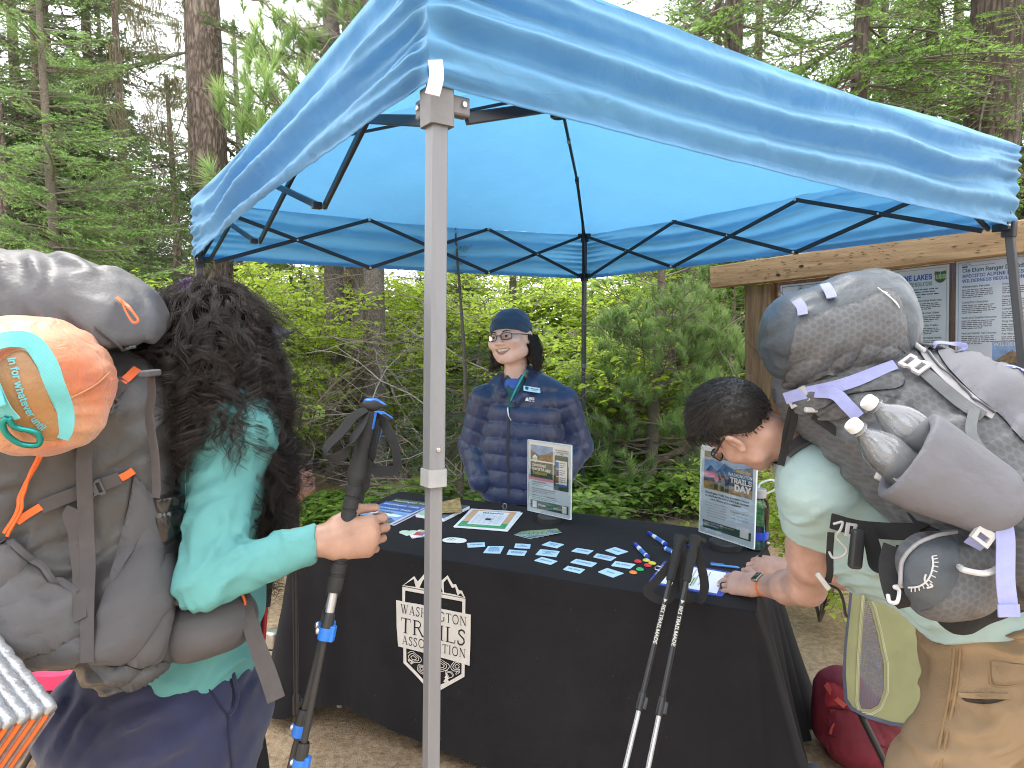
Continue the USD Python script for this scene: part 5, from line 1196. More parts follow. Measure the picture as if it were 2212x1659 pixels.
# acrylic sign holders
glassy("clear_acrylic",(0.97,0.98,0.98)); M("sign_base",(0.012,0.012,0.013),0.5,0.1)
M("poster_pale",(0.66,0.76,0.85),0.6,0.10,3.5); M("acrylic_edge",(0.60,0.68,0.70),0.15,0.03)
def sign(lb,tl,tr,br,bl,dbase,rbase):
    base = tp(*dbase); d = (base - EYE) @ CF
    c = [P(*q,d) for q in (tl,tr,br,bl)]; z0 = ZS + .03; mid = tp(*dbase)
    # the sheet stands upright: its plane runs through the base's middle
    A,B = PZ(bl[0],bl[1],z0),PZ(br[0],br[1],z0)
    x = unit((B - A) * V(1,1,0)); A = mid - x * np.linalg.norm((B - A)[:2]) / 2 * V(1,1,0); A[2] = z0; w = np.linalg.norm((B - PZ(bl[0],bl[1],z0))[:2]); h = w * 1.40
    t = thing("sign_holder",lb,"sign",mid); n = np.cross(x,V(0,0,1)); R = np.stack([x,V(0,0,1),n],1)
    obj("base",lathe([(0,0),(rbase,0),(rbase,.022),(rbase - .003,.026),(0,.026)],mid,None,40),"sign_base",t)
    k = .0022
    obj("acrylic_pane",[box(A + x * w / 2 + V(0,0,h / 2) + n * k,(w / 2,h / 2,.0010),R)],"clear_acrylic",t,smooth=False)
    obj("edge",[box(A + x * w / 2 + V(0,0,h),(w / 2,.0016,.0038),R),box(A + V(0,0,h / 2),(.0012,h / 2,.0038),R),box(A + x * w + V(0,0,h / 2),(.0012,h / 2,.0038),R),box(A + x * w / 2,(w / 2,.0016,.0038),R)],"acrylic_edge",t,smooth=False)
    obj("poster",[box(A + x * w / 2 + V(0,0,h / 2) - n * .0006,(w / 2 - .003,h / 2 - .003,.0005),R)],"poster_pale",t,smooth=False)
    return t,Sheet(A,x,V(0,0,1),.00025),w,h
t,s,w,h = sign("upright acrylic sign about a trail app, in front of the volunteer",(1142,961),(1239,973),(1236,1137),(1140,1115),(1186,1126),.052)
q = lambda a,b,c,d: sbox(a * w,b * h,c * w,d * h)
s.add(q(.02,.02,.98,.98),"poster_pale",0); s.add(q(.02,.88,.98,.98),"paper_white",0.3); s.add(q(.02,.45,.6,.52),"print_pink",.4)
s.add(q(.06,.73,.58,.94),"print_sky",1); s.add(poly((.06 * w,.73 * h),(.06 * w,.86 * h),(.16 * w,.84 * h),(.25 * w,.80 * h),(.4 * w,.82 * h),(.58 * w,.88 * h),(.58 * w,.73 * h)),"print_forest",2); s.add(poly((.2 * w,.73 * h),(.32 * w,.80 * h),(.58 * w,.87 * h),(.58 * w,.73 * h)),"print_autumn",3)
s.add(q(.06,.71,.58,.73),"paper_white",3); s.add(q(.06,.49,.58,.71),"ink_green",2)
s.add(poly((.11 * w,.78 * h),(.165 * w,.81 * h),(.22 * w,.78 * h),(.22 * w,.73 * h),(.165 * w,.695 * h),(.11 * w,.73 * h)),"paper_cream",4); s.add(q(.125,.735,.205,.765),"mint",5)
s.text("Download",.0125,.10 * w,.645 * h,"ink_white",4,bold=2,width=.32 * w); s.text("the WTA app",.0125,.10 * w,.59 * h,"ink_white",4,bold=2,width=.43 * w); s.text("Trailblazer",.0125,.10 * w,.535 * h,"print_yellow",4,bold=2,width=.35 * w)
s.text("Get recommendations",.0062,.63 * w,.90 * h,"ink_black",3,bold=1,width=.31 * w); s.text("based on how you",.0062,.66 * w,.875 * h,"ink_black",3,bold=1,width=.27 * w); s.text("hike",.0062,.75 * w,.85 * h,"ink_black",3,bold=1)
s.add(q(.60,.36,.94,.70),"print_forest",1); s.add(sbox(.65 * w,.42 * h,.90 * w,.82 * h).buffer(.006),"ink_green",3); s.add(q(.65,.45,.905,.77),"paper_white",4)
for k,mm in enumerate(("print_lake","print_peaks","print_autumn")): s.add(q(.65,.66 - k * .1,.72,.75 - k * .1),mm,5); s.lines(.735 * w,(.735 - k * .1) * h,.14 * w,3,.009,.003,"ink_grey",5,k); s.add(unary_union([Point((.745 + .035 * e) * w,(.685 - k * .1) * h).buffer(.0022) for e in range(3 + 2 * (k == 2))]),"ink_green",5)
s.add(q(.65,.42,.905,.45),"print_blue",5)
for k,hd in enumerate(("Access information offline","Search & filter to find exactly what you want","Weather & reports to see what's seasonal")): s.text(hd,.0052,.10 * w,(.42 - k * .095) * h,"ink_black",3,bold=1,width=(.32 if k == 0 else .55) * w); s.lines(.10 * w,(.395 - k * .095) * h,(.46 if k == 0 else .60) * w,2 + (k == 2),.0072,.0024,"ink_grey",3,k)
s.add(q(.06,.05,.94,.165),"ink_green",2); s.text("iPhone",.009,.24 * w,.095 * h,"ink_white",3,bold=2); s.text("Android",.009,.60 * w,.085 * h,"ink_white",3,bold=2); s.add(q(.11,.06,.21,.155),"paper_white",3); s.add(q(.80,.06,.90,.155),"paper_white",3); s.build(t)
t,s,w,h = sign("upright acrylic sign for a trails day, before the blue water bottle",(1512,990),(1634,1012),(1631,1194),(1511,1154),(1567,1182),.062)
q = lambda a,b,c,d: sbox(a * w,b * h,c * w,d * h)
s.add(q(.02,.02,.98,.98),"poster_pale",0); s.add(q(.06,.88,.94,.95),"ink_green",1); s.add(q(.06,.52,.94,.88),"print_sky",1); s.add(poly((.06 * w,.70 * h),(.18 * w,.80 * h),(.3 * w,.74 * h),(.45 * w,.85 * h),(.6 * w,.80 * h),(.94 * w,.86 * h),(.94 * w,.60 * h),(.06 * w,.60 * h)),"print_lake",2); s.add(q(.06,.60,.94,.70),"print_peaks",2.5); s.add(q(.06,.52,.94,.61),"print_tan",3)
s.add(q(.06,.66,.30,.72),"print_pink",4)
for a,b,mm in ((.30,.66,"print_pink"),(.42,.62,"ink_grey"),(.50,.64,"ink_navy")):
    s.add(affinity.scale(Point(a * w,(b + .045) * h).buffer(.0065),.8,1),"skin_print",5); s.add(affinity.scale(Point(a * w,b * h).buffer(.013),.8,1.1),mm,5); s.add(q(a - .04,.53,a + .03,b - .02),"print_forest",4.5); s.add(LineString([(a * w,(b + .01) * h),((a - .07) * w,(b + .11) * h)]).buffer(.0024),"skin_print",5)
s.text("June 27, 2026",.008,.09 * w,.855 * h,"ink_white",6,bold=1,width=.24 * w); s.text("Celebrate",.0105,.60 * w,.775 * h,"print_yellow",6,bold=1,width=.3 * w); s.text("WASHINGTON",.0115,.51 * w,.725 * h,"ink_white",6,bold=1,width=.42 * w); s.text("TRAILS",.0185,.545 * w,.655 * h,"ink_white",6,bold=3,width=.385 * w); s.text("DAY",.022,.62 * w,.575 * h,"ink_white",6,bold=4,width=.3 * w)
for k,(tt,ww,x0) in enumerate((("Washington Trails Day is a state holiday",.80,.09),("to celebrate the many trails that connect",.80,.09),("us to Washington's outdoors.",.56,.2))): s.text(tt,.0072,x0 * w,(.47 - k * .035) * h,"ink_black",3,bold=2,width=ww * w)
for k,tt in enumerate(("From city neighborhoods to","the backcountry, trails:","  •  Benefit our health","  •  Support local economies","  •  Help protect the landscapes","      they pass through")): s.text(tt,.0052,.09 * w,(.355 - k * .029) * h,"ink_grey",3,width=min(.42,.017 * len(tt)) * w)
for k,tt in enumerate(("Celebrate with us","by playing WA","Trails Day bingo!")): s.text(tt,.0062,.575 * w + .012 * (k == 1),(.325 - k * .035) * h,"ink_grey",3,width=(.31 if k != 1 else .25) * w)
s.add(q(.06,.065,.94,.155),"ink_green",2); s.text("Find your bingo sheet and learn more at",.0056,.08 * w,.128 * h,"print_orange",3,bold=1,width=.56 * w); s.text("wta.org/watrailsday",.0056,.08 * w,.098 * h,"ink_white",3,bold=1,width=.28 * w); s.add(q(.75,.08,.90,.19),"paper_white",3); s.build(t)

# water bottle
def real_glass(name,col,rough=0.02,ior=1.4):
    n = {"p": ("principled_bsdf",{"base_color": col,"roughness": rough,"ior": ior,"transmission_weight": 1.0})}; MATS[name] = usdkit.material(stage,"/World/Looks/" + name,n,[],surface="p.BSDF")
glassy("bottle_blue",(0.62,0.86,0.93),1.5,.03); real_glass("water",(0.85,0.95,0.97),0.0,1.2); M("bottle_base_blue",(0.02,0.12,0.34),0.2,0.1); M("cap_grey",(0.34,0.34,0.35),0.45); M("cord_pale",(0.62,0.64,0.60),0.6)
p = tp(1633,1184); t = thing("water_bottle","clear blue-tinted water bottle with grey cap behind the right sign","bottle",p)
obj("body",lathe([(0,.001),(.039,.001),(.043,.008),(.043,.165),(.040,.18),(.029,.195),(.027,.20),(.027,.212)],p,None,36),"bottle_blue",t,smooth=True)
obj("base_band",lathe([(.0435,.045),(.0435,.075)],p,None,36),"marker_blue",t); obj("water",lathe([(0,.01),(.041,.01),(.041,.15),(0,.15)],p,None,30),"bottle_blue",t)
obj("cap",lathe([(.030,.203),(.031,.206),(.031,.232),(.028,.236),(0,.236)],p,None,30),"cap_grey",t); obj("strap_loop",tube(crom([p + V(.03,0,.215),p + V(.055,-.005,.228),p + V(.075,-.01,.25),p + V(.05,0,.268),p + V(.01,0,.256),p + V(0,0,.237)],30),.0042,8),"cord_pale",t)

# trekking poles leaning on the table's front
M("pole_silver",(0.52,0.52,0.53),0.3,0.08,30,metal=0.85); M("pole_black",(0.016,0.016,0.017),0.3,0.1,20); M("grip_black",(0.014,0.014,0.014),0.75,0.15,40,0.001,120); M("strap_black",(0.013,0.013,0.014),0.85,0.12,30,0.0008,300,weave=300); M("print_cream",(0.62,0.60,0.52),0.5)
def lean_pole(lb,top,foot_px,loops,CL=.6):
    top = np.asarray(top); foot = foot_px; d = unit(top - foot); L = np.linalg.norm(top - foot); R = frame_z(d,V(1,0,0)); t = thing("trekking_pole",lb,"trekking pole",foot)
    obj("lower_shaft",lathe([(0,.03),(.0065,.03),(.0068,CL),(0,CL)],foot,R,14),"pole_silver",t); obj("tip",lathe([(0,0),(.0025,0),(.004,.012),(.007,.03),(.0095,.06),(0,.06)],foot,R,12),"pole_black",t); obj("basket",lathe([(.007,.058),(.024,.066),(.026,.07),(.022,.073),(.007,.068)],foot,R,18),"pole_black",t)
    obj("lock_collar",[lathe([(.0085,CL - .02),(.011,CL - .015),(.011,CL + .025),(.0085,CL + .03)],foot,R,16),rbox(foot + d * (CL + .004) + R[:,0] * .012,(.006,.008,.016),.003,R,1)],"pole_black",t); obj("upper_shaft",lathe([(.0078,CL),(.0078,L - .13)],foot,R,14),"pole_black",t)
    obj("grip",lathe([(0,L - .145),(.0105,L - .145),(.0125,L - .14),(.0125,L - .10),(.0145,L - .07),(.0135,L - .04),(.017,L - .022),(.0195,L - .01),(.017,L),(0,L + .004)],foot,R,18),"grip_black",t)
    e = top - d * .012; obj("grip_beak",rbox(e + R[:,0] * .012 + d * .004,(.02,.012,.008),.006,R,1),"grip_black",t)
    c = [e + np.asarray(q) for q in loops]; obj("wrist_strap",ribbon(c,.026,.0022,[V(1,-.25,.12)] * len(c),samples=60),"strap_black",t,smooth=40)
    face = unit(EYE - (foot + d * .8)); face = unit(face - d * (face @ d)); side = np.cross(d,face); s = Sheet(foot + d * (L - .24) + face * .0086 - side * .0 ,-d,np.cross(face,-d)); s.o = foot + d * (L - .22) + face * .0084; s.text("REI TRAILMADE",.009,0,-.0045,"print_cream",1,bold=2,width=.115); s.add(affinity.translate(poly((-.012,-.005),(-.012,.006),(-.002,0)),-.004,0),"print_cream",1); s.build(t,"lettering")
def to_ground(a,b):
    """The line through a and b, carried on to the ground."""
    k = (a[2] - 0.01) / (a[2] - b[2]); return a + (b - a) * k
a = P(1470,1158,1.97); b = P(1350,1659,1.66); lean_pole("silver trekking pole with black strap leaning on the table front, the left of two",a,to_ground(a,b),[(0,0,0),(-.025,-.03,-.05),(-.075,-.035,-.115),(-.105,-.03,-.155),(-.05,-.045,-.175),(-.012,-.035,-.12),(.0,-.025,-.03),(.004,-.01,.0)],float(np.linalg.norm(P(1383,1520,1.745) - to_ground(a,b))))
a = P(1503,1158,1.94); b = P(1400,1659,1.63); lean_pole("silver trekking pole with black strap leaning on the table front, the right of two",a,to_ground(a,b),[(0,0,0),(.012,-.03,-.07),(.022,-.035,-.135),(.005,-.04,-.175),(-.035,-.045,-.165),(-.04,-.04,-.10),(-.015,-.028,-.03),(-.004,-.01,0)],float(np.linalg.norm(P(1424,1530,1.71) - to_ground(a,b))))
# ================================================================ wooden notice board
M("beam_wood",(0.50,0.34,0.19),0.75,0.35,5,0.003,70,col2=(0.22,0.125,0.055),stretch=(.35,5,5),rotz=56); M("post_wood",(0.235,0.14,0.07),0.8,0.3,6,0.003,70,stretch=(7,7,.5)); M("board_wood",(0.30,0.135,0.05),0.7,0.3,5,0.002,60,stretch=(6,6,.4)); M("trim_wood",(0.25,0.11,0.042),0.7,0.3,6,0.002,60,stretch=(7,7,.5))
M("knot",(0.03,0.018,0.01),0.8); M("wire_dark",(0.05,0.04,0.035),0.6); glassy("plastic_sleeve",(0.95,0.95,0.96),1.35,.12)
K0 = P(2212,705,3.4); KL = unit(V(-.56,.83,0)); TILT = math.radians(2.6)
KX = -KL * math.cos(TILT) + V(0,0,1) * math.sin(TILT); KN = unit(np.cross(KX,V(0,0,1))); KU = np.cross(KN,KX) * 1.0
if KU[2] < 0: KU = -KU
if KN @ (EYE - K0) < 0: KN = -KN
RK = np.stack([KX,KU,np.cross(KX,KU)],1)
def kp(px,py,out=0.0):
    """Coordinates on the board (along, up) of the point seen at a pixel, out metres before the board."""
    r = ray(px,py); s = ((K0 + KN * out - EYE) @ KN) / (r @ KN); p = EYE + s * r - K0; return p @ KX,p @ KU
def kw(a,b,out=0.0): return K0 + KX * a + KU * b + KN * out
nb_ = thing("notice_board","weathered wooden trailhead notice board with a heavy top beam behind the bent-over man","notice board",kw(-.6,-1.6) * V(1,1,0))
a0,b0 = kp(1534,576,.09); a1,b1 = kp(1534,623,.09); ar,brr = kp(2212,476,.09); ar2,br2 = kp(2170,548,.09); hb = b0 - b1
BMID = (b0 + b1) / 2
g = obj("top_beam",rbox(kw((a0 + ar) / 2 + .35,BMID,.04),((ar - a0) / 2 + .35,hb / 2,.055),.008,RK,1),"beam_wood",nb_,smooth=False)
for px,py in ((1681,594),(1731,575)):
    a,b = kp(px,py,.096); obj("knot_hole",extrude(affinity.scale(Point(0,0).buffer(.011),1.6,.8),.002,RK,kw(a,b,.0955)),"knot",g,smooth=False)
rr = random.Random(3); chk = []
for k in range(90):
    a = rr.uniform(a0 + .02,ar + .1); b = BMID + rr.uniform(-.42,.42) * hb; L = rr.uniform(.008,.02); chk.append(extrude(poly((-L,0),(0,.0012),(L,0),(0,-.0012)),.0012,RK,kw(a,b,.0952)))
obj("drying_cracks",chk,"knot",g,smooth=False,kind="stuff")
pa0,_ = kp(1612,760,.02); pa1,_ = kp(1667,760,.02); zb = -(1.62)
obj("post",rbox(kw((pa0 + pa1) / 2,(BMID - hb / 2 + zb) / 2 - .005,-.03),((pa1 - pa0) / 2,(BMID - hb / 2 - zb) / 2 - .004,.07),.008,RK,1),"post_wood",nb_,smooth=False)
obj("post",rbox(kw(ar + .45,(BMID - hb / 2 + zb) / 2 - .005,-.03),(.09,(BMID - hb / 2 - zb) / 2 - .004,.07),.008,RK,1),"post_wood",nb_,smooth=False)
ledges = [kp(1668,700)[0],kp(1786,700)[0],kp(1905,700)[0],kp(2060,700)[0],ar + .36]
for k in range(4):
    x0,x1 = ledges[k] + .002,ledges[k + 1] - .002; obj("board",rbox(kw((x0 + x1) / 2,BMID - hb / 2 - .50,-.032),((x1 - x0) / 2,.50,.014),.004,RK,1),"board_wood",nb_,smooth=False)
    if k: obj("trim_strip",rbox(kw(x0,BMID - hb / 2 - .50,-.012),(.014,.497,.008),.003,RK,1),"trim_wood",nb_,smooth=False)
obj("lower_rail",rbox(kw((pa1 + ar) / 2 + .17,BMID - hb / 2 - 1.06,-.03),((ar - pa1) / 2 + .17,.055,.03),.006,RK,1),"beam_wood",nb_,smooth=False)
for (p,q) in (((1667,608),(1745,690)),((1612,738),(1668,783))):
    A,B = kw(*kp(*p,.05),.05),kw(*kp(*q,.04),.04); m = (A + B) / 2 - V(0,0,.01); obj("wire",tube(crom([A,m,B],14),.0022,5),"wire_dark",nb_)
def poster(lb,tl,tr,hgt,out=.004,sleeve=.02,m="paper_white",w=None):
    a,b = kp(*tl,out); c,d = kp(*tr,out); w = w or (c - a); o = kw(a,b - hgt,out); t = thing("poster",lb,"poster",o)
    obj("paper",extrude(sbox(0,0,w,hgt),.0012,RK,o),m,t,smooth=False)
    if sleeve: obj("sleeve",extrude(sbox(-sleeve,-sleeve,w + sleeve,hgt + sleeve),.0008,RK,o + KN * .004),"plastic_sleeve",t,smooth=False)
    return t,Sheet(o + RK[:,2] * .0016,KX,KU,.0003),w,hgt
def shield(s,x,y,h):
    w = h * .9; f = lambda k: affinity.translate(affinity.scale(poly((.06,1),(.5,.93),(.94,1),(1,.82),(.93,.55),(.95,.28),(.75,.08),(.5,0),(.25,.08),(.05,.28),(.07,.55),(0,.82)),w * k,h * k,origin=(0,0)),x + w * (1 - k) / 2,y + h * (1 - k) / 2)
    s.add(f(1),"print_yellow",2); s.add(f(.9),"ink_green",3); s.add(f(.80).intersection(sbox(x,y + h * .33,x + w,y + h * .72)),"print_green",3.5); s.text("U",h * .30,x + w * .12,y + h * .38,"print_yellow",4,bold=2); s.text("S",h * .30,x + w * .64,y + h * .38,"print_yellow",4,bold=2)
    s.add(unary_union([poly((x + w * (.5 - k),y + h * z),(x + w * (.5 + k),y + h * z),(x + w * .5,y + h * (z + .3))) for k,z in ((.14,.38),(.11,.5),(.07,.62))] + [sbox(x + w * .475,y + h * .3,x + w * .525,y + h * .4)]),"print_yellow",4)
t,s,w,h = poster("white honor notice poster beside the wooden post, partly behind the grey pack",(1686,617),(1781,605),.52)
s.add(sbox(.015,.015,w - .015,h - .012).difference(sbox(.019,.019,w - .019,h - .016)),"ink_green",1); s.text("Annual Permit",.021,w * .2,h * .82,"ink_black",2,bold=1); s.text("Honor System",.021,w * .2,h * .755,"ink_black",2,bold=1); s.add(sbox(.019,h * .66,w - .019,h * .70),"ink_green",2); s.add(Point(w * .47,h * .935).buffer(.018).difference(Point(w * .47,h * .935).buffer(.015)),"ink_black",2); s.add(poly((w * .47 - .008,h * .925),(w * .47 + .008,h * .925),(w * .47,h * .955)),"ink_black",2); s.add(Point(w * .15,h * .61).buffer(.012),"print_green",2); s.lines(w * .25,h * .6,w * .6,9,.022,.006,"ink_black",2,1); s.build(t)
t,s,w,h = poster("white poster almost wholly hidden behind the top of the grey pack",(1793,603),(1879,596),.46); s.lines(.03,h * .85,w * .8,14,.024,.006,"ink_grey",2,2); s.build(t)
t,s,w,h = poster("white and black citizen notice low beside the post, above the man's shoulder",(1704,872),(1780,868),.26,sleeve=.012)
s.add(sbox(.008,.03,w - .008,h * .72),"ink_black",1); s.lines(.02,h * .64,w - .05,9,.016,.004,"ink_white",2,6); s.text("BE A CITIZEN SCIENTIST",.010,.03,h * .87,"ink_grey",2); s.text("REPORT YOUR",.010,.06,h * .79,"ink_grey",2); s.build(t)
t,s,w,h = poster("cream Alpine Lakes regulations poster in the middle of the notice board",(1916,586),(2051,570),.56,m="paper_cream")
s.add(sbox(.012,.012,w - .012,h - .012).difference(sbox(.014,.014,w - .014,h - .014)),"ink_grey",1); s.text("ALPINE LAKES",.030,.025,h - .075,"print_blue",2,bold=3,width=w * .67); s.text("WILDERNESS-WIDE REGULATIONS",.023,.025,h - .112,"ink_green",2,bold=1,width=w * .67); shield(s,w * .77,h - .105,.075)
s.lines(.025,h - .135,w - .06,4,.015,.0055,"ink_navy",2,11)
rr = random.Random(6)
for col,heads in ((0,("Wilderness Permits","Enchantment Permits","Group Limit","Mechanized")),(1,("Bury Human Waste Away","Pack Out Litter","Stay On Trails","Pack and Saddle Animals"))):
    y = h - .205
    for hd in heads: x = .025 + col * (w * .44); s.text(hd,.0105,x,y,"ink_green",2,bold=2,width=min(w * .38,.008 * len(hd))); s.lines(x,y - .015,w * .37,4,.0105,.0042,"ink_black",2,len(hd)); y -= .074
s.build(t)
t,s,w,h = poster("large white Cle Elum ranger district regulations poster behind the slanted right canopy leg",(2066,565),(2212,548),.66,w=.40)
s.add(sbox(.012,.012,w - .012,h - .012).difference(sbox(.014,.014,w - .014,h - .014)),"ink_grey",1); s.text("USDA",.011,.03,h - .03,"ink_green",2); s.add(sbox(.03,h - .042,.058,h - .033),"print_teal",2); s.lines(.07,h - .035,.2,1,.01,.003,"ink_grey",2)
s.text("Cle Elum Ranger District",.020,.03,h - .068,"print_teal",2,bold=2,width=w * .72); s.text("SPECIFIC ALPINE LAKES",.017,.03,h - .098,"print_blue",2,bold=2,width=w * .72); s.text("WILDERNESS REGULATIONS",.017,.03,h - .125,"print_blue",2,bold=2,width=w * .76); shield(s,w * .80,h - .095,.075)
for col,heads in ((0,("Wilderness Permits","Campfire Closures","Pack and Saddle Closures","Pack and Saddle Trail Closures")),(1,("Group Size","Camping","Camping Setbacks at Lakes","Dog Restrictions","For More Information"))):
    y = h - .155
    for hd in heads: x = .03 + col * (w * .48); s.text(hd,.0105,x,y,"print_teal",2,bold=2,width=min(w * .42,.0075 * len(hd))); n_ = 5 if col == 0 else 4; s.lines(x,y - .0145,w * .42,n_,.0105,.0042,"ink_black",2,len(hd) + col); y -= (.088 if col == 0 else .068)
s.add(sbox(w * .45,.03,w * .95,.20),"print_sky",2); s.add(poly((w * .45,.08),(w * .55,.11),(w * .68,.15),(w * .8,.11),(w * .95,.12),(w * .95,.07),(w * .45,.07)),"print_autumn",3); s.add(sbox(w * .45,.03,w * .95,.075),"print_lake",3); s.text("WILDERNESS",.019,w * .46,.172,"ink_white",4,bold=3,width=w * .46); s.build(t)

# ================================================================ chairs, packs and flasks behind
M("olive_cloth",(0.255,0.26,0.125),0.85,0.1,6,0.001,500,weave=400); M("navy_trim",(0.045,0.055,0.085),0.8); M("thread_pale",(0.5,0.48,0.33),0.8); M("chair_tube",(0.03,0.025,0.022),0.4,0.1,metal=0.4)
MATS["mesh_dark"] = usdkit.material(stage,"/World/Looks/mesh_dark",{"tc": ("texture_coordinate",{}),"w": ("wave_texture",{"wave_type": "bands","bands_direction": "z","scale": 55}),"w2": ("wave_texture",{"wave_type": "bands","bands_direction": "x","scale": 55}),"mx": ("math",{"math_type": "maximum"}),"g": ("math",{"math_type": "greater_than","value2": 0.62}),"p": ("principled_bsdf",{"base_color": (0.08,0.085,0.11),"roughness": .7}),"t": ("transparent_bsdf",{}),"m": ("mix_closure",{})},
    [("tc.object","w.vector"),("tc.object","w2.vector"),("w.fac","mx.value1"),("w2.fac","mx.value2"),("mx.value","g.value1"),("g.value","m.fac"),("t.BSDF","m.closure1"),("p.BSDF","m.closure2")],surface="m.closure")
def vplane(px,py,d,nrm):
    """A function from pixels to a slanted plane through the point at (px, py, d)."""
    o = P(px,py,d); n = unit(nrm); return lambda x,y: EYE + ray(x,y) * (((o - EYE) @ n) / (ray(x,y) @ n))
cp = vplane(1900,1400,2.10,(.12,-1,.22))
t = thing("camp_chair","olive folding camp chair with a mesh window behind the man's legs","chair",P(1960,1560,2.25) * V(1,1,0))
out = [(1843,1250),(1832,1330),(1821,1400),(1818,1460),(1822,1512),(1838,1534),(1880,1556),(1940,1576),(2040,1592),(2150,1590),(2235,1560),(2245,1400),(2240,1270),(2120,1262),(1980,1256),(1905,1250)]
win = [(1881,1285),(1866,1420),(1860,1515),(1866,1534),(1890,1538),(1910,1530),(1924,1500),(1925,1440),(1912,1380),(1895,1320)]
win2 = [(2200,1420),(2160,1500),(2140,1560),(2170,1575),(2212,1560),(2225,1480)]
wx = unit(V(1,.12,0)); O_ = cp(1900,1400)
nn_ = unit(V(.12,-1,.22)); xx_ = unit(np.cross(V(0,0,1),-nn_)); xx_ = xx_ * np.sign(xx_[0]); yy_ = np.cross(xx_,nn_); yy_ = yy_ * np.sign(yy_[2])
def cpl(pts): return Polygon([((cp(*q) - O_) @ xx_,(cp(*q) - O_) @ yy_) for q in pts])
RCc = np.stack([xx_,yy_,np.cross(xx_,yy_)],1)
def curved(g,lift,m,name,par,den=.03,**k):
    v,f = flat(tess(g,den)); bow = .05 * np.cos(np.clip((v[:,0] - .22) / .35,-1,1) * np.pi / 2) ; w = O_ + np.outer(v[:,0],xx_) + np.outer(v[:,1],yy_) + np.outer(lift - bow + .008 * (meshkit.fbm(np.c_[v * 9,0 * v[:,:1]],3,3) - .5),RCc[:,2]); return obj(name,(w,f),m,par,smooth=True,**k)
body = cpl(out).buffer(0); sm = lambda g: g.buffer(.02).buffer(-.02)
bk = curved(body.buffer(-.006).difference(cpl(win)).difference(cpl(win2)),0,"olive_cloth","seat_back",t)
curved(body.difference(body.buffer(-.012)),.003,"navy_trim","edge_binding",bk,.05); curved(cpl(win),-.002,"mesh_dark","mesh_window",bk,.04); curved(cpl(win2),-.002,"mesh_dark","mesh_window",bk,.04)
for k in (.012,.017): curved(cpl(win).buffer(k).difference(cpl(win).buffer(k - .0018)),.003,"thread_pale","stitching",bk,.05)
for (p,q) in (((1848,1520,2.12),(1900,1625,2.04)),((2150,1560,2.15),(1925,1680,2.10)),((1860,1530,2.35),(2120,1690,2.4)),((2150,1580,2.15),(2125,1690,2.1))):
    a,b = P(*p),P(*q); obj("leg",tube([a,to_ground(a,b)],.011,10),"chair_tube",t)
for x in (1846,2200): obj("leg",tube([P(x - 4,1260,2.2),P(x + 4,1540,2.12)],.010,10),"chair_tube",t)
obj("foot",rbox(to_ground(P(1848,1520,2.12),P(1900,1625,2.04)) * V(1,1,0) + V(0,0,.02),(.02,.02,.02),.012),"black_plastic",t)

M("red_pack",(0.22,0.02,0.038),0.65,0.12,8,0.001,300,crease=.012,cs=9); M("red_pack_light",(0.42,0.03,0.045),0.65,0.12,8,0.001,300); M("coral",(0.75,0.12,0.10),0.6); M("dark_red",(0.10,0.01,0.018),0.7)
c = P(1842,1600,2.38); c0 = V(c[0],c[1],0)
F = su(.05,ell(c0 + V(0,0,.12),(.15,.13,.13)),ell(c0 + V(-.05,.0,.22),(.10,.10,.12)),ell(c0 + V(.05,-.06,.10),(.11,.09,.10)))
F = bumpy(F,.010,14,5)
t = thing("red_backpack","dark red day pack sitting on the dirt between the tablecloth and the olive chair","backpack",c0)
obj("bag",nets(keep(F,half(c0,(0,0,-1))),c0 + V(-.25,-.27,-.02),c0 + V(.25,.2,.5),.012),"red_pack",t,smooth=True)
obj("front_pocket",patch(F,[(1795,1530),(1860,1540),(1900,1570),(1915,1620),(1900,1670),(1800,1675),(1786,1620)],.006,.02,9),"red_pack",t,smooth=True); obj("top_panel",patch(F,[(1786,1470),(1812,1480),(1830,1512),(1800,1525),(1784,1520)],.004,.01,8),"red_pack_light",t,smooth=True)
obj("zipper",cord_on(F,[(1790,1585),(1840,1592),(1890,1605),(1912,1612)],.004,.012),"dark_red",t); obj("strap",strap_on(F,[(1788,1480),(1805,1505),(1825,1525)],.018,.003,.01),"coral",t); obj("zipper_pull",[tube(crom([c0 + V(.04,-.155,.13),c0 + V(.03,-.18,.09),c0 + V(.055,-.18,.08),c0 + V(.05,-.155,.125)],14),.0035,6)],"steel",t); obj("loop",strap_on(F,[(1806,1560),(1802,1572),(1800,1584)],.014,.003,.012),"coral",t)
# folded patterned blanket under the cloth's corner
M("blanket_dark",(0.05,0.06,0.09),0.9,.2); M("blanket_red",(0.45,0.12,0.09),0.9,.1); M("blanket_pale",(0.55,0.56,0.55),0.9,.1); M("blanket_blue",(0.12,0.28,0.42),0.9,.1)
c = P(1752,1660,2.05); c = V(c[0],c[1],0); t = thing("woven_pouch","dark woven pouch with red, white and blue zigzags under the cloth's right corner","pouch",c); FB = ell(c + V(0,0,.09),(.075,.05,.10)); obj("body",nets(keep(FB,half(c,(0,0,-1))),c + V(-.12,-.1,-.02),c + V(.12,.1,.22),.009),"blanket_dark",t,smooth=True)
for k,m in enumerate(("blanket_pale","blanket_red","blanket_blue","blanket_pale","blanket_red")):
    x = c[0] - .05 + k * .024; obj("stripe",ribbon([V(x + (.006 if q % 2 else -.006),c[1] - .0505 * math.sqrt(max(0.05,1 - ((x - c[0]) / .075) ** 2 - ((z - .09) / .10) ** 2)) - .002,z) for q,z in enumerate(np.linspace(.03,.16,8))],.007,.002,V(1,0,0),samples=30),m,t,smooth=False)

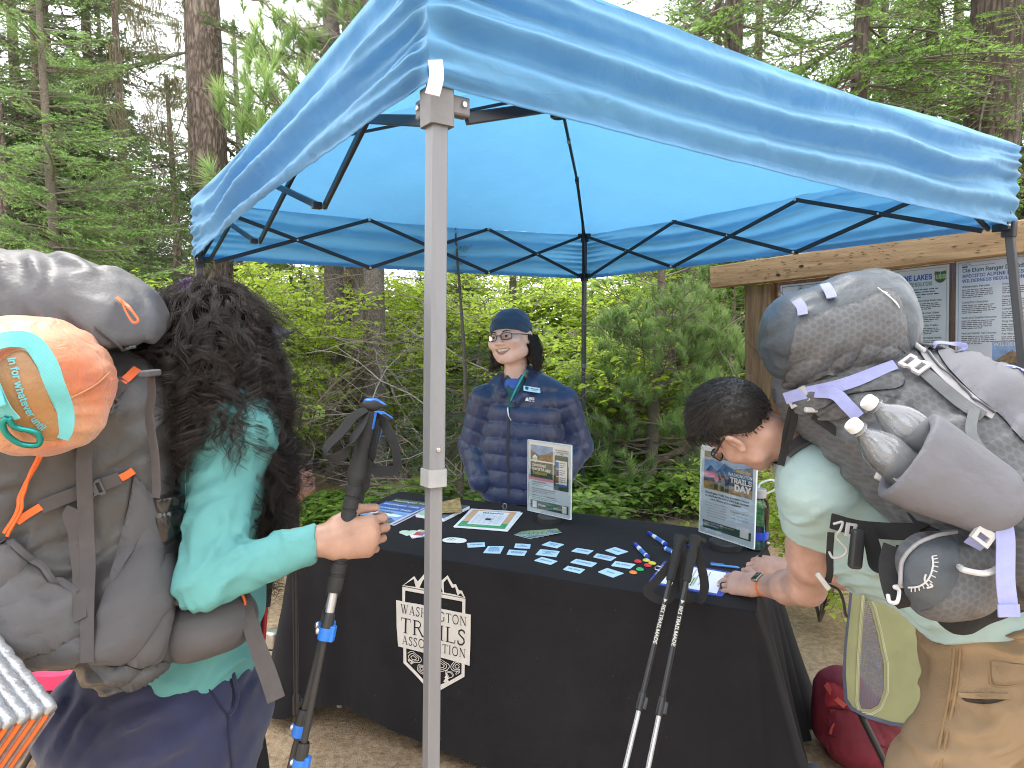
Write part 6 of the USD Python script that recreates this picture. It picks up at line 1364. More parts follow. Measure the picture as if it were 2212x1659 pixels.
M("pink_cloth",(0.72,0.03,0.11),0.7,0.1,6,0.001,300); M("thermos_steel",(0.50,0.49,0.46),0.32,0.1,12,metal=0.9,stretch=(1,1,.1))
t = thing("camp_stool","low pink seated camp chair with crossed black legs behind the foam pad","chair",P(100,1500,2.35) * V(1,1,0))
A = [P(20,1462,2.25),P(190,1462,2.25),P(185,1440,2.75),P(30,1440,2.75)]; q = np.array(A)
gx,gy = np.meshgrid(np.linspace(0,1,12),np.linspace(0,1,12),indexing="ij"); gx,gy = gx[...,None],gy[...,None]; S_ = (q[0] * (1 - gx) + q[1] * gx) * (1 - gy) + (q[3] * (1 - gx) + q[2] * gx) * gy; S_[...,2] -= .07 * (np.sin(np.pi * gx) * np.sin(np.pi * gy))[...,0]
i,j = np.meshgrid(np.arange(11),np.arange(11),indexing="ij"); k = (i * 12 + j).ravel(); ff = np.stack([k,k + 12,k + 13,k + 1],1); v = S_.reshape(-1,3); obj("seat",join((v,ff),(v - V(0,0,.004),ff[:,::-1])),"pink_cloth",t,smooth=True)
obj("front_edge",ribbon([q[0] + V(0,-.006,0),(q[0] + q[1]) / 2 + V(0,-.01,-.02),q[1] + V(0,-.006,0)],.05,.003,V(0,0,1)),"pink_cloth",t)
for p,r in (((35,1445,2.24),(225,1578,2.3)),((165,1455,2.24),(60,1640,2.25)),((30,1450,2.76),(190,1560,2.72)),((175,1450,2.76),(40,1570,2.72))):
    a,b = P(*p),P(*r); obj("leg",tube([a,to_ground(a,b)],.0095,10),"chair_tube",t)
obj("pivot",lathe([(0,.016),(.007,.014),(.009,.01),(.009,0)],P(121,1521,2.25),frame_z(V(0,-1,0)),14),"steel",t)
p = P(594,1400,2.72); p = V(p[0],p[1],0); t = thing("thermos_flask","brushed steel thermos flask standing by the tablecloth's left end","flask",p)
obj("body",lathe([(0,.002),(.036,.002),(.039,.008),(.039,.225),(.037,.235),(0,.235)],p,None,36),"thermos_steel",t); obj("cup_lid",lathe([(.036,.237),(.0365,.24),(.0365,.285),(.034,.30),(.026,.308),(0,.31)],p,None,36),"thermos_steel",t); obj("seal_ring",lathe([(.0375,.232),(.0385,.236),(.0375,.240)],p,None,36),"black_plastic",t)
# ================================================================ people
def W(ix,iy,dz):
    """A direction given as right, down and away from the camera."""
    return unit(ix * CR - iy * CU + dz * CF)
def skin(name,c,c2):
    MATS[name] = usdkit.material(stage,"/World/Looks/" + name,{"tc": ("texture_coordinate",{}),"n": ("noise_texture",{"scale": 26,"detail": 4}),"n2": ("noise_texture",{"scale": 260,"detail": 3}),"r": ("rgb_ramp",{"ramp": [(.3,c),(.7,c2)]}),"b": ("bump",{"strength": .35,"distance": .0012}),
        "p": ("principled_bsdf",{"roughness": .48,"specular_ior_level": .4,"subsurface_weight": .12,"subsurface_scale": .006,"subsurface_radius": (1,.35,.2)})},[("tc.object","n.vector"),("tc.object","n2.vector"),("n.fac","r.fac"),("r.color","p.base_color"),("n2.fac","b.height"),("b.normal","p.normal")],surface="p.BSDF")
skin("skin_fair",(0.58,0.36,0.275),(0.68,0.45,0.355)); skin("skin_tan",(0.29,0.16,0.112),(0.37,0.225,0.165)); skin("skin_brown",(0.26,0.135,0.092),(0.35,0.195,0.14)); skin("skin_warm",(0.40,0.235,0.182),(0.49,0.31,0.25)); skin("skin_pale",(0.52,0.33,0.28),(0.62,0.42,0.36))
M("lip",(0.42,0.15,0.13),0.4); M("mouth_dark",(0.06,0.015,0.015),0.5); M("teeth",(0.75,0.72,0.65),0.25); M("eye_white",(0.7,0.68,0.66),0.15); M("iris_brown",(0.03,0.016,0.01),0.1); M("brow_dark",(0.018,0.013,0.011),0.8)
M("hair_black",(0.011,0.009,0.009),0.42,0.25,40,0.0012,420,spec=.5,stretch=(1,1,.4)); M("hair_dark",(0.022,0.0155,0.0125),0.40,0.25,40,0.002,260,spec=.35)
M("glasses_frame",(0.02,0.013,0.012),0.3); glassy("lens",(0.96,0.96,0.97),1.4,.02)

def curves(name,strands,width,m,parent,tip=0.35):
    """Hair: many strands in one BasisCurves."""
    path = numbered(str(parent.GetPath()) + "/" + name); c = UsdGeom.BasisCurves.Define(stage,path); off = np.zeros(3); q = str(parent.GetPath())
    while q != "/World": off = off + LOC.get(q,0); q = q.rsplit("/",1)[0]
    c.CreateTypeAttr("linear"); c.CreateCurveVertexCountsAttr(Vt.IntArray([len(s) for s in strands])); pts = np.vstack(strands) - off; c.CreatePointsAttr(Vt.Vec3fArray.FromNumpy(pts.astype(np.float32)))
    w = np.concatenate([width * np.linspace(1,tip,len(s)) for s in strands]); c.CreateWidthsAttr(Vt.FloatArray.FromNumpy(w.astype(np.float32))); c.SetWidthsInterpolation("vertex")
    UsdShade.MaterialBindingAPI.Apply(c.GetPrim()).Bind(MATS[m]); return c.GetPrim()

def xf(c,R,s=1.0):
    """Local head or hand coordinates to the world's and back; s: one size or one for each axis."""
    c,R,s = np.asarray(c,float),np.asarray(R,float),np.asarray(s,float); k = np.float32(s.min())
    return (lambda p: (np.asarray(p,float) * s) @ R.T + c),(lambda f: (lambda p: f(((p - c.astype(np.float32)) @ R.astype(np.float32)) / s.astype(np.float32)) * k))

def head_sdf(smile=0.0,full=0.0,neck=True,neck_to=(0,-.05,-.21),fem=False):
    """A head about its ears' middle: x to its right, y forward, z up."""
    a = [ell((0,-.012,.034),(.076,.097,.088)),ell((0,.028,-.035),(.063 + full * .008,.068,.078)),ell((0,.058,-.097),(.026 + full * .006,.024,.018)),seg((-.05,.01,-.075),(-.012,.06,-.103),.020 + full * .008,.014 + full * .004),seg((.05,.01,-.075),(.012,.06,-.103),.020 + full * .008,.014 + full * .004)]
    f = su(.03,*a)
    ch = .003 * smile + full * .0025
    f = su(.022,f,ell((-.040,.058 + ch,-.030 + .008 * smile),(.026 + ch,.024 + ch,.024 + ch)),ell((.040,.058 + ch,-.030 + .008 * smile),(.026 + ch,.024 + ch,.024 + ch)))
    f = su(.014,f,seg((-.034,.077,.026),(-.012,.086,.026),.0095,.0095),seg((.034,.077,.026),(.012,.086,.026),.0095,.0095))
    f = cut(f,su(0,ell((-.031,.100,.006),(.016,.018,.0105)),ell((.031,.100,.006),(.016,.018,.0105))),.014)
    f = su(.010,f,seg((0,.090,.014),(0,.110,-.026),.0075,.0105),ell((-.0115,.098,-.031),(.0085,.011,.008)),ell((.0115,.098,-.031),(.0085,.011,.008)),seg((0,.092,-.035),(0,.088,-.052),.008,.008))
    f = su(.008,f,ell((0,.083 - .004 * smile,-.058),(.026 + .006 * smile,.010,.0055)),ell((0,.083 - .004 * smile,-.070 - .009 * smile),(.022 + .004 * smile,.010,.0065)))
    f = su(.006,f,ell((-.031,.083,.006),(.0145,.012,.0105)),ell((.031,.083,.006),(.0145,.012,.0105)))
    if smile:
        f = cut(f,su(.004,ell((0,.094,-.065),(.030,.017,.0115 * smile)),ell((-.026,.086,-.059),(.010,.015,.006)),ell((.026,.086,-.059),(.010,.015,.006))),.003)
    for s in (-1,1):
        e = ell((s * .079,-.012,-.004),(.008,.021,.032),frame_z(V(s * .28,-.28,1),V(s,.3,0))); e = su(.006,e,ell((s * .080,-.006,-.030),(.006,.010,.010))); e = cut(e,ell((s * .088,-.006,-.004),(.007,.011,.017)),.004); f = su(.006,f,e)
    if neck: f = su(.03,f,seg((0,-.025,-.06),neck_to,.052 - .006 * fem,.060 - .008 * fem))
    return f
def face_parts(body,loc,smile=0.0,brow=True):
    """Eyes and brows, and teeth when the mouth is open, as parts of the body."""
    for s in (-1,1):
        R_ = None; c = V(s * .031,.0835,.006); v,f = lathe([(0,.0119)] + [(.0119 * math.sin(t),.0119 * math.cos(t)) for t in np.linspace(.15,math.pi - .1,10)] + [(0,-.0119)],(0,0,0),None,16); obj("eye",(loc(v * V(1,.86,.72) + c),f),"eye_white",body,smooth=True)
        obj("iris",(loc(np.array(lathe([(0,.002),(.0066,.0012),(.0069,0)],(0,0,0),frame_z(V(0,1,0)),14)[0]) + c + V(0,.0100,-.0005)),lathe([(0,.002),(.0066,.0012),(.0069,0)],(0,0,0),None,14)[1]),"iris_brown",body,smooth=True)
        if brow: obj("eyebrow",(loc(tube(crom([V(s * .014,.0965,.027),V(s * .030,.0925,.032),V(s * .048,.0775,.027)],10),[.0016,.003,.0035,.0035,.003,.003,.0028,.0024,.002,.001],6)[0]),tube(crom([V(0,0,0),V(1,0,0),V(2,0,0)],10),.003,6)[1]),"brow_dark",body,smooth=True)
    if smile:
        obj("teeth",(loc(np.array(ribbon([V(-.027,.072,-.0565),V(-.013,.0815,-.0605),V(0,.0845,-.0613),V(.013,.0815,-.0605),V(.027,.072,-.0565)],.0105,.004,V(0,0,1),samples=20)[0])),ribbon([V(-.022,0,0),V(0,0,0),V(.022,0,0),V(.03,0,0),V(.04,0,0)],.01,.004,V(0,0,1),samples=20)[1]),"teeth",body,smooth=True)
        obj("mouth_inside",(loc(np.array(rbox((0,.066,-.064),(.026,.008,.010),.006,None,1)[0])),rbox((0,.066,-.064),(.026,.008,.010),.006,None,1)[1]),"mouth_dark",body,smooth=True)
        obj("lower_lip",(loc(np.array(tube(crom([V(-.030,.076,-.063),V(-.014,.0865,-.0775),V(0,.0895,-.0815),V(.014,.0865,-.0775),V(.030,.076,-.063)],16),.0042,8)[0])),tube(crom([V(0,0,0),V(1,0,0),V(2,0,0)],16),.0042,8)[1]),"lip",body,smooth=True)
    else:
        obj("lips",(loc(np.array(tube(crom([V(-.022,.086,-.064),V(0,.0955,-.0605),V(.022,.086,-.064)],14),[.001] + [.004] * 12 + [.001],8)[0])),tube(crom([V(0,0,0),V(1,0,0),V(2,0,0)],14),.004,8)[1]),"lip",body,smooth=True)
def hand_sdf(curl=(.25,.25,.25,.25),spread=.06,thumb=(V(.02,.034,-.004),V(.052,.062,-.016),V(.084,.070,-.022)),scale=1.0,mirror=1,rad=1.0):
    """A hand from the wrist: x to the fingers, y to the thumb side, z out of its back. curl: bend of each finger's joints in radians."""
    m = np.array([1,mirror,1.0]); fs = []
    palm = su(.018,seg(V(-.03,0,0) * m,V(.02,0,0) * m,.024,.026),seg(V(.02,.020,0) * m,V(.086,.030,.002) * m,.018,.0135),seg(V(.02,.0,0) * m,V(.090,.009,.004) * m,.019,.014),seg(V(.02,-.014,0) * m,V(.087,-.012,.002) * m,.018,.0135),seg(V(.02,-.022,0) * m,V(.078,-.031,-.002) * m,.017,.012))
    for i,(y,x,L) in enumerate(((.030,.088,.074),(.009,.092,.083),(-.012,.089,.077),(-.031,.080,.060))):
        p = V(x,y,.001); d = V(math.cos(spread * (1 - i * .7)),math.sin(spread * (1 - i * .7)),0); a = 0; r = (.0092,.0095,.0090,.0078)[i] * rad; c = np.atleast_1d(curl[i]); c = np.broadcast_to(c,(3,))
        for k,(fr,r2) in enumerate(((.45,.93),(.30,.86),(.25,.74))):
            a -= c[k]; e = p + (d * math.cos(a) + V(0,0,1) * math.sin(a)) * L * fr; fs.append(seg(p * m,e * m,r,r * r2 / (.93 if k else 1))); p = e; r = r * r2 / (.93 if k else 1)
    t = thumb; th = su(.006,seg(t[0] * m,t[1] * m,.0145,.0105),seg(t[1] * m,t[2] * m,.0103,.0085))
    f = su(.010,palm,th)
    for g in fs: f = su(.0042,f,g)
    return f

# ---------------------------------------------------------------- volunteer in the puffy jacket
D0 = 3.2
vb = P(1128,1000,D0); vbase = V(vb[0],vb[1],0)
vol = thing("person","smiling person in a navy puffy jacket, blue beanie and glasses standing behind the table","person",vbase)
hc = P(1103,731,D0 - .02); fw = W(-.50,.04,-.86); up0 = W(.02,-1,-.04); up0 = unit(up0 - fw * (up0 @ fw)); rt = np.cross(fw,up0)
a = math.radians(-7); rt,up0 = rt * math.cos(a) + up0 * math.sin(a),up0 * math.cos(a) - rt * math.sin(a)
RH = np.stack([rt,fw,up0],1); HV = V(1.20,1.10,.98); loc,wrap = xf(hc,RH,HV)
nk = P(1118,830,D0 + .03); nkl = (nk - hc) @ RH / HV
F = wrap(head_sdf(1.0,1.2,True,nkl,True)); F = su(.05,F,seg(nk,P(1128,900,D0 + .03),.07,.11))
body = obj("body",nets(F,hc - .2 - V(0.1,0,.25),hc + V(.3,.22,.16),.0042),"skin_fair",vol,smooth=True)
face_parts(body,loc,1.0)
bn = keep(wrap(su(.02,ell((0,-.012,.046),(.086,.107,.096)),ell((0,-.025,.098),(.066,.078,.058)))),wrap(lambda p: (0.044 - .30 * (0.09 - p[:,1]) - p[:,2]).astype(np.float32)),.005)
bn = bumpy(bn,.004,(18,18,30),3)
M("beanie_knit",(0.013,0.042,0.085),0.9,0.15,20,0.0012,420,sheen=.2)
be = obj("beanie",nets(bn,hc - .2,hc + V(.2,.2,.25),.004),"beanie_knit",vol,smooth=True)
obj("brim_seam",tube(hit(bn,crom(np.c_[np.array([(1062,697),(1080,687),(1105,687),(1130,697),(1145,710)],float),np.zeros(5)],20)[:,:2])[0],.0016,5),"beanie_knit",be,smooth=True)
# dark straight hair below the beanie
hs = su(.03,*[seg(loc(V(s * .075,-.03,.03)),loc(V(s * .085,-.025,-.115)),.016,.019) for s in (-1,1)],seg(loc(V(.083,-.03,-.11)),loc(V(.112,-.01,-.14)),.016,.008),seg(loc(V(-.08,-.05,-.10)),loc(V(-.085,-.06,-.16)),.03,.022),ell(loc(V(0,-.075,-.05)),(.08,.05,.11)))
hs = folds(hs,.004,.014,RH[:,0] * .8 + RH[:,1] * .6,3,.2)
obj("hair",nets(hs,hc - .28,hc + V(.28,.28,.15),.005),"hair_dark",vol,smooth=True)
r = np.random.default_rng(3); st = []
for k in range(420):
    s = r.choice([-1,1]); y = r.uniform(-.085,.0); p0 = V(s * (.083 + r.normal(0,.004)),y,.01); p1 = V(s * (.100 + r.normal(0,.007)),y + .002,-.06); p2 = V(s * (.102 + r.normal(0,.012)),y + r.normal(.004,.012),-.135 + r.normal(0,.015)); p3 = p2 + V(s * r.uniform(0,.035) * (1 if s > 0 else .5),r.uniform(0,.03),r.uniform(-.02,.012)); st.append(loc(crom([p0,p1,p2,p3],12)))
curves("hair_strands",st,.0016,"hair_dark",vol)
# glasses
gl = []
for s in (-1,1):
    g = [V(s * (.033 + .0225 * sx),.108 - .012 * abs(sx) * (sx > 0) - .004,.004 + .0165 * sy) for sx,sy in [(math.copysign(abs(math.cos(t)) ** .55,math.cos(t)),math.copysign(abs(math.sin(t)) ** .6,math.sin(t))) for t in np.linspace(0,2 * np.pi,28,endpoint=False)]]; g = np.array(g); v,f = tube(g,.0019,6,closed=True); gl.append((loc(v),f))
    c = g.mean(0); lv = np.vstack([c,g]); lf = np.array([[0,1 + i,1 + (i + 1) % 28] for i in range(28)]); obj("lens",(loc(lv),lf),"lens",vol,smooth=False)
    v,f = tube(crom([V(s * .056,.091,.012),V(s * .074,.05,.010),V(s * .082,-.01,.006)],12),.002,6); gl.append((loc(v),f))
v,f = tube(crom([V(-.0115,.105,.008),V(0,.108,.010),V(.0115,.105,.008)],8),.0019,6); gl.append((loc(v),f))
obj("glasses",gl,"glasses_frame",vol,smooth=True)
# jacket
M("jacket_navy",(0.013,0.024,0.072),0.40,0.22,4,0.0016,90,spec=.55,sheen=.1); M("fleece_teal",(0.035,0.11,0.105),0.95,0.15,30,0.001,300); M("teal_edge",(0.05,0.33,0.34),0.85); M("shirt_blue",(0.07,0.13,0.42),0.9); M("zip_dark",(0.008,0.011,0.022),0.5); M("trousers_dark",(0.018,0.018,0.02),0.9,.1)
def quilt(f,s,pitch,amp):
    """Down baffles: s(p) runs along them."""
    def g(p):
        p = np.asarray(p,np.float32); t = s(p) / pitch; w = np.abs(np.sin(np.pi * t)); k = np.exp(-(w / .30) ** 2)
        cr = (meshkit.fbm(np.asarray(p,float) * V(60,60,26),3,4) - .5) * .014 * (0.35 + k)
        return f(p) - amp * (w ** .5) - cr.astype(np.float32)
    return g
zq = P(1128,1075,D0)[2]
tor = su(.05,oval(P(1126,1052,D0),P(1130,905,D0),.195,.185,.74,CR),oval(P(1128,960,D0),P(1132,872,D0 + .02),.185,.155,.72,CR))
sh = su(.05,seg(P(1078,858,D0 + .02),P(1128,836,D0 + .03),.075,.085),seg(P(1190,862,D0 + .02),P(1128,836,D0 + .03),.08,.085))
tor = su(.06,tor,sh)
xz = vb[0]
tq = quilt(tor,lambda p: p[:,2] - zq + .35 * (p[:,0] - xz) ** 2 * 1.2 + .012 * np.sin(9 * p[:,0]),.080,.0115)
def arm(s,e,w,r0,r1,r2):
    s,e,w = map(lambda q: np.asarray(q,float),(s,e,w)); f = su(.03,seg(s,e,r0,r1),seg(e,w,r1,r2)); d1,d2 = unit(e - s),unit(w - e); L1 = np.linalg.norm(e - s)
    def along(p):
        q = p - s.astype(np.float32); a = q @ d1.astype(np.float32); b = (p - e.astype(np.float32)) @ d2.astype(np.float32); return np.where(a < L1,a,L1 + np.maximum(b,0)).astype(np.float32)
    return quilt(f,along,.072,.0075)
AL = arm(P(1052,868,D0 + .01),P(1027,962,D0 + .06),P(1040,1035,D0 - .05),.088,.076,.062)
AR = arm(P(1212,872,D0 + .01),P(1244,962,D0 + .06),P(1206,1032,D0 - .06),.090,.078,.062)
JK = su(.007,tq,AL,AR)
hemz = P(1128,1076,D0)[2]
JK = keep(JK,half(V(0,0,hemz),(0,0,-1)),.012)
nb0 = P(1110,815,D0 - .02)
vcut = su(.01,seg(P(1110,812,D0 - .16),P(1098,872,D0 - .20),.055,.012),seg(P(1116,800,D0 + .05),P(1112,822,D0 - .08),.066,.06))
JK = cut(JK,vcut,.008)
col = cut(su(.02,seg(P(1072,826,D0 + .01),P(1086,850,D0 - .13),.022,.018),seg(P(1072,826,D0 + .01),P(1105,800,D0 + .11),.024,.024),seg(P(1105,800,D0 + .11),P(1152,806,D0 + .06),.026,.026),seg(P(1152,806,D0 + .06),P(1150,826,D0 - .06),.026,.022),seg(P(1150,826,D0 - .06),P(1112,868,D0 - .155),.024,.016)),seg(P(1112,790,D0),P(1112,830,D0 - .01),.035,.03),.01)
JK = su(.02,JK,bumpy(col,.006,30,4))
jk = obj("jacket",nets(JK,vbase + V(-.50,-.42,.72),vbase + V(.52,.40,1.52),.0062),"jacket_navy",vol,smooth=True)
obj("zipper",strap_on(JK,[(1099,880),(1098,930),(1097,980),(1098,1030),(1099,1074)],.013,.003,.001,80),"zip_dark",jk,smooth=40)
obj("zipper_pull",[tube([hit(JK,[(1097,880)])[0][0] + V(0,-.012,0),hit(JK,[(1098,897)])[0][0] + V(.002,-.014,0)],.0035,6),tube(crom([hit(JK,[(1098,897)])[0][0] + V(0,-.014,0),hit(JK,[(1104,908)])[0][0] + V(0,-.008,0)],8),.002,5)],"steel",jk)
fl = su(.02,seg(P(1117,812,D0 + .03),P(1112,850,D0 - .07),.062,.055),seg(P(1112,850,D0 - .07),P(1104,890,D0 - .10),.05,.035)); fl = cut(fl,seg(P(1111,788,D0 - .02),P(1108,832,D0 - .12),.050,.022),.006)
obj("fleece",nets(fl,nb0 - .22,nb0 + .22,.005),"fleece_teal",vol,smooth=True); obj("fleece_edge",tube(crom([P(1139,800,D0 - .05),P(1133,806,D0 - .09),P(1121,828,D0 - .125),P(1110,850,D0 - .135),P(1104,866,D0 - .14)],24),.0055,6),"teal_edge",vol,smooth=True)
obj("undershirt",nets(keep(seg(P(1116,806,D0 + .02),P(1108,845,D0 - .055),.058,.055),half(P(1110,817,D0 - .08),(0,.25,1)),.004),nb0 - .18,nb0 + .18,.006),"shirt_blue",vol,smooth=True)
p,n = hit(JK,[(1130,836),(1166,840),(1165,853),(1128,849)]); p = p + n * .009; x = unit(p[1] - p[0]); y = unit(p[0] - p[3]); y = unit(y - x * (x @ y)); w,h = .084,.031; o = p.mean(0) - x * w / 2 - y * h / 2 + np.cross(x,y) * .006
M("badge_white",(0.50,0.72,0.82),0.4,.04)
t = jk; g = obj("name_badge",extrude(sbox(.003,.003,w - .003,h - .003).buffer(.003),.002,np.stack([x,y,np.cross(x,y)],1),o),"badge_white",vol,smooth=False); s = Sheet(o + np.cross(x,y) * .0024,x,y,.0003); s.add(poly((.008,.025),(.0165,.028),(.025,.025),(.025,.012),(.0165,.005),(.008,.012)),"ink_green",1); s.lines(.034,.0165,.040,1,.01,.004,"ink_navy",1,2,last=1); s.lines(.040,.0095,.028,1,.01,.0024,"ink_grey",1,3,last=1)
for m_,ms in s.parts.items(): obj("print",join(*ms),m_,g,smooth=False)
p,n = hit(JK,[(1132,857),(1155,859),(1131,866)]); nn = unit(n.mean(0)); x = unit(p[1] - p[0]); x = unit(x - nn * (x @ nn)); y = np.cross(nn,x); s = Sheet(p[2] + nn * .016,x,y,.0003); s.add(poly((0,0),(.006,.018),(.010,.010),(.014,.02),(.020,0)),"ink_white"); s.text("REI",.0105,.020,.008,"ink_white",1,bold=3,width=.030); s.text("co-op",.0065,.020,-.001,"ink_white",1,bold=2,width=.030)
for m_,ms in s.parts.items(): obj("chest_logo",join(*ms),m_,jk,smooth=False)
hp = V(vbase[0],vbase[1] + .02,hemz + .06); TR = su(.05,oval(hp,hp - V(0,0,.12),.17,.165,.72,CR),seg(hp - V(.085,0,.1),V(vbase[0] - .10,vbase[1] + .02,.08),.095,.06),seg(hp - V(-.085,0,.1),V(vbase[0] + .10,vbase[1] + .02,.08),.095,.06)); TR = bumpy(TR,.008,10,3)
obj("trousers",nets(TR,vbase + V(-.3,-.2,-.0),vbase + V(.3,.25,hemz + .25),.012),"trousers_dark",vol,smooth=True)
for s in (-1,1): c = vbase + V(s * .1,-.03,.0); obj("boot",nets(keep(su(.03,ell(c + V(0,-.05,.04),(.045,.12,.05)),seg(c + V(0,.03,.05),c + V(0,.04,.13),.045,.05)),half(c,(0,0,-1))),c - .25,c + .25,.010),"black_plastic",vol,smooth=True)

# ---------------------------------------------------------------- man bent over the clipboard
mbase = P(2060,1400,1.42) * V(1,1,0)
man = thing("person","black-haired man in glasses and mint t-shirt bent over the table, writing","person",mbase)
fw = W(-.25,.62,.74); up0 = W(-.82,-.55,.20); up0 = unit(up0 - fw * (up0 @ fw)); rt = np.cross(fw,up0); RH = np.stack([rt,fw,up0],1); HS = .93
hc = P(1587,957,1.55) - (V(-.080,-.010,-.004) * HS) @ RH.T; loc,wrap = xf(hc,RH,HS)
SH = P(1800,1012,1.62); LEFT = unit(V(-.62,-.78,0)); LS = P(1768,1055,1.50); RS = LS - LEFT * .36 + V(.02,.02,0)
nkl = (P(1735,972,1.62) - hc) @ RH / HS
F = wrap(su(.02,head_sdf(0,.1,False),seg((0,-.03,-.05),nkl,.053,.062)))
EL,WR = P(1742,1270,1.71),P(1650,1266,1.965)
arm_l = su(.02,seg(LS,EL + V(0,0,.01),.068,.049),ell(LS * .42 + EL * .58,(.057,.057,.09)),seg(EL,EL * .6 + WR * .4,.047,.047),seg(EL * .6 + WR * .4,WR,.046,.030),ell(EL + W(.1,.6,-.2) * .012,(.028,.028,.028)))
lo,hi = np.minimum(hc,P(1735,972,1.62)) - .16,np.maximum(hc,P(1735,972,1.62)) + .16
bm = [nets(F,lo,hi,.0038),nets(arm_l,np.minimum(np.minimum(LS,EL),WR) - .08,np.maximum(np.maximum(LS,EL),WR) + .08,.006)]
# left hand flat on the paper
hx = unit(PZ(1545,1262,ZS + .012) - WR + V(0,0,.0)); hx = unit(PZ(1508,1250,ZS + .004) - WR); hz = unit(V(0,0,1) - hx * hx[2] + W(0,0,-.25)); hz = unit(hz - hx * (hx @ hz)); hy = np.cross(hz,hx)
Rl = np.stack([hx,hy,hz],1); locl,wrl = xf(WR + hx * .02,Rl,1.0)
# the thumb of a left hand, back up, lies on its right side (away from the camera here)
sgn = 1 if hy @ W(0,0,1) > 0 else -1
Fh = wrl(hand_sdf(((.35,.35,.2),(.25,.38,.25),(.18,.35,.25),(.12,.3,.2)),.10,mirror=sgn)); Fh = su(.02,Fh,seg(WR,WR + hx * .03,.027,.025)); hm = WR + hx * .09
bm.append(nets(Fh,hm - .16,hm + .16,.0028))
# right arm and writing hand
RE,RW = P(1915,1252,1.98),P(1700,1232,2.06); RSH = RS + V(0,0,0)
arm_r = su(.02,seg(RSH,RE,.058,.043),seg(RE,RE * .55 + RW * .45,.045,.042),seg(RE * .55 + RW * .45,RW,.042,.028)); bm.append(nets(arm_r,np.minimum(np.minimum(RSH,RE),RW) - .08,np.maximum(np.maximum(RSH,RE),RW) + .08,.007))
px_ = PZ(1612,1250,ZS + .004); tipp = px_; hx = unit(P(1625,1218,2.06) - RW); hz = unit(W(.05,-.75,-.65)); hz = unit(hz - hx * (hx @ hz)); hy = np.cross(hz,hx); Rr = np.stack([hx,hy,hz],1); sg2 = 1 if hy @ W(0,1,-1) > 0 else -1
Fr = xf(RW + hx * .005,Rr,.98)[1](hand_sdf(((.55,.75,.35),(.70,.85,.5),(.85,1.0,.6),(.95,1.05,.7)),.03,thumb=(V(.02,.030,-.012),V(.058,.040,-.034),V(.088,.030,-.046)),mirror=sg2)); Fr = su(.02,Fr,seg(RW - hx * .02,RW + hx * .03,.027,.025)); bm.append(nets(Fr,RW + hx * .06 - .15,RW + hx * .06 + .15,.0028))
body = obj("body",bm,"skin_warm",man,smooth=True)
face_parts(body,loc,0,True)
# short black hair: a cap of hair and many short strands
hcap = wrap(su(.015,ell((0,-.016,.044),(.083,.106,.098)),ell((0,.035,.105),(.062,.058,.030)),ell((0,.080,.092),(.055,.026,.024))))
def hairline(p):
    x,y,z = p[:,0],p[:,1],p[:,2]; zz = np.interp(y,[-.12,-.085,-.05,-.02,.01,.03,.05,.07,.11],[-.085,-.075,-.03,.030,.034,.010,.030,.062,.070]); return (zz - z + .006 * np.sin(80 * x)).astype(np.float32)
hcap = keep(hcap,wrap(hairline),.006); hcap = folds(hcap,.0035,.012,RH[:,0] * .7 + RH[:,2] * .5,5,.25)
hair = obj("hair",nets(hcap,hc - .19,hc + .19,.0038),"hair_black",man,smooth=True)
r = np.random.default_rng(8); st = []
for k in range(3400):
    th,ph = r.uniform(0,2 * np.pi),math.acos(r.uniform(-.75,1)); d = V(math.sin(ph) * math.cos(th),math.sin(ph) * math.sin(th),math.cos(ph)); p = V(0,-.016,.044) + d * V(.081,.104,.097)
    if hairline(p[None])[0] > .004: continue
    top = max(0,d[2]); L = .008 + .022 * top * (0.5 + d[1] * .5 + .3); t = unit(V(d[0] * .3 + r.normal(0,.15),.75 + r.normal(0,.15),-.35 * (1 - top) + .1 + r.normal(0,.15)) if d[2] > .25 else V(r.normal(0,.15),.1 + r.normal(0,.15),-1)); q = p + d * .004
    st.append(loc(np.array([q,q + (t * .6 + d * .5) * L * .5,q + (t + d * .30) * L])))
for k in range(260):
    x = r.uniform(-.055,.055); p = V(x,.082 + r.normal(0,.006),.086 + r.normal(0,.008)); st.append(loc(np.array([p,p + V(r.normal(0,.004),.018,.002),p + V(r.normal(0,.007),.026 + r.uniform(0,.01),-.020 - r.uniform(0,.018))])))
curves("hair_strands",st,.0017,"hair_black",man)
gl = []
for s in (-1,1):
    g = np.array([V(s * (.033 + .0225 * sx),.111 - .012 * abs(sx) * (sx > 0),.000 + .0165 * sy) for sx,sy in [(math.copysign(abs(math.cos(t)) ** .6,math.cos(t)),math.copysign(abs(math.sin(t)) ** .6,math.sin(t))) for t in np.linspace(0,2 * np.pi,28,endpoint=False)]]); v,f = tube(g,.0022,6,closed=True); gl.append((loc(v),f)); c = g.mean(0); obj("lens",(loc(np.vstack([c,g])),np.array([[0,1 + i,1 + (i + 1) % 28] for i in range(28)])),"lens",man,smooth=False)
    v,f = tube(crom([V(s * .056,.097,.010),V(s * .079,.05,.016),V(s * .084,-.005,.024),V(s * .084,-.03,.006)],16),.0028,6); gl.append((loc(v),f))
v,f = tube(crom([V(-.0115,.111,.004),V(0,.114,.006),V(.0115,.111,.004)],8),.0022,6); gl.append((loc(v),f)); obj("glasses",gl,"glasses_frame",man,smooth=True)
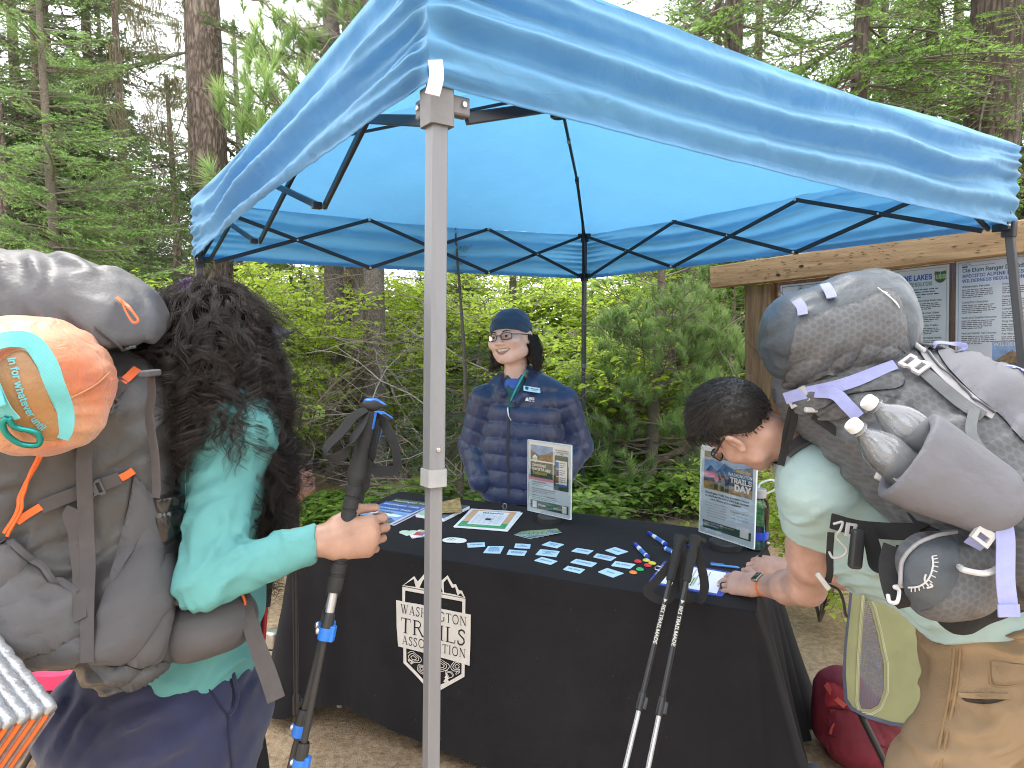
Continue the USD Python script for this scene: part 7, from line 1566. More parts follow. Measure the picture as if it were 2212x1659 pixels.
# mint t-shirt
M("shirt_mint",(0.36,0.49,0.485),0.88,0.07,5,0.0007,260,stretch=(1,1,3),crease=.003,cs=6); M("shirt_teal_neck",(0.12,0.33,0.36),0.88)
WA = P(2065,1275,1.42); CH = P(1890,1110,1.57)
sp = unit(SH - WA)
TS = su(.07,oval(WA,CH,.150,.165,.74,LEFT),oval(CH,SH - sp * .03,.165,.145,.70,LEFT),seg(SH + LEFT * .10 - V(0,0,.01),SH - LEFT * .12,.085,.085),seg(P(1735,985,1.62),SH,.068,.09))
belly = ell(P(1890,1190,1.55),(.13,.13,.10)); TS = su(.06,TS,belly)
slv_d = unit(EL - LS); SL = oval(LS - slv_d * .01,LS + slv_d * .165,.084,.080,.98,LEFT); TS = su(.045,TS,SL,seg(LS,SH + LEFT * .06,.075,.085))
slr = unit(RE - RSH); TS = su(.04,TS,seg(RSH,RSH + slr * .17,.078,.074))
TS = folds(TS,.008,.05,W(.7,.7,.1),4,.6,mask=lambda p: np.clip((1.26 - p[:,2]) * 5,.12,1)); TS = bumpy(TS,.003,22,6)
TS = cut(TS,keep(half(LS + slv_d * .128,-slv_d),seg(LS,LS + slv_d * .3,.1,.1),.002),.003)
TS = cut(TS,grow(arm_l,.004),.004); TS = cut(TS,wrap(seg((0,-.02,-.06),nkl,.056,.066)),.004)
ts = obj("t_shirt",nets(TS,np.minimum(WA,SH) - V(.34,.32,.26),np.maximum(WA,SH) + V(.32,.40,.22),.0072),"shirt_mint",man,smooth=True)
# sleeve hem and neckband
ang = np.linspace(0,2 * np.pi,40,endpoint=False)
nd = unit(P(1735,972,1.62) - hc); Q = frame_z(unit(SH - hc),LEFT); nc = P(1722,968,1.60)
obj("neckband",nets(cut(seg(nc,nc + unit(SH - hc) * .028,.073,.08),seg(nc - unit(SH - hc) * .1,nc + unit(SH - hc) * .1,.064,.069),.004),nc - .13,nc + .15,.0045),"shirt_teal_neck",ts,smooth=True)
# trousers
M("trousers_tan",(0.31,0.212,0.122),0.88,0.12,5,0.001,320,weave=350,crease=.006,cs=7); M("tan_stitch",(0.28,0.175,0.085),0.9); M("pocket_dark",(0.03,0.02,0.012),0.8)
HIP = P(2158,1395,1.42); LH = HIP + LEFT * .10; RHp = HIP - LEFT * .10
LK,RK_ = P(2018,1690,1.34),P(2240,1690,1.56); LA,RA = V(LK[0] + .06,LK[1] - .02,.09),V(RK_[0] + .03,RK_[1],.09)
PT = su(.05,oval(HIP + V(-.03,.02,.07),HIP - V(0,0,.05),.165,.175,.80,LEFT),seg(LH - V(0,0,.03),LK,.108,.078),seg(RHp - V(0,0,.03),RK_,.108,.078),ell(HIP + V(.03,-.07,-.05),(.14,.12,.13)),seg(LK,LA,.078,.062),seg(RK_,RA,.078,.062))
PT = folds(PT,.011,.055,W(.35,.9,.1),7,.6); PT = bumpy(PT,.004,16,8); PT = keep(PT,half(HIP + V(0,0,.085),unit(V(-.25,.25,1))),.006)
tr = obj("trousers",nets(PT,np.minimum(LA,HIP) - V(.26,.28,.03),np.maximum(RA,HIP) + V(.25,.28,1.0),.0085),"trousers_tan",man,smooth=True)
for nm,pts,wd in (("side_seam",[(2062,1400),(2055,1480),(2040,1560),(2020,1659)],.004),("side_seam",[(2075,1400),(2068,1480),(2052,1560),(2032,1659)],.004),("stitching",[(2140,1455),(2142,1480),(2180,1482),(2210,1478)],.003)): obj(nm,strap_on(PT,pts,wd,.002,.0005,60),"tan_stitch",tr,smooth=40)
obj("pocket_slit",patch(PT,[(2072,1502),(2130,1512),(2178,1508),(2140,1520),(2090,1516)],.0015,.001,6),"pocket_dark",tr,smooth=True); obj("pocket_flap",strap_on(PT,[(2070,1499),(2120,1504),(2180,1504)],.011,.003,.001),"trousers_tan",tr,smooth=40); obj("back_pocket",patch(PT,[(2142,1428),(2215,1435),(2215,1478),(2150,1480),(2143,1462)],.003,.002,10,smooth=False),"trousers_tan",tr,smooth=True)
for a in (LA,RA): c = V(a[0],a[1],0); obj("boot",nets(keep(su(.03,ell(c + V(-.05,.05,.05),(.10,.09,.055)),seg(c + V(0,0,.06),c + V(0,0,.14),.055,.06)),half(c,(0,0,-1))),c - .25,c + .25,.010),"hair_dark",man,smooth=True)
# watch and ring and pen
M("watch_band",(0.80,0.17,0.03),0.5,.06); M("watch_case",(0.45,0.40,0.33),0.25,metal=.9); M("watch_glass",(0.02,0.025,0.02),0.05,coat=.5)
fd = unit(WR - EL); wc = WR - fd * .012; Q = frame_z(fd,V(0,0,1)); rg = np.array([wc + (Q[:,0] * math.cos(t) * .031 + Q[:,1] * math.sin(t) * .031) for t in ang])
wt = thing("wristwatch","square smart watch on an orange band on the writing man's wrist","watch",wc); vv_,ff_ = ribbon(np.vstack([rg,rg[:1]]),.022,.003,fd,samples=60); obj("band",(vv_,ff_),"watch_band",wt,smooth=40)
wn = unit(W(-.30,-.62,-.72)); wn = unit(wn - fd * (wn @ fd)); Rw = np.stack([fd,np.cross(wn,fd),wn],1); obj("case",rbox(wc + wn * .035,(.020,.017,.006),.006,Rw),"watch_case",wt,smooth=True); obj("screen",rbox(wc + wn * .0402,(.0175,.0145,.0012),.001,Rw),"watch_glass",wt,smooth=True)
fp = locl(V(.118,-.014 * sgn,-.006)); Q = frame_z(unit(locl(V(.13,-.014 * sgn,-.012)) - fp),V(0,0,1)); obj("finger_ring",tube(np.array([fp + (Q[:,0] * math.cos(t) + Q[:,1] * math.sin(t)) * .0105 for t in ang]),.0032,8,closed=True),"black_plastic",smooth=True,label="black ring on the man's left hand lying on the form",cat="ring")
pa,pb = PZ(1609,1252,ZS + .004),P(1660,1172,2.04); d = unit(pb - pa); L = np.linalg.norm(pb - pa); R = frame_z(d); t = thing("stylus_pen","black pen held in the man's writing hand","pen",pa); obj("barrel",lathe([(0,0),(.002,.006),(.0055,.02),(.006,L * .5),(.0055,L - .006),(0,L - .006)],pa,R,14),"black_plastic",t); obj("end_cap",lathe([(.0045,L - .007),(.0045,L),(0,L + .002)],pa,R,12),"steel",t); obj("clip",bar(pa + d * (L - .04) + R[:,0] * .007,pa + d * (L - .004) + R[:,0] * .007,.003,.0015),"black_plastic",t,smooth=False)
# ================================================================ grey pack on the bent-over man
def cells(name,c,c2,scale,rough=.45,bump=.0012):
    """Coated ripstop printed with a small hexagon pattern."""
    n = {"tc": ("texture_coordinate",{}),"dn": ("noise_texture",{"scale": 7,"detail": 1}),"av": ("mix_vector",{"fac": .03}),"g": ("rgb_ramp",{"ramp": [(0.0,c2),(.50,c2),(.62,c),(1,c)]}),"n": ("noise_texture",{"type": "ridged_multifractal","scale": 9,"detail": 3,"roughness": .45,"distortion": 1.2,"gain": 1.4}),"n2": ("noise_texture",{"scale": 30,"detail": 4}),"ad": ("math",{"math_type": "multiply_add","value2": .3}),"b": ("bump",{"strength": 1.0,"distance": bump * 12}),
         "a1": ("math",{"math_type": "add"}),"a2": ("math",{"math_type": "add"}),"dv": ("math",{"math_type": "multiply","value2": 1 / 3}),"p": ("principled_bsdf",{"roughness": rough,"specular_ior_level": .5})}
    l = [("tc.object","n.vector"),("tc.object","n2.vector"),("tc.object","dn.vector"),("tc.object","av.a"),("dn.color","av.b")]
    for k in range(3):
        n[f"m{k}"] = ("mapping",{"rotation": (0,math.radians(60 * k),0)}); n[f"w{k}"] = ("wave_texture",{"wave_type": "bands","bands_direction": "x","scale": scale}); l += [("av.result",f"m{k}.vector"),(f"m{k}.vector",f"w{k}.vector")]
    l += [("w0.fac","a1.value1"),("w1.fac","a1.value2"),("a1.value","a2.value1"),("w2.fac","a2.value2"),("a2.value","dv.value1"),("dv.value","g.fac"),("g.color","p.base_color"),("n2.fac","ad.value1"),("n.fac","ad.value3"),("ad.value","b.height"),("b.normal","p.normal")]
    MATS[name] = usdkit.material(stage,"/World/Looks/" + name,n,l,surface="p.BSDF")
cells("pack_grey",(0.093,0.095,0.101),(0.072,0.073,0.078),27); M("pack_slate",(0.056,0.067,0.079),0.45,0.12,10,0.002,60,crease=.007,cs=10); M("pack_lavender",(0.128,0.126,0.143),0.72,0.08,6,0.001,90,crease=.004,cs=6); M("pack_dark",(0.06,0.06,0.064),0.6,0.15,10,0.003,26)
M("webbing_lilac",(0.33,0.35,0.62),0.8,0.06,30,0.0008,300,weave=350); M("webbing_grey",(0.13,0.135,0.14),0.8,0.08,30,0.0008,300,weave=350); M("buckle_pale",(0.46,0.45,0.45),0.4,0.04); M("cord_grey",(0.16,0.16,0.17),0.7); M("zip_grey",(0.30,0.29,0.31),0.6)
U = unit(P(1790,690,1.46) - P(2170,1120,1.22)); bw = P(2100,1000,1.25)
pb = thing("hiking_backpack","large grey hiking backpack with lilac straps and two water bottles, on the bent-over man's back","backpack",P(2080,1180,1.3))
SD = unit(np.cross(U,LEFT) * 0 + LEFT); BN = unit(np.cross(SD,U)); BN = BN if BN[2] > 0 else -BN; SD = unit(np.cross(U,BN)); SD = SD if SD @ LEFT > 0 else -SD
RB = np.stack([SD,BN,U],1)
MB_ = su(.07,oval(P(1815,835,1.47),P(2065,985,1.33),.150,.185,.95,SD),oval(P(2065,985,1.33),P(2235,1120,1.22),.185,.185,.95,SD))
MB_ = folds(bumpy(MB_,.010,7,3),.006,.07,U,5,.8)
pbody = obj("pack_body",nets(MB_,P(2000,930,1.35) - .50,P(2000,930,1.35) + .52,.0085),"pack_grey",pb,smooth=True)
lidc = P(1815,722,1.45); Lx = W(.90,-.38,-.18); Ly = unit(W(.35,.85,-.35) - Lx * (W(.35,.85,-.35) @ Lx)); Lz = np.cross(Lx,Ly); RLd = np.stack([Lx,Ly,Lz],1)
LID = su(.06,ell(lidc,(.150,.118,.15),RLd),ell(P(1730,735,1.45),(.085,.10,.12),RLd),ell(P(1880,735,1.43),(.09,.085,.12),RLd),ell(P(1860,660,1.46),(.09,.06,.10),RLd))
LID = folds(bumpy(LID,.007,9,4),.007,.045,W(.85,.5,.1),8,.5,mask=lambda p: np.clip(((EYE[2] - p[:,2]) / 1.45 * FPX - 20) / 80 + .25,.2,1))
lid = obj("pack_lid",nets(LID,lidc - .24,lidc + .24,.006),"pack_slate",pb,smooth=True)
obj("lid_pocket",patch(LID,[(1722,702),(1780,672),(1850,652),(1915,625),(1945,650),(1958,700),(1960,780),(1900,790),(1820,800),(1745,828),(1708,845),(1702,790),(1712,740)],.004,.008,9,.003),"pack_grey",lid,smooth=True)
obj("lid_seam",cord_on(LID,[(1706,790),(1760,757),(1820,740),(1880,732),(1922,730)],.0022,.007),"pack_dark",lid); obj("lid_skirt",patch(LID,[(1700,800),(1760,768),(1830,750),(1920,738),(1962,782),(1880,790),(1800,806),(1730,838),(1694,848)],.007,.006,8,.006,3),"pack_grey",lid,smooth=True)
for pts in ([(1722,655),(1733,668),(1736,684)],[(1782,622),(1792,636),(1797,650)]): obj("lid_loop",strap_on(LID,pts,.020,.003,.008),"webbing_lilac",lid,smooth=40)
# a bird's wing emblem, pale lines on the lid's right side
wing = []
for k in range(7): wing.append(strap_on(LID,[(1893 + k * 5,628 + k * 4),(1900 + k * 5,634 + k * 4),(1912 + k * 4,639 + k * 5)],.0022,.0008,.010,12))
obj("lid_emblem",join(*wing),"buckle_pale",lid,smooth=False)
# side of the body: panel seams, straps, buckles
obj("top_collar",patch(MB_,[(1700,850),(1760,825),(1850,808),(1935,800),(1948,835),(1840,852),(1780,880),(1725,893)],.005,.008,9,.004),"pack_grey",pbody,smooth=True)
obj("compression_strap",strap_on(MB_,[(1704,858),(1740,850),(1800,838),(1870,818),(1936,796)],.026,.0025,.012,50),"webbing_lilac",pbody,smooth=40)
obj("strap_tail",ribbon([hit(MB_,[(1750,846)])[0][0] + W(0,0,-1) * .024,hit(MB_,[(1785,850)])[0][0] + W(0,0,-1) * .034,hit(MB_,[(1815,876)])[0][0] + W(0,0,-1) * .03,hit(MB_,[(1843,900)])[0][0] + W(0,0,-1) * .02],.026,.0025,[W(.5,-.8,-.2)] * 4),"webbing_lilac",pbody,smooth=40)
def buckle(f,a,b,w,par,m="buckle_pale",lift=.012):
    p,n = hit(f,[a,b]); c = p.mean(0) + n.mean(0) * lift; x = unit(p[1] - p[0]); z = unit(n.mean(0) - x * (n.mean(0) @ x)); y = np.cross(z,x); L = np.linalg.norm(p[1] - p[0]); g = sbox(-L / 2,-w / 2,L / 2,w / 2).difference(sbox(-L * .38,-w * .30,-L * .16,w * .30)).difference(sbox(L * .14,-w * .32,L * .36,w * .32)).difference(Point(-L * .02,w * .62).buffer(w * .24)).difference(Point(-L * .02,-w * .62).buffer(w * .24)).buffer(-.0012).buffer(.0012)
    obj("buckle",extrude(g,.006,np.stack([x,y,z],1),c - z * .003),m,par,smooth=False)
buckle(MB_,(1712,866),(1752,846),.034,pbody); buckle(MB_,(1952,788),(1998,812),.036,pbody,lift=.016)
obj("front_strap",strap_on(MB_,[(1990,805),(2030,838),(2080,878),(2120,905)],.024,.0025,.008,40),"webbing_grey",pbody,smooth=40)
obj("strap_end",ribbon([hit(MB_,[(2080,880)])[0][0] + W(0,0,-1) * .03,P(2100,940,1.12),P(2150,1010,1.07),P(2185,1075,1.06),P(2200,1105,1.06)],.017,.002,[W(.9,-.4,0)] * 5),"webbing_grey",pbody,smooth=40)
obj("zipper",strap_on(MB_,[(1984,716),(1990,748),(2010,786),(2060,834),(2110,878),(2142,900)],.020,.003,.005,60),"zip_grey",pbody,smooth=40); obj("zipper_teeth",cord_on(MB_,[(1987,716),(1994,748),(2014,784),(2064,830),(2114,874),(2142,896)],.0022,.009),"pack_dark",pbody)
obj("zipper_toggle",tube(crom([hit(MB_,[(1976,712)])[0][0] + W(0,0,-1) * .02,hit(MB_,[(1998,704)])[0][0] + W(0,0,-1) * .024,hit(MB_,[(2012,694)])[0][0] + W(0,0,-1) * .02],12),[.003] + [.0055] * 10 + [.004],8),"buckle_pale",pbody)
obj("stretch_pocket",patch(MB_,[(2012,700),(2050,690),(2110,715),(2180,770),(2225,840),(2225,960),(2160,900),(2100,850),(2050,800),(2020,750)],.004,.016,10,.004,2),"pack_lavender",pbody,smooth=True)
obj("seam_panel",patch(MB_,[(1760,905),(1850,858),(1930,858),(2010,905),(2090,975),(2150,1030),(2140,1045),(2060,985),(1980,930),(1900,890),(1800,905)],.004,.004,8,.002),"pack_grey",pbody,smooth=True)
for k,pts in enumerate(([(1958,672),(1990,678),(2030,690),(2070,716),(2110,735),(2160,755)],[(1955,664),(1985,667),(2020,682),(2060,700),(2110,728),(2160,752)],[(2098,702),(2112,690),(2108,720),(2100,740)])): obj("cord",cord_on(MB_,pts,.0026,.012),"cord_grey",pbody)
obj("cord_knot",rbox(hit(MB_,[(2160,752)])[0][0] + W(0,-.2,-1) * .015,(.010,.008,.008),.006),"cord_grey",pbody); c = hit(MB_,[(2036,694)])[0][0]
obj("lilac_tie",ribbon([c + W(0,-.5,-1) * .014,hit(MB_,[(2060,700)])[0][0] + W(0,-1,-.4) * .02,hit(MB_,[(2085,690)])[0][0] + W(0,-1,-.2) * .03,hit(MB_,[(2104,704)])[0][0] + W(0,-1,-.2) * .03,hit(MB_,[(2103,724)])[0][0] + W(0,-1,-.4) * .018],.009,.0016,[W(.2,.7,-.6)] * 5),"webbing_lilac",pbody,smooth=40)
wing = []
for k in range(8): wing.append(strap_on(MB_,[(2168 + k * 8,776 + k * 5),(2180 + k * 8,792 + k * 6),(2190 + k * 8,812 + k * 6)],.0042,.0008,.017,12))
obj("wing_emblem",join(*wing),"webbing_lilac",pbody,smooth=False)
# side pocket with two bottles
PA,PBt = P(1957,983,1.116),P(2112,1064,1.09); pd_ = unit(PBt - PA); pside = unit(np.cross(pd_,W(0,0,1)))
PK = su(.03,oval(PA - pd_ * .03,PBt,.092,.060,.66,pside),oval(PA + pd_ * .05,PBt + W(.6,.4,0) * .02,.07,.05,.7,pside)); mouth = half(PA + pd_ * .0,-unit(pd_ - .1 * CR))
PKo = keep(PK,lambda p: mouth(p),.004); PKo = cut(PKo,keep(grow(PK,-.012),half(PA + pd_ * .10,pd_),.002),.003)
PKo = bumpy(PKo,.003,14,4)
pk = obj("side_pocket",nets(PKo,np.minimum(PA,PBt) - .13,np.maximum(PA,PBt) + .13,.005),"pack_lavender",pb,smooth=True)
MATS["bottle_clear"] = usdkit.material(stage,"/World/Looks/bottle_clear",{"t": ("transparent_bsdf",{"color": (.97,.98,.99)}),"d": ("diffuse_bsdf",{"color": (.8,.82,.85)}),"m0": ("mix_closure",{"fac": .09}),"g": ("glossy_bsdf",{"roughness": .06}),"f": ("fresnel",{"IOR": 1.8}),"mx": ("mix_closure",{})},[("f.fac","mx.fac"),("t.BSDF","m0.closure1"),("d.BSDF","m0.closure2"),("m0.closure","mx.closure1"),("g.BSDF","mx.closure2")],surface="mx.closure"); M("cap_white",(0.6,0.6,0.6),0.4,.03); glassy("bottle_water",(0.97,0.98,0.99),1.5,.02); M("label_blue",(0.02,0.05,0.35),.5)
def pet(lb,cap,body,rad,txt=None):
    d = unit(body - cap); R = frame_z(d,W(0,0,-1)); t = thing("water_bottle",lb,"bottle",cap)
    pr = [(.0125,.016),(.0125,.028),(.016,.036),(.024,.048),(rad - .003,.066),(rad,.082),(rad,.105),(rad - .0016,.110),(rad,.116),(rad,.20),(rad - .004,.212),(.012,.214),(0,.208)]
    obj("bottle_body",lathe(pr,cap,R,32),"bottle_clear",t,smooth=True); obj("neck_ring",lathe([(.0125,.019),(.0165,.0195),(.0165,.0215),(.0125,.022)],cap,R,24),"bottle_clear",t); obj("cap",[lathe([(0,0),(.0125,0),(.0138,.0015),(.0138,.016),(.0125,.017),(0,.017)],cap,R,30)] + [bar(cap + (R[:,0] * math.cos(a) + R[:,1] * math.sin(a)) * .0138 + d * .003,cap + (R[:,0] * math.cos(a) + R[:,1] * math.sin(a)) * .0138 + d * .014,.0011,.0011) for a in np.linspace(0,2 * np.pi,30,endpoint=False)],"cap_white",t,smooth=30)
    obj("water",lathe([(0,.086),(rad - .002,.086),(rad - .002,.205),(0,.205)],cap,R,28),"bottle_water",t,smooth=30)
    if txt:
        f = unit(EYE - (cap + d * .15)); f = unit(f - d * (f @ d)); up_ = np.cross(f,-d); o = cap + d * .142; gs = []
        for tt,hh,off in ((txt[0],.032,-.024),(txt[1],.015,.014)):
            v,fc = flat(text2d(tt,hh,3)); a = (v[:,1] + off) / rad; w_ = v[:,0].max(); v[:,0] += .030 - w_
            gs.append((o - np.outer(v[:,0],d) + (np.outer(np.cos(a),f) + np.outer(np.sin(a),up_)) * (rad + .0008),fc))
        obj("lettering",join(*gs),"cap_white",t,smooth=False)
    return t
pet("clear water bottle with white cap, the upper of two in the grey pack's side pocket",P(1869,864,1.145),P(1965,926,1.14),.0345)
pet("clear water bottle with white lettering, the lower of two in the grey pack's side pocket",P(1837,913,1.125),P(1938,1000,1.128),.035,("rt","ter"))
# harness: shoulder straps, belt, pouch
obj("shoulder_strap",strap_on(TS,[(1702,985),(1740,955),(1800,935),(1860,940),(1900,965)],.052,.010,.002,60),"pack_dark",pb,smooth=40)
obj("load_lifter",ribbon([P(1712,880,1.42),P(1700,930,1.46),P(1694,972,1.49),P(1686,1005,1.5)],.017,.002,[W(.9,.2,-.3)] * 4),"strap_black",pb,smooth=40); obj("load_lifter",ribbon([P(1726,860,1.40),P(1716,905,1.43),P(1702,960,1.47)],.014,.002,[W(.9,.2,-.3)] * 3),"strap_black",pb,smooth=40)
obj("shoulder_strap",ribbon([P(1760,893,1.38),P(1850,958,1.33),P(1915,1018,1.29),P(1960,1080,1.26),P(2000,1140,1.22)],.028,.005,[W(.6,-.5,-.4)] * 5),"strap_black",pb,smooth=40)
obj("adjuster",rbox(P(1908,1022,1.275),(.012,.018,.006),.004,np.stack([W(1,.5,0),W(-.5,1,0),W(0,0,1)],1),1),"buckle_pale",pb); obj("adjuster",rbox(P(1752,885,1.375),(.014,.007,.006),.004),"buckle_pale",pb)
obj("back_frame",nets(su(.03,seg(P(1760,905,1.50),P(1985,1090,1.37),.025,.035),seg(P(1985,1090,1.37),P(2110,1210,1.30),.035,.06)),P(1900,1060,1.37) - .33,P(1900,1060,1.37) + .35,.012),"pack_dark",pb,smooth=True)
obj("hip_belt",[ribbon([P(1795,1125,1.40),P(1850,1140,1.36),P(1915,1147,1.30),P(1985,1150,1.24),P(2030,1165,1.2)],.034,.006,[W(.05,1,-.1)] * 5)],"strap_black",pb,smooth=40)
obj("belt_pad",nets(su(.02,seg(P(1985,1250,1.24),P(2070,1325,1.22),.03,.035),seg(P(2070,1325,1.22),P(2185,1270,1.24),.035,.045)),P(2085,1290,1.24) - .2,P(2085,1290,1.24) + .2,.010),"strap_black",pb,smooth=True)
HPc = P(2048,1245,1.14); Rh = np.stack([W(.95,-.25,.2),W(.25,.95,-.1),W(-.2,.1,1)],1); HP_ = su(.03,ell(P(2015,1235,1.14),(.068,.072,.05),Rh),ell(P(2090,1235,1.15),(.062,.078,.055),Rh),ell(P(2050,1280,1.15),(.07,.045,.05),Rh)); HP_ = bumpy(HP_,.004,16,2)
hp = obj("hip_pouch",nets(HP_,HPc - .17,HPc + .18,.0055),"pack_grey",pb,smooth=True)
obj("pouch_face",patch(HP_,[(1955,1270),(1948,1230),(1965,1190),(2010,1165),(2062,1160),(2070,1200),(2065,1250),(2040,1290),(1990,1318),(1965,1300)],.003,.006,8,.002),"pack_slate",hp,smooth=True)
obj("pouch_zip",cord_on(HP_,[(1952,1258),(1955,1215),(1980,1182),(2020,1164),(2064,1156)],.0035,.006),"zip_grey",hp)
em = [strap_on(HP_,crom(np.array([(1966,1264,0),(1985,1262,0),(2003,1248,0),(2012,1222,0),(2010,1204,0)],float),10)[:,:2],.0028,.0008,.009,30)]
cc_ = crom(np.array([(1966,1264,0),(1985,1262,0),(2003,1248,0),(2012,1222,0),(2010,1204,0)],float),13)
for k in range(1,13):
    a,b = cc_[k - 1][:2],cc_[k][:2]; t_ = unit(b - a); nn = V(-t_[1],t_[0]) * -1; em.append(strap_on(HP_,[b,b - nn * 9 if k < 6 else b - nn * 10],.0018,.0008,.009,5))
em += [strap_on(HP_,[(1999,1238),(1996,1250),(2004,1262)],.003,.0008,.009,8),strap_on(HP_,[(2000,1266),(2012,1262),(2006,1256)],.003,.0008,.009,8)]
obj("pouch_emblem",join(*em),"buckle_pale",hp,smooth=False)
obj("pouch_handle",tube(crom([hit(HP_,[(2062,1220)])[0][0] + W(0,0,-1) * .012,P(2085,1232,1.055),P(2130,1238,1.06),P(2165,1222,1.09)],24),.0052,8),"buckle_pale",hp)
obj("belt_clip",tube(crom([P(1918,1285,1.12),P(1922,1300,1.11),P(1938,1300,1.11),P(1942,1275,1.12),P(1932,1268,1.12),P(1952,1266,1.13)],26),.0035,6),"buckle_pale",pb)
obj("belt_webbing",[ribbon([P(1868,1130,1.3),P(1885,1180,1.28),P(1895,1225,1.26),P(1918,1240,1.22),P(1945,1225,1.17),P(1955,1180,1.16)],.030,.0025,[W(.9,.1,-.2)] * 6,samples=60),ribbon([P(1930,1180,1.16),P(1920,1230,1.14),P(1935,1290,1.13),P(1960,1310,1.14)],.034,.003,[W(.9,.1,-.2)] * 4)],"strap_black",pb,smooth=40)
obj("belt_buckle",rbox(P(1850,1186,1.27),(.013,.040,.010),.008,np.stack([W(1,.1,0),W(-.1,1,0),W(0,0,1)],1)),"black_plastic",pb); obj("belt_ladder",extrude(sbox(-.017,-.014,.017,.014).difference(sbox(-.011,-.009,-.001,.009)).difference(sbox(.003,-.009,.012,.009)),.006,np.stack([W(1,.15,0),W(.15,-1,0),W(0,0,-1)],1),P(1843,1145,1.33)),"buckle_pale",pb,smooth=False)
obj("drink_tube",tube(crom([P(1800,1132,1.36),P(1820,1128,1.35),P(1815,1145,1.35),P(1806,1160,1.36),P(1828,1185,1.35),P(1822,1200,1.35),P(1800,1205,1.36),P(1790,1190,1.37)],40),.0028,6),"buckle_pale",pb)
obj("sternum_strap",ribbon([P(1795,1150,1.36),P(1792,1200,1.37),P(1793,1235,1.38),P(1788,1258,1.4)],.014,.002,[W(.9,.2,-.2)] * 4),"strap_black",pb,smooth=40); obj("strap_slider",rbox(P(1778,1256,1.39),(.006,.022,.004),.003,np.stack([W(.8,-.6,0),W(.6,.8,0),W(0,0,1)],1),1),"buckle_pale",pb); obj("loose_cord",tube(crom([P(1788,1262,1.4),P(1812,1275,1.4),P(1822,1300,1.4),P(1826,1325,1.4),P(1830,1332,1.4)],20),.003,6),"strap_black",pb)
# lilac straps on the right
obj("lower_strap",ribbon([P(2155,1060,1.06),P(2163,1110,1.07),P(2172,1160,1.06),P(2172,1250,1.05),P(2178,1310,1.05)],.030,.0025,[W(1,.1,-.1)] * 5,samples=50),"webbing_lilac",pb,smooth=40); obj("strap_tab",ribbon([P(2178,1306,1.045),P(2180,1332,1.045)],.034,.004,[W(1,.1,-.1)] * 2,samples=6),"webbing_lilac",pb,smooth=False); obj("lower_strap",ribbon([P(2100,1180,1.10),P(2130,1150,1.08),P(2150,1110,1.07)],.028,.0025,[W(.7,.7,-.1)] * 3),"webbing_lilac",pb,smooth=40)
obj("buckle",extrude(sbox(-.024,-.017,.024,.017).difference(sbox(-.018,-.010,-.008,.010)).difference(sbox(.004,-.011,.016,.011)),.007,np.stack([W(.6,-.8,0),W(.8,.6,0),W(0,0,-1)],1),P(2128,1146,1.07)),"buckle_pale",pb,smooth=False); obj("buckle",extrude(sbox(-.015,-.012,.015,.012).difference(sbox(-.009,-.007,.009,.007)),.007,np.stack([W(.6,-.8,0),W(.8,.6,0),W(0,0,-1)],1),P(2155,1062,1.06)),"buckle_pale",pb,smooth=False)
# ================================================================ curly-haired hiker on the left
wb_ = P(400,1400,1.42) * V(1,1,0)
wom = thing("person","hiker seen from behind with long curly black hair, teal shirt and navy trousers","person",wb_)
FWD = unit(V(.80,.60,0)); RIGHT = unit(V(.60,-.80,0))
NK,CHS,WST = P(478,880,1.46),P(460,1020,1.46),P(428,1300,1.44)
RSs = P(505,925,1.36); EB,WRr = P(446,1250,1.20),P(694,1168,1.28)
M("shirt_teal",(0.10,0.30,0.295),0.85,0.08,5,0.0008,420,crease=.0035,cs=7); M("sweat_navy",(0.020,0.024,0.066),0.95,0.14,9,0.0008,500,sheen=.15,crease=.005,cs=6); M("navy_seam",(0.012,0.014,0.04),0.95); M("scrunchie",(0.24,0.10,0.36),0.8)
# head, turned away to the right
hcw = P(478,735,1.47); fwh = W(.70,.10,.70); uph = unit(W(0,-1,.05) - fwh * (W(0,-1,.05) @ fwh)); rth = np.cross(fwh,uph); RHw = np.stack([rth,fwh,uph],1); locw,wrw = xf(hcw,RHw,1.0)
F = wrw(head_sdf(0,.3,True,(NK - hcw) @ RHw,True)); bmw = [nets(su(.04,F,seg(NK,CHS,.06,.09)),hcw - V(.17,.17,.34),hcw + .17,.005)]
hx = unit(P(778,1160,1.30) - WRr); hy = unit(W(.05,-1,.05) - hx * (W(.05,-1,.05) @ hx)); hz = np.cross(hx,hy); sg = 1
if hz @ W(0,0,-1) < 0: hz = -hz; sg = -1
Rhw = np.stack([hx,np.cross(hz,hx),hz],1); sgn_w = 1 if Rhw[:,1] @ W(0,-1,0) > 0 else -1
Fh = xf(WRr + hx * .01,Rhw,1.03)[1](hand_sdf(((.75,1.0,.6),(.85,1.05,.7),(.95,1.05,.7),(1.0,1.05,.7)),.02,thumb=(V(.02,.032,-.006),V(.062,.052,-.022),V(.098,.050,-.034)),mirror=sgn_w)); Fh = su(.02,Fh,seg(WRr - hx * .05,WRr + hx * .03,.030,.027)); bmw.append(nets(Fh,WRr + hx * .07 - .16,WRr + hx * .07 + .16,.0028))
bodyw = obj("body",bmw,"skin_tan",wom,smooth=True); face_parts(bodyw,locw,0,True)
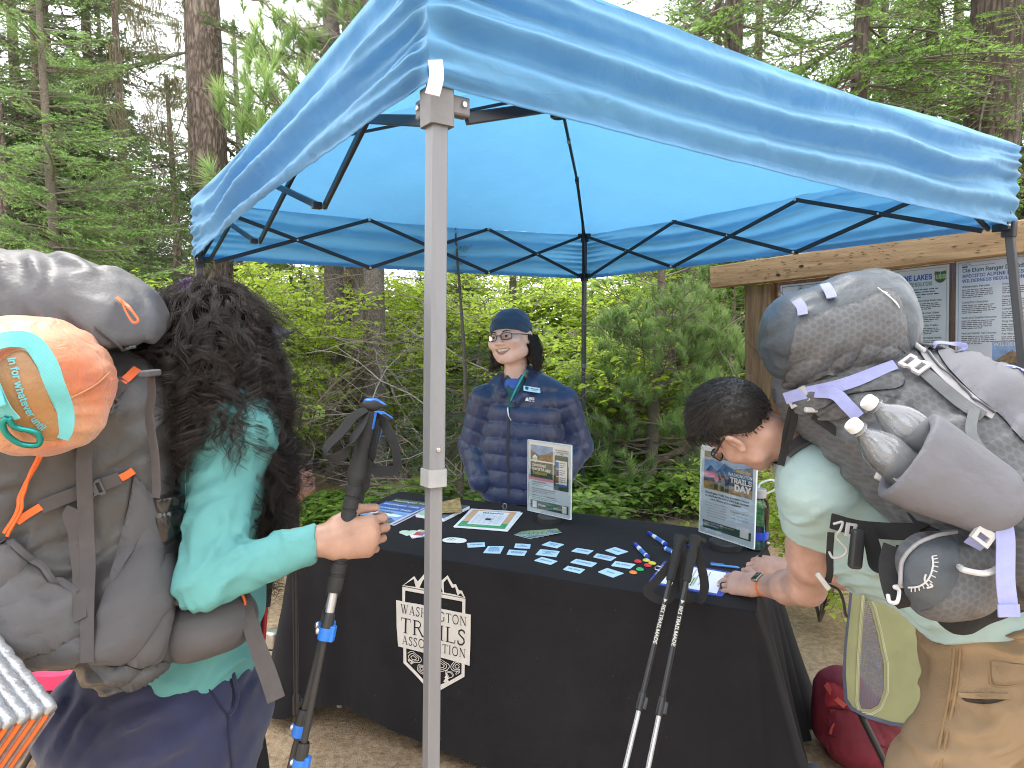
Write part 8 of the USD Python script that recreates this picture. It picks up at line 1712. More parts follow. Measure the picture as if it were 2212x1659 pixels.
# shirt
TW = su(.06,oval(WST,CHS,.150,.150,.74,RIGHT),oval(CHS,NK - V(0,0,.03),.150,.12,.72,RIGHT),seg(NK - V(0,0,.045) + RIGHT * .10,NK - V(0,0,.045) - RIGHT * .14,.075,.07),oval(P(395,1395,1.43),WST,.190,.158,.84,RIGHT),ell(P(522,1080,1.52),(.085,.085,.10)))
ARw = su(.025,seg(RSs,EB,.070,.052),seg(EB,WRr - hx * .0,.054,.037)); e1,e2 = unit(EB - RSs),unit(WRr - EB)
ARw = folds(ARw,.0055,.036,unit(e2 * .9 + e1 * .4),3,.7,mask=lambda p: np.exp(-(np.linalg.norm(p - EB,axis=1) / .16) ** 2) * .9 + .25)
TW = su(.05,TW,ARw,seg(RSs,NK - V(0,0,.04) + RIGHT * .08,.076,.07)); TW = folds(TW,.0045,.06,W(.5,.8,0),8,.7); TW = bumpy(TW,.003,20,4)
hemp = P(430,1450,1.42); TW = keep(TW,half(hemp,unit(V(-.10,-.06,-1))),.008); TW = cut(TW,keep((lambda p: -((p - (WRr - hx * .008).astype(np.float32)) @ hx.astype(np.float32))),seg(WRr - hx * .03,WRr + hx * .2,.1,.1),.002),.002); TW = cut(TW,seg(WRr - hx * .02,WRr + hx * .05,.029,.028),.003)
tsw = obj("shirt",nets(TW,np.minimum(hemp,NK) - V(.34,.36,.06),np.maximum(hemp,WRr) + V(.10,.40,.42),.0072),"shirt_teal",wom,smooth=True)
Q = frame_z(hx); ang = np.linspace(0,2 * np.pi,36,endpoint=False); obj("sleeve_seam",cord_on(TW,[(418,905),(408,960),(402,1030),(405,1110)],.0016,.0),"shirt_teal",tsw)
# trousers
HPw = P(378,1480,1.44); LHw,RHw_ = HPw - RIGHT * .10,HPw + RIGHT * .10; LKw,RKw = P(300,1780,1.56),P(455,1790,1.38)
PW = su(.05,oval(HPw + V(0,0,.07),HPw - V(0,0,.06),.185,.205,.92,RIGHT),ell(HPw - FWD * .10 - V(0,0,.05),(.17,.15,.14)),ell(HPw + FWD * .05 + RIGHT * .03 - V(0,0,.06),(.15,.13,.14)),seg(LHw,LKw,.118,.085),seg(RHw_,RKw,.122,.085),seg(LKw,V(LKw[0],LKw[1],.08),.085,.06),seg(RKw,V(RKw[0],RKw[1],.08),.085,.06))
PW = folds(PW,.008,.07,W(.8,.6,0),5,.7); PW = bumpy(PW,.003,18,4); PW = keep(PW,half(HPw + V(0,0,.11),(0,0,1)),.008)
pw = obj("trousers",nets(PW,V(HPw[0] - .42,HPw[1] - .34,-.02),V(HPw[0] + .40,HPw[1] + .36,HPw[2] + .14),.0085),"sweat_navy",wom,smooth=True)
obj("pocket_edge",cord_on(PW,[(490,1432),(502,1462),(510,1495),(505,1525),(492,1545)],.0045,.001),"sweat_navy",pw); obj("pocket_opening",patch(PW,[(494,1440),(506,1465),(514,1495),(508,1522),(500,1530),(502,1495),(496,1465)],.0008,.0,6),"navy_seam",pw,smooth=True); obj("side_seam",cord_on(PW,[(430,1462),(452,1490),(478,1530),(490,1548),(494,1600),(500,1659)],.0018,.0),"navy_seam",pw)
for a in (LKw,RKw): c = V(a[0],a[1],0) + FWD * .04; obj("boot",nets(keep(su(.03,ell(c + FWD * .03 + V(0,0,.04),(.10,.09,.055)),seg(c - FWD * .04 + V(0,0,.05),c - FWD * .04 + V(0,0,.14),.05,.055)),half(c,(0,0,-1))),c - .25,c + .25,.011),"hair_dark",wom,smooth=True)
# hair: a dark core and thousands of curled strands
M("hair_core",(0.008,0.0065,0.006),.95,.1,40,spec=.05)
core = su(.06,ell(P(450,716,1.46),(.106,.115,.108)),ell(P(420,800,1.40),(.122,.105,.118)),ell(P(392,870,1.36),(.078,.085,.10)),ell(P(490,845,1.42),(.075,.085,.10)),ell(P(548,930,1.48),(.038,.065,.12)),ell(P(572,1060,1.50),(.030,.05,.11)),ell(P(345,975,1.33),(.026,.05,.11)))
core_f = bumpy(core,.020,22,3,4); hr = obj("hair",nets(core_f,P(470,850,1.42) - V(.34,.26,.42),P(470,850,1.42) + V(.30,.26,.34),.0075),"hair_core",wom,smooth=True)
r = np.random.default_rng(12); st = []
def project(pts):
    pts = np.asarray(pts,np.float32)
    for _ in range(6): pts = pts - grad(core,pts) * core(pts)[:,None]
    return pts
N_ = 1000; cc = P(465,830,1.42); pts = cc + r.normal(size=(N_ * 4,3)) * V(.17,.12,.20); pts = project(pts[np.abs(core(pts.astype(np.float32))) < .09][:N_]); nrm = grad(core,pts); topz = P(470,640,1.45)[2]; crown = P(455,640,1.42)
def lock(p,n,dn,L,R_,turns,k,m,lift,wid=.0035):
    """A ringlet: k strands that wind together round one axis."""
    sd = unit(np.cross(n,dn)); u = np.linspace(0,1,m); ph = r.uniform(0,6.28); s = r.choice([-1,1]); bend = r.normal(0,.25)
    for q in range(k):
        a = ph + r.normal(0,.26) + s * 2 * np.pi * (turns + r.normal(0,.05)) * u; RR = R_ * (1 + r.normal(0,.09)) * np.minimum(1,u * 3.5 + .15); o = r.normal(0,wid,3); ll = L * (1 + r.normal(0,.10))
        st.append(p + o + n * lift + np.outer(u * ll,dn) + np.outer(bend * ll * u ** 2,sd) + RR[:,None] * (np.outer(np.cos(a),sd) + np.outer(np.sin(a),n)))
for p,n in zip(pts,nrm):
    p = p.astype(float); n = n.astype(float); dn = V(0,0,-1) + .35 * unit((p - crown) * V(1,1,.3)); dn = unit(dn - n * (dn @ n) * .9); tp_ = np.clip((p[2] - (topz - .11)) / .12,0,1)
    lock(p,n,unit(dn + np.cross(n,dn) * r.normal(0,.3)),r.uniform(.08,.17),r.uniform(.009,.019) * (1 - .6 * tp_),r.uniform(1.2,2.7) * (1 - .4 * tp_),12,24,r.uniform(.006,.022),.0034)
# loose locks hanging over the shirt and before the chest, and flyaway strands round the crown
sel = r.choice(len(pts),170,replace=False)
for p,n in zip(pts[sel].astype(float),nrm[sel].astype(float)):
    if p[2] > topz - .07: continue
    dn = unit(V(0,0,-1) + .3 * n + r.normal(0,.12,3)); lock(p,n,dn,r.uniform(.09,.16),r.uniform(.014,.022),r.uniform(1.6,2.8),14,34,r.uniform(.022,.036),.0028)
qs = np.array([[(350,940),(325,1000),(430,890),(505,880),(400,920),(470,880),(365,980)][k] for k in r.integers(0,7,100)],float) + r.normal(0,1,(100,2)) * V(14,22); hp_,hn_ = hit(TW,qs)
for p,n in zip(hp_,hn_.astype(float)):
    dn = V(r.normal(.05,.15),0,-1); dn = unit(dn - n * (dn @ n)); lock(p,n,dn,r.uniform(.05,.11),r.uniform(.007,.012),r.uniform(1.0,2.2),7,28,.016,.0016)
for k in range(60):
    q = [(578,1000,1.42),(594,1030,1.43),(582,1110,1.43),(572,1050,1.43),(588,930,1.42)][r.integers(0,5)]
    p = P(q[0] + r.normal(0,12),q[1] + r.normal(0,26),q[2] + r.normal(0,.015)); dd = unit(V(r.normal(.06,.2),r.normal(-.05,.2),-1)); lock(p,unit(np.cross(dd,r.normal(size=3))),dd,r.uniform(.07,.16),r.uniform(.009,.019),r.uniform(1.0,2.4),7,30,0,.0016)
for k in range(420):
    th = r.uniform(-.2,3.4); p = P(468 + 150 * math.cos(th) * r.uniform(.85,1),730 - 118 * math.sin(th) * r.uniform(.9,1),1.44 + r.normal(0,.06)).astype(np.float32)[None]
    for _ in range(5): p = p - grad(core,p) * core(p)[:,None]
    n = grad(core,p)[0].astype(float); p = p[0].astype(float); m = 14; u = np.linspace(0,1,m); L = r.uniform(.03,.08); dd = unit(n * .55 + r.normal(0,.5,3)); s1 = unit(np.cross(dd,r.normal(size=3))); a = r.uniform(0,6) + u * r.uniform(3,10); st.append(p + np.outer(u * L,dd) + (.004 * u)[:,None] * (np.outer(np.cos(a),s1) + np.outer(np.sin(a),np.cross(dd,s1))))
curves("hair_strands",st,.0010,"hair_dark",hr,.5)
p,n = hit(core,[(392,622),(400,616),(408,620),(398,628)]); sc = []
for k in range(26): q = p[k % 4] + n[k % 4] * .012 + r.normal(0,.006,3) - n[k % 4] * .010; u = np.linspace(0,6.28,12); sc.append(tube(q + np.stack([np.cos(u),np.sin(u),np.cos(2 * u)],1) * r.uniform(.003,.006,3),.0009,4))
obj("scrunchie",sc,"scrunchie",wom,smooth=True)

# ---------------------------------------------------------------- the hiker's grey pack
M("left_grey",(0.058,0.055,0.054),.40,.10,8,.001,120,crease=.018,cs=8); M("left_lid_grey",(0.075,0.071,0.074),0.5,0.07,6,0.0015,60,crease=.018,cs=6); M("mesh_grey",(0.108,0.102,0.107),0.7,0.06,9,0.0012,420,weave=420); M("webbing_brown",(0.085,0.074,0.073),0.8,0.08,30,.0008,300,weave=350); M("orange_cord",(0.80,0.14,0.025),0.55); M("sole_grey",(0.06,0.06,0.063),0.6,.15,20,.002,60)
lp = thing("hiking_backpack","large dark grey hiking backpack with orange cords worn by the curly-haired hiker","backpack",P(180,1200,1.28))
U2 = V(.03,.02,1.0); S2 = unit(W(.85,0,.5)); B2 = unit(np.cross(U2,S2)); R2 = np.stack([S2,np.cross(unit(U2),S2),unit(U2)],1)
LB = su(.07,rb(P(135,1130,1.27),(.200,.165,.33),.11,R2),ell(P(170,900,1.28),(.17,.16,.16)),ell(P(60,1320,1.17),(.15,.11,.10)))
LB = keep(LB,half(P(150,1418,1.15),(0,0.15,-1)),.03); LB = su(.05,LB,keep(ell(P(282,1365,1.19),(.088,.10,.135)),half(P(270,1480,1.15),(0,0.1,-1)),.02)); LB = folds(bumpy(LB,.008,8,5),.006,.06,W(.5,.85,0),6,.8)
lb_ = obj("pack_body",nets(LB,P(135,1130,1.27) - V(.33,.32,.46),P(135,1130,1.27) + V(.33,.32,.42),.0085),"left_grey",lp,smooth=True)
LL = su(.05,ell(P(110,690,1.24),(.205,.18,.125)),ell(P(262,735,1.19),(.052,.09,.062)),ell(P(0,680,1.22),(.16,.16,.11))); LL = keep(LL,half(P(150,745,1.1),unit(W(-.22,1,.25))),.02); LL = folds(LL,.009,.055,W(.75,-.5,.2),4,.5,1.0); LL = bumpy(LL,.004,14,3)
ll_ = obj("pack_lid",nets(LL,P(110,690,1.24) - .34,P(110,690,1.24) + .30,.007),"left_lid_grey",lp,smooth=True)
obj("lid_zip",cord_on(LL,[(205,705),(240,735),(280,762),(305,776)],.003,.002),"sole_grey",ll_); obj("zip_pull",ribbon([hit(LL,[(262,645)])[0][0] + W(0,0,-1) * .012,P(278,664,1.10),P(298,690,1.09),P(288,696,1.09),P(272,672,1.10),P(262,648,1.10)],.006,.003,[W(.5,.4,-.7)] * 6,samples=50),"orange_cord",ll_,smooth=40)
obj("mesh_pocket",patch(LB,[(288,1022),(318,1060),(348,1105),(376,1160),(384,1215),(378,1290),(366,1350),(345,1425),(300,1440),(240,1432),(196,1425),(200,1370),(222,1300),(248,1220),(268,1130)],.006,.022,9,.001),"mesh_grey",lb_,smooth=True)
obj("bottom_panel",patch(LB,[(192,1426),(250,1436),(310,1442),(350,1428),(362,1440),(320,1478),(270,1490),(225,1470)],.005,.006,8),"sole_grey",lb_,smooth=True)
obj("front_pocket",patch(LB,[(-20,1185),(20,1160),(50,1190),(90,1225),(140,1262),(184,1280),(186,1350),(182,1428),(100,1440),(-20,1425)],.008,.025,9,.004,3),"left_lid_grey",lb_,smooth=True); obj("elastic_edge",[cord_on(LB,[(22,1164),(50,1192),(90,1228),(140,1266),(182,1284)],.006,.014)],"mesh_grey",lb_)
for pts,w in (([(180,905),(178,960),(184,1040),(190,1130),(200,1250),(206,1330),(208,1418)],.024),([(165,1090),(155,1110),(168,1150),(178,1215),(188,1290),(195,1340)],.024)): obj("webbing_strap",strap_on(LB,pts,w,.0025,.020,70),"webbing_brown",lb_,smooth=40)
obj("compression_strap",strap_on(LB,[(90,1092),(150,1068),(210,1048),(258,1030)],.024,.0025,.010,40),"webbing_brown",lb_,smooth=40); buckle(LB,(188,1058),(224,1045),.030,lb_,"sole_grey",.016)
for q_ in [strap_on(LB,[(258,1030),(272,1022),(285,1014)],.014,.003,.010,12),strap_on(LB,[(36,1125),(60,1108),(92,1090)],.013,.003,.010,14),cord_on(LB,[(105,958),(80,1000),(52,1050),(40,1090),(28,1120),(14,1145)],.0032,.012),cord_on(LB,[(95,965),(66,1020),(50,1080),(44,1100),(20,1150)],.0028,.014)]: obj("orange_tie",q_,"orange_cord",lb_)
obj("upper_strap",strap_on(LB,[(226,878),(245,850),(268,828)],.024,.003,.012,20),"webbing_brown",lb_,smooth=40); obj("orange_tie",strap_on(LB,[(262,832),(275,820),(290,806)],.015,.003,.012,12),"orange_cord",lb_); buckle(LB,(218,888),(240,860),.030,lb_,"sole_grey",.018)
obj("side_strap",ribbon([P(322,800,1.14),P(328,850,1.15),P(322,900,1.16),P(334,980,1.15),P(338,1050,1.15),P(336,1075,1.15)],.019,.0025,[W(.9,.1,-.3)] * 6,samples=50),"webbing_brown",lp,smooth=40)
obj("strap_buckle",rbox(P(324,806,1.13),(.010,.022,.006),.004,None,1),"mesh_grey",lp)
obj("shoulder_strap",ribbon([P(558,985,1.5),P(566,1060,1.52),P(556,1130,1.5),P(540,1170,1.46)],.04,.008,[W(.9,0,.4)] * 4),"sole_grey",lp,smooth=40)
glassy("lid_clear",(0.9,0.9,0.9),1.6,.05); q = P(352,1105,1.24); obj("bottle_top",lathe([(.034,-.05),(.034,-.002),(.028,0),(.028,.008),(.0305,.010),(.0305,.030),(.028,.033),(0,.033)],q,None,28),"lid_clear",lp,smooth=True)
HB = su(.03,ell(P(440,1345,1.24),(.080,.07,.062)),ell(P(495,1335,1.28),(.055,.06,.058)),ell(P(400,1370,1.23),(.05,.05,.05))); HB = bumpy(HB,.003,18,3)
hb_ = obj("hip_pouch",nets(HB,P(450,1345,1.25) - .17,P(450,1345,1.25) + .17,.0055),"mesh_grey",lp,smooth=True); obj("pouch_zip",cord_on(HB,[(415,1296),(450,1302),(490,1292),(515,1280)],.004,.001),"zip_grey",hb_); obj("pouch_tab",ribbon([P(415,1235,1.19),P(402,1275,1.175),P(392,1310,1.17)],.027,.0025,[W(.9,.3,-.1)] * 3),"webbing_brown",hb_,smooth=40)
obj("belt_tail",ribbon([P(522,1285,1.26),P(535,1330,1.24),P(558,1400,1.22),P(580,1460,1.21),P(597,1512,1.20)],[.030,.030,.033,.033],.003,[W(.9,-.25,.2)] * 5,samples=50),"webbing_brown",lp,smooth=40); obj("orange_tie",tube(crom([P(517,1278,1.25),P(526,1290,1.25),P(530,1308,1.25),P(524,1312,1.25)],14),.0028,6),"orange_cord",hb_)
obj("pack_lower_belt",ribbon([P(372,1215,1.27),P(400,1205,1.30),P(430,1195,1.33)],.05,.006,[W(.1,1,0)] * 3),"sole_grey",lp,smooth=40)
# orange stuff sack, its strap and carabiner
MATS["sack_orange"] = usdkit.material(stage,"/World/Looks/sack_orange",{"tc": ("texture_coordinate",{}),"n": ("noise_texture",{"scale": 4.5,"detail": 3,"distortion": .8}),"r": ("rgb_ramp",{"ramp": [(.25,(0.42,0.10,0.05)),(.42,(0.54,0.17,0.07)),(.55,(0.56,0.25,0.13)),(.7,(0.43,0.24,0.08)),(.8,(0.48,0.18,0.14))]}),"w": ("noise_texture",{"scale": 16,"detail": 5,"distortion": 1.4}),"b": ("bump",{"strength": .7,"distance": .012}),"p": ("principled_bsdf",{"roughness": .38,"specular_ior_level": .5,"sheen_weight": .2})},
    [("tc.object","n.vector"),("tc.object","w.vector"),("n.fac","r.fac"),("r.color","p.base_color"),("w.fac","b.height"),("b.normal","p.normal")],surface="p.BSDF")
M("strap_aqua",(0.16,0.52,0.53),0.75,0.06,30,0.0008,300,weave=300); M("carabiner_teal",(0.03,0.30,0.27),0.25,0.08,metal=.8); M("sack_seam",(0.50,0.22,0.10),.5); M("sack_end_brown",(0.26,0.15,0.07),.45,.35,8,.006,20,col2=(.32,.14,.04)); M("print_aqua",(0.12,0.40,0.42),.6)
sk = thing("stuff_sack","orange sleeping bag stuff sack with aqua strap hung on the back of the left pack","stuff sack",P(75,825,1.02))
SK = su(.05,ell(P(80,812,1.04),(.092,.12,.094)),ell(P(20,830,.99),(.09,.10,.090)),ell(P(140,845,1.08),(.055,.08,.075)),ell(P(110,920,1.03),(.06,.07,.04)))
cx_,cy_ = 30,850
SKb = bumpy(SK,.004,12,3)
def radial(p):
    q = p.astype(float) - P(20,860,.93); a = np.arctan2(q[:,2],q[:,0]); return (.0028 * np.sin(a * 17 + 9 * meshkit.noise(p * 9.0,3)) * np.clip(meshkit.noise(p * 9.0,7) * 1.8 - .6,0,1)).astype(np.float32)
SKw = lambda p: SKb(p) - radial(p)
ss = obj("sack",nets(SKw,P(75,825,1.02) - .21,P(75,825,1.02) + .22,.0055),"sack_orange",sk,smooth=True); obj("end_panel",patch(SK,[(-25,815),(10,775),(48,758),(84,790),(102,850),(128,905),(140,940),(95,950),(50,930),(0,900)],.002,.003,8),"sack_end_brown",ss,smooth=True); obj("seam",cord_on(SK,[(138,865),(170,850),(205,830),(234,805)],.0018,.001),"sack_seam",ss)
v,f = flat(text2d("in for whatever until",.0125,2)); n_ = len(v); path_ = crom(np.array([(24,776,0),(32,800,0),(42,840,0),(56,876,0),(76,905,0),(96,925,0)],float),60)[:,:2]; pp,nn = hit(SK,path_); sL = np.r_[0,np.cumsum(np.linalg.norm(np.diff(pp,axis=0),axis=1))]; v = v * (sL[-1] * .98 / v[:,0].max()); tt = unit(np.gradient(pp,axis=0)); sd = np.cross(nn,tt)
ix = lambda a: np.stack([np.interp(v[:,0],sL,a[:,k]) for k in range(3)],1); obj("lettering",(ix(pp) + ix(nn) * .0075 + ix(sd) * (v[:,1:2] - .005),f),"print_aqua",ss,smooth=False)
c = [hit(SK,[q])[0][0] + W(0,0,-1) * l for q,l in (((-14,790),.014),((10,752),.020),((45,736),.024),((95,742),.026),((128,785),.026),((142,830),.024),((156,880),.020),((152,920),.014),((136,945),.008))]
obj("strap",ribbon(c,.026,.0028,[W(.3,.75,-.6),W(.25,.8,-.55),W(.15,.85,-.5),W(-.5,.7,-.5),W(-.8,.35,-.45),W(-.85,.15,-.5),W(-.85,-.1,-.5),W(-.7,-.5,-.5),W(-.5,-.7,-.5)],samples=80),"strap_aqua",sk,smooth=40)
c = [hit(SK,[q])[0][0] + W(0,0,-1) * .02 for q in ((0,800),(12,840),(30,880),(50,905))]; obj("strap",ribbon(c,.022,.003,W(.9,-.4,-.1),samples=30),"strap_aqua",sk,smooth=40); q = hit(SK,[(14,842)])[0][0] + W(0,0,-1) * .026; obj("buckle",rbox(q,(.011,.028,.006),.005,np.stack([W(.95,-.3,0),W(.3,.95,0),W(0,0,1)],1)),"strap_aqua",sk,smooth=True)
k0 = [(45,900),(60,920),(100,930),(112,945),(104,958),(70,955),(42,935),(34,912)]; c = np.array([hit(SK,[q])[0][0] + W(0,0,-1) * .024 for q in k0]); obj("carabiner",tube(crom(np.vstack([c,c[:1]]),50),.0045,8),"carabiner_teal",sk,smooth=True)
# folded foam pad below the pack
M("pad_orange",(0.78,0.17,0.035),0.65,0.08,14,.002,40); M("pad_silver",(0.46,0.47,0.49),0.3,0.15,60,.004,60,metal=.5)
pd0 = P(30,1545,1.03); fp = thing("foam_pad","folded orange and silver foam sleeping pad at the bottom left under the pack","sleeping pad",pd0)
Ru = np.stack([unit(P(110,1600,1.02) - P(20,1480,1.05)),W(-.5,.3,.8),V(0,0,0)],1); e0 = Ru[:,0]; e1 = unit(W(-.75,.55,.45) - e0 * (W(-.75,.55,.45) @ e0)); e2 = np.cross(e0,e1)
ln_,wd_ = W(-.58,.81,.05),W(-.85,-.55,.35); st_ = unit(np.cross(wd_,ln_)); st_ = st_ if st_ @ CR > 0 else -st_
for k in range(7):
    o = P(108,1535,.98) - unit(st_ - wd_ * .0) * .0205 * k + W(0,1,0) * .0; u = np.linspace(0,1,60)
    wv = np.array([o + ln_ * (.30 * t) + wd_ * .11 for t in u]); obj("pad_fold",ribbon(wv,.22,.0175,[wd_] * len(wv),samples=60),"pad_orange",fp,smooth=50)
    sr = np.linspace(0,.225,44); obj("fold_edge",tube(np.array([o + wd_ * (x - .002) - ln_ * .002 for x in sr]),.0088 + .0022 * np.abs(np.sin(sr * 105)),10),"pad_silver",fp,smooth=True)
    obj("silver_facing",ribbon(np.array([o + ln_ * (.30 * t) + wd_ * .108 + st_ * .0102 for t in u]),.22,.0016,[wd_] * len(u),samples=60),"pad_silver",fp,smooth=50)

# ---------------------------------------------------------------- the poles in the hiker's hand
M("pole_blue",(0.02,0.15,0.55),0.35,.06)
def held_pole(lb,top,low,loops,wdirs,beak,lock1,lock2):
    foot = to_ground(top,low); d = unit(top - foot); L = float(np.linalg.norm(top - foot)); R = frame_z(d,CR); t = thing("trekking_pole",lb,"trekking pole",foot); at = lambda py_pt: float((py_pt - foot) @ d)
    obj("lower_shaft",lathe([(0,.02),(.0058,.02),(.0062,at(lock2)),(0,at(lock2))],foot,R,14),"pole_black",t); obj("middle_shaft",lathe([(.0070,at(lock2)),(.0070,at(lock1))],foot,R,14),"pole_black",t); obj("upper_shaft",lathe([(.0092,at(lock1)),(.0092,L - .38)],foot,R,16),"pole_silver",t); obj("tip",lathe([(0,0),(.002,0),(.004,.02),(.008,.06),(0,.06)],foot,R,12),"pole_black",t)
    for k,lk in enumerate((lock1,lock2)):
        z = at(lk); obj("lock_sleeve",lathe([(.0095,z - .03),(.0125,z - .026),(.0125,z + .018),(.0105,z + .028)],foot,R,18),"pole_black",t); c = foot + d * (z - .012); obj("lock_lever",[rbox(c + R[:,0] * .0135,(.006,.009,.016),.004,R,1),lathe([(.0130,z - .026),(.0142,z - .022),(.0142,z - .006),(.0130,z - .002)],foot,R,18)],"pole_blue",t); obj("lock_bolt",lathe([(0,.005),(.0055,.004),(.007,0),(.007,-.008)],c - R[:,0] * .016,frame_z(-R[:,0] + CF * -.6),14),"steel",t)
    z0 = L - .40; rows = [(0,z0),(.0135,z0),(.0155,z0 + .006)]
    for k in range(8): a = z0 + .012 + k * .026; rows += [(.0158,a),(.0158,a + .019),(.0138,a + .0205),(.0138,a + .0245)]
    a = z0 + .22; rows += [(.0185,a + .008),(.0205,a + .018),(.0175,a + .04),(.0150,a + .07),(.0165,a + .10),(.0160,L - .03),(0,L - .03)]; obj("grip",lathe(rows,foot,R,20),"grip_black",t)
    bk = unit(beak - d * (beak @ d)); e = foot + d * (L - .018); Rb = np.stack([bk,np.cross(d,bk),d],1); top_ = trimesh.Trimesh(*nets(su(.012,ell(e,(.019,.0165,.013),Rb),seg(e + bk * .012 + d * .005,e + bk * .034 + d * .004,.0085,.0035)),e - .06,e + .06,.003)); obj("pommel",(top_.vertices,top_.faces),"grip_black",t,smooth=True); obj("pommel_cap",nets(su(.008,ell(e + d * .008,(.0155,.0135,.0075),Rb),seg(e + bk * .012 + d * .0105,e + bk * .033 + d * .0065,.006,.003)),e - .05,e + .05,.0025),"pole_blue",t,smooth=True); obj("side_flash",rbox(e - d * .03 + bk * .0145,(.003,.004,.018),.002,np.stack([bk,np.cross(d,bk),d],1),1),"pole_blue",t)
    obj("wrist_strap",ribbon(loops,.022,.0024,wdirs,samples=90),"strap_black",t,smooth=40); return t
D1,D2 = 1.33,1.37
held_pole("held black trekking pole with blue top, its strap looping to the left",P(803,858,D1),P(646,1659,1.235),[P(792,884,D1 - .02),P(764,900,D1 - .03),P(735,935,D1 - .05),P(706,965,D1 - .06),P(704,985,D1 - .06),P(722,990,D1 - .06),P(745,978,D1 - .06),P(764,945,D1 - .05),P(784,915,D1 - .035),P(792,890,D1 - .02)],[W(.3,.5,-.8),W(.5,.7,-.5),W(.55,.7,-.5),W(.7,.4,-.6),W(.3,-.3,-.9),W(0,-.9,-.5),W(-.1,-.9,-.4),W(.5,.5,-.7),W(.6,.2,-.7),W(.5,.3,-.8)],W(.95,-.1,-.2),P(722,1352,1.28),P(655,1635,1.24))
held_pole("held black trekking pole with blue top, its strap hanging to the right",P(818,885,D2),P(626,1659,1.29),[P(812,900,D2 - .02),P(830,915,D2 - .03),P(848,950,D2 - .05),P(858,995,D2 - .05),P(852,1015,D2 - .05),P(830,1018,D2 - .05),P(808,1012,D2 - .05),P(803,975,D2 - .05),P(806,935,D2 - .04),P(812,905,D2 - .02)],[W(.8,-.2,-.5),W(.9,-.3,-.4),W(.95,-.2,-.3),W(.8,.3,-.5),W(.3,.9,-.4),W(0,1,-.3),W(-.3,.8,-.5),W(.9,.1,-.4),W(.95,.1,-.3),W(.8,-.2,-.5)],W(.8,.2,.3),P(690,1335,1.33),P(645,1560,1.30))

# ---------------------------------------------------------------- a second hiker hidden behind the curly hair
M("cap_slate",(0.085,0.09,0.125),0.85,.1,10,.0008,300); M("shirt_pink",(0.52,0.30,0.33),.9,.06); M("pole_red",(0.38,0.02,0.025),.35,.08)
h0 = P(490,1100,1.98) * V(1,1,0); hk = thing("person","half-hidden hiker in a dark cap and pink shirt standing behind the curly-haired hiker","person",h0)
hc2 = P(500,722,1.90); fw2 = W(.93,.08,.36); u2 = unit(W(0,-1,0) - fw2 * (W(0,-1,0) @ fw2)); R2_ = np.stack([np.cross(fw2,u2),fw2,u2],1); loc2,wr2 = xf(hc2,R2_,1.02); nk2 = P(500,880,1.93)
WR2 = P(600,1088,1.80); EB2,SH2 = P(505,1120,1.75),P(485,930,1.83); hx2 = unit(P(640,1050,1.82) - WR2); hz2 = unit(W(.1,-.3,-1) - hx2 * (W(.1,-.3,-1) @ hx2)); Rk = np.stack([hx2,np.cross(hz2,hx2),hz2],1)
bm2 = [nets(wr2(head_sdf(0,0,True,(nk2 - hc2) @ R2_)),hc2 - .2,hc2 + .2,.0045),nets(su(.02,xf(WR2,Rk,1.0)[1](hand_sdf(((.7,1.0,.6),(.8,1.0,.7),(.9,1.0,.7),(.95,1.0,.7)),.02,mirror=1 if Rk[:,1] @ W(0,-1,0) > 0 else -1)),seg(EB2,WR2,.042,.028)),np.minimum(EB2,WR2) - .14,np.maximum(EB2,WR2) + .16,.004),nets(su(.04,seg(nk2,P(480,1000,1.95),.06,.11),seg(P(480,960,1.95),SH2,.09,.05),seg(SH2,EB2,.05,.043)),P(480,1000,1.9) - .34,P(480,1000,1.9) + .3,.01)]
b2 = obj("body",bm2,"skin_brown",hk,smooth=True); face_parts(b2,loc2)
cp_ = keep(wr2(ell((0,-.012,.040),(.085,.105,.098))),wr2(lambda p: (.028 - p[:,2]).astype(np.float32)),.004); obj("cap",nets(cp_,hc2 - .2,hc2 + .2,.006),"cap_slate",hk,smooth=True)
gx,gy = np.meshgrid(np.linspace(-1,1,17),np.linspace(0,1,9),indexing="ij"); br = np.stack([gx * .074,.072 + (.085 * gy) * (1 - .38 * gx ** 2) + .014 * (1 - gx ** 2) ,.040 - .022 * gx ** 2 - .012 * gy],-1).reshape(-1,3); i,j = np.meshgrid(np.arange(16),np.arange(8),indexing="ij"); k = (i * 9 + j).ravel(); ff = np.stack([k,k + 9,k + 10,k + 1],1); obj("cap_brim",join((loc2(br),ff),(loc2(br - V(0,0,.004)),ff[:,::-1])),"cap_slate",hk,smooth=True)
S2p = su(.05,oval(P(470,1330,1.98),P(480,980,1.98),.17,.18,.72,V(.4,-.9,0)),seg(P(480,930,1.88),P(480,930,2.15),.085,.08),seg(SH2,EB2,.07,.055),seg(EB2,EB2 * .25 + WR2 * .75,.055,.042)); S2p = bumpy(S2p,.006,14,3); obj("shirt",nets(S2p,P(480,1100,1.95) - V(.3,.4,.42),P(480,1100,1.95) + V(.3,.4,.42),.010),"shirt_pink",hk,smooth=True)
L2 = su(.04,oval(P(470,1330,1.98),P(470,1400,1.98),.16,.17,.8,V(.4,-.9,0)),seg(P(470,1400,1.93),V(h0[0],h0[1] - .08,.08),.10,.06),seg(P(470,1400,2.03),V(h0[0],h0[1] + .10,.08),.10,.06)); obj("trousers",nets(L2,V(h0[0] - .3,h0[1] - .4,.02),V(h0[0] + .3,h0[1] + .4,1.0),.013),"trousers_dark",hk,smooth=True)
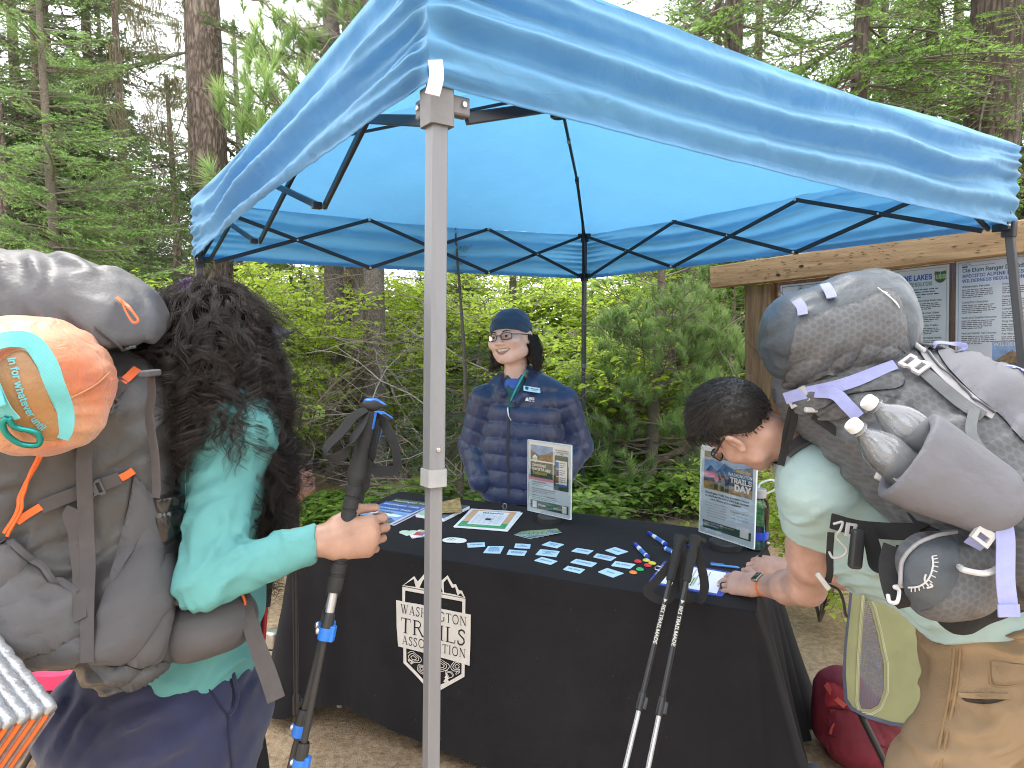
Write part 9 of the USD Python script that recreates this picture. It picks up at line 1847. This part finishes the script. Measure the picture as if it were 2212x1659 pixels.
p2 = thing("hiking_backpack","slate blue backpack top showing between the grey lid and the curly hair","backpack",P(300,900,1.95)); M("pack_slateblue",(0.11,0.115,0.16),.6,.1,9,.003,24); obj("pack_body",nets(bumpy(su(.06,ell(P(330,700,1.93),(.14,.15,.10)),rb(P(340,950,1.93),(.14,.14,.30),.1)),.006,9,3),P(330,870,1.93) - V(.25,.25,.52),P(330,870,1.93) + V(.25,.25,.40),.011),"pack_slateblue",p2,smooth=True); obj("strap",ribbon([P(395,860,1.80),P(440,890,1.78),P(480,950,1.77)],.05,.01,W(.2,1,-.2)),"sole_grey",p2,smooth=40)
def plain_pole(lb,a,b,up_m,low_m,cut_):
    foot = to_ground(a,b); d = unit(a - foot); L = np.linalg.norm(a - foot); R = frame_z(d,CR); t = thing("trekking_pole",lb,"trekking pole",foot); z = L * cut_
    obj("lower_shaft",lathe([(0,.02),(.0058,.02),(.0062,z),(0,z)],foot,R,12),low_m,t); obj("tip",lathe([(0,0),(.002,0),(.006,.05),(0,.05)],foot,R,10),"pole_black",t); obj("upper_shaft",lathe([(.0078,z),(.0078,L - .26)],foot,R,12),up_m,t); obj("lock_sleeve",[lathe([(.0085,z - .03),(.0115,z - .025),(.0115,z + .02),(.009,z + .03)],foot,R,14),rbox(foot + d * z + R[:,0] * .012,(.006,.008,.015),.003,R,1)],"pole_black",t); obj("grip",lathe([(0,L - .27),(.0135,L - .27),(.015,L - .2),(.0145,L - .1),(.018,L - .08),(.015,L - .05),(.018,L - .01),(0,L)],foot,R,16),"grip_black",t)
    for k in range(7): obj("scale_mark",lathe([(.0083 if z + .1 + k * .02 > z else .0066,0),(.0083,.0022)],foot + d * (z * .62 + k * .022) ,R,12),"buckle_pale",t)
    return t
plain_pole("black trekking pole standing straight at the tablecloth's left end, right of the red one",P(634,1028,1.86),P(641,1559,1.80),"pole_black","pole_black",.45); plain_pole("red-shafted trekking pole half hidden behind the grey belt pouch",P(590,1120,2.0),P(556,1530,1.95),"pole_red","pole_red",.32)
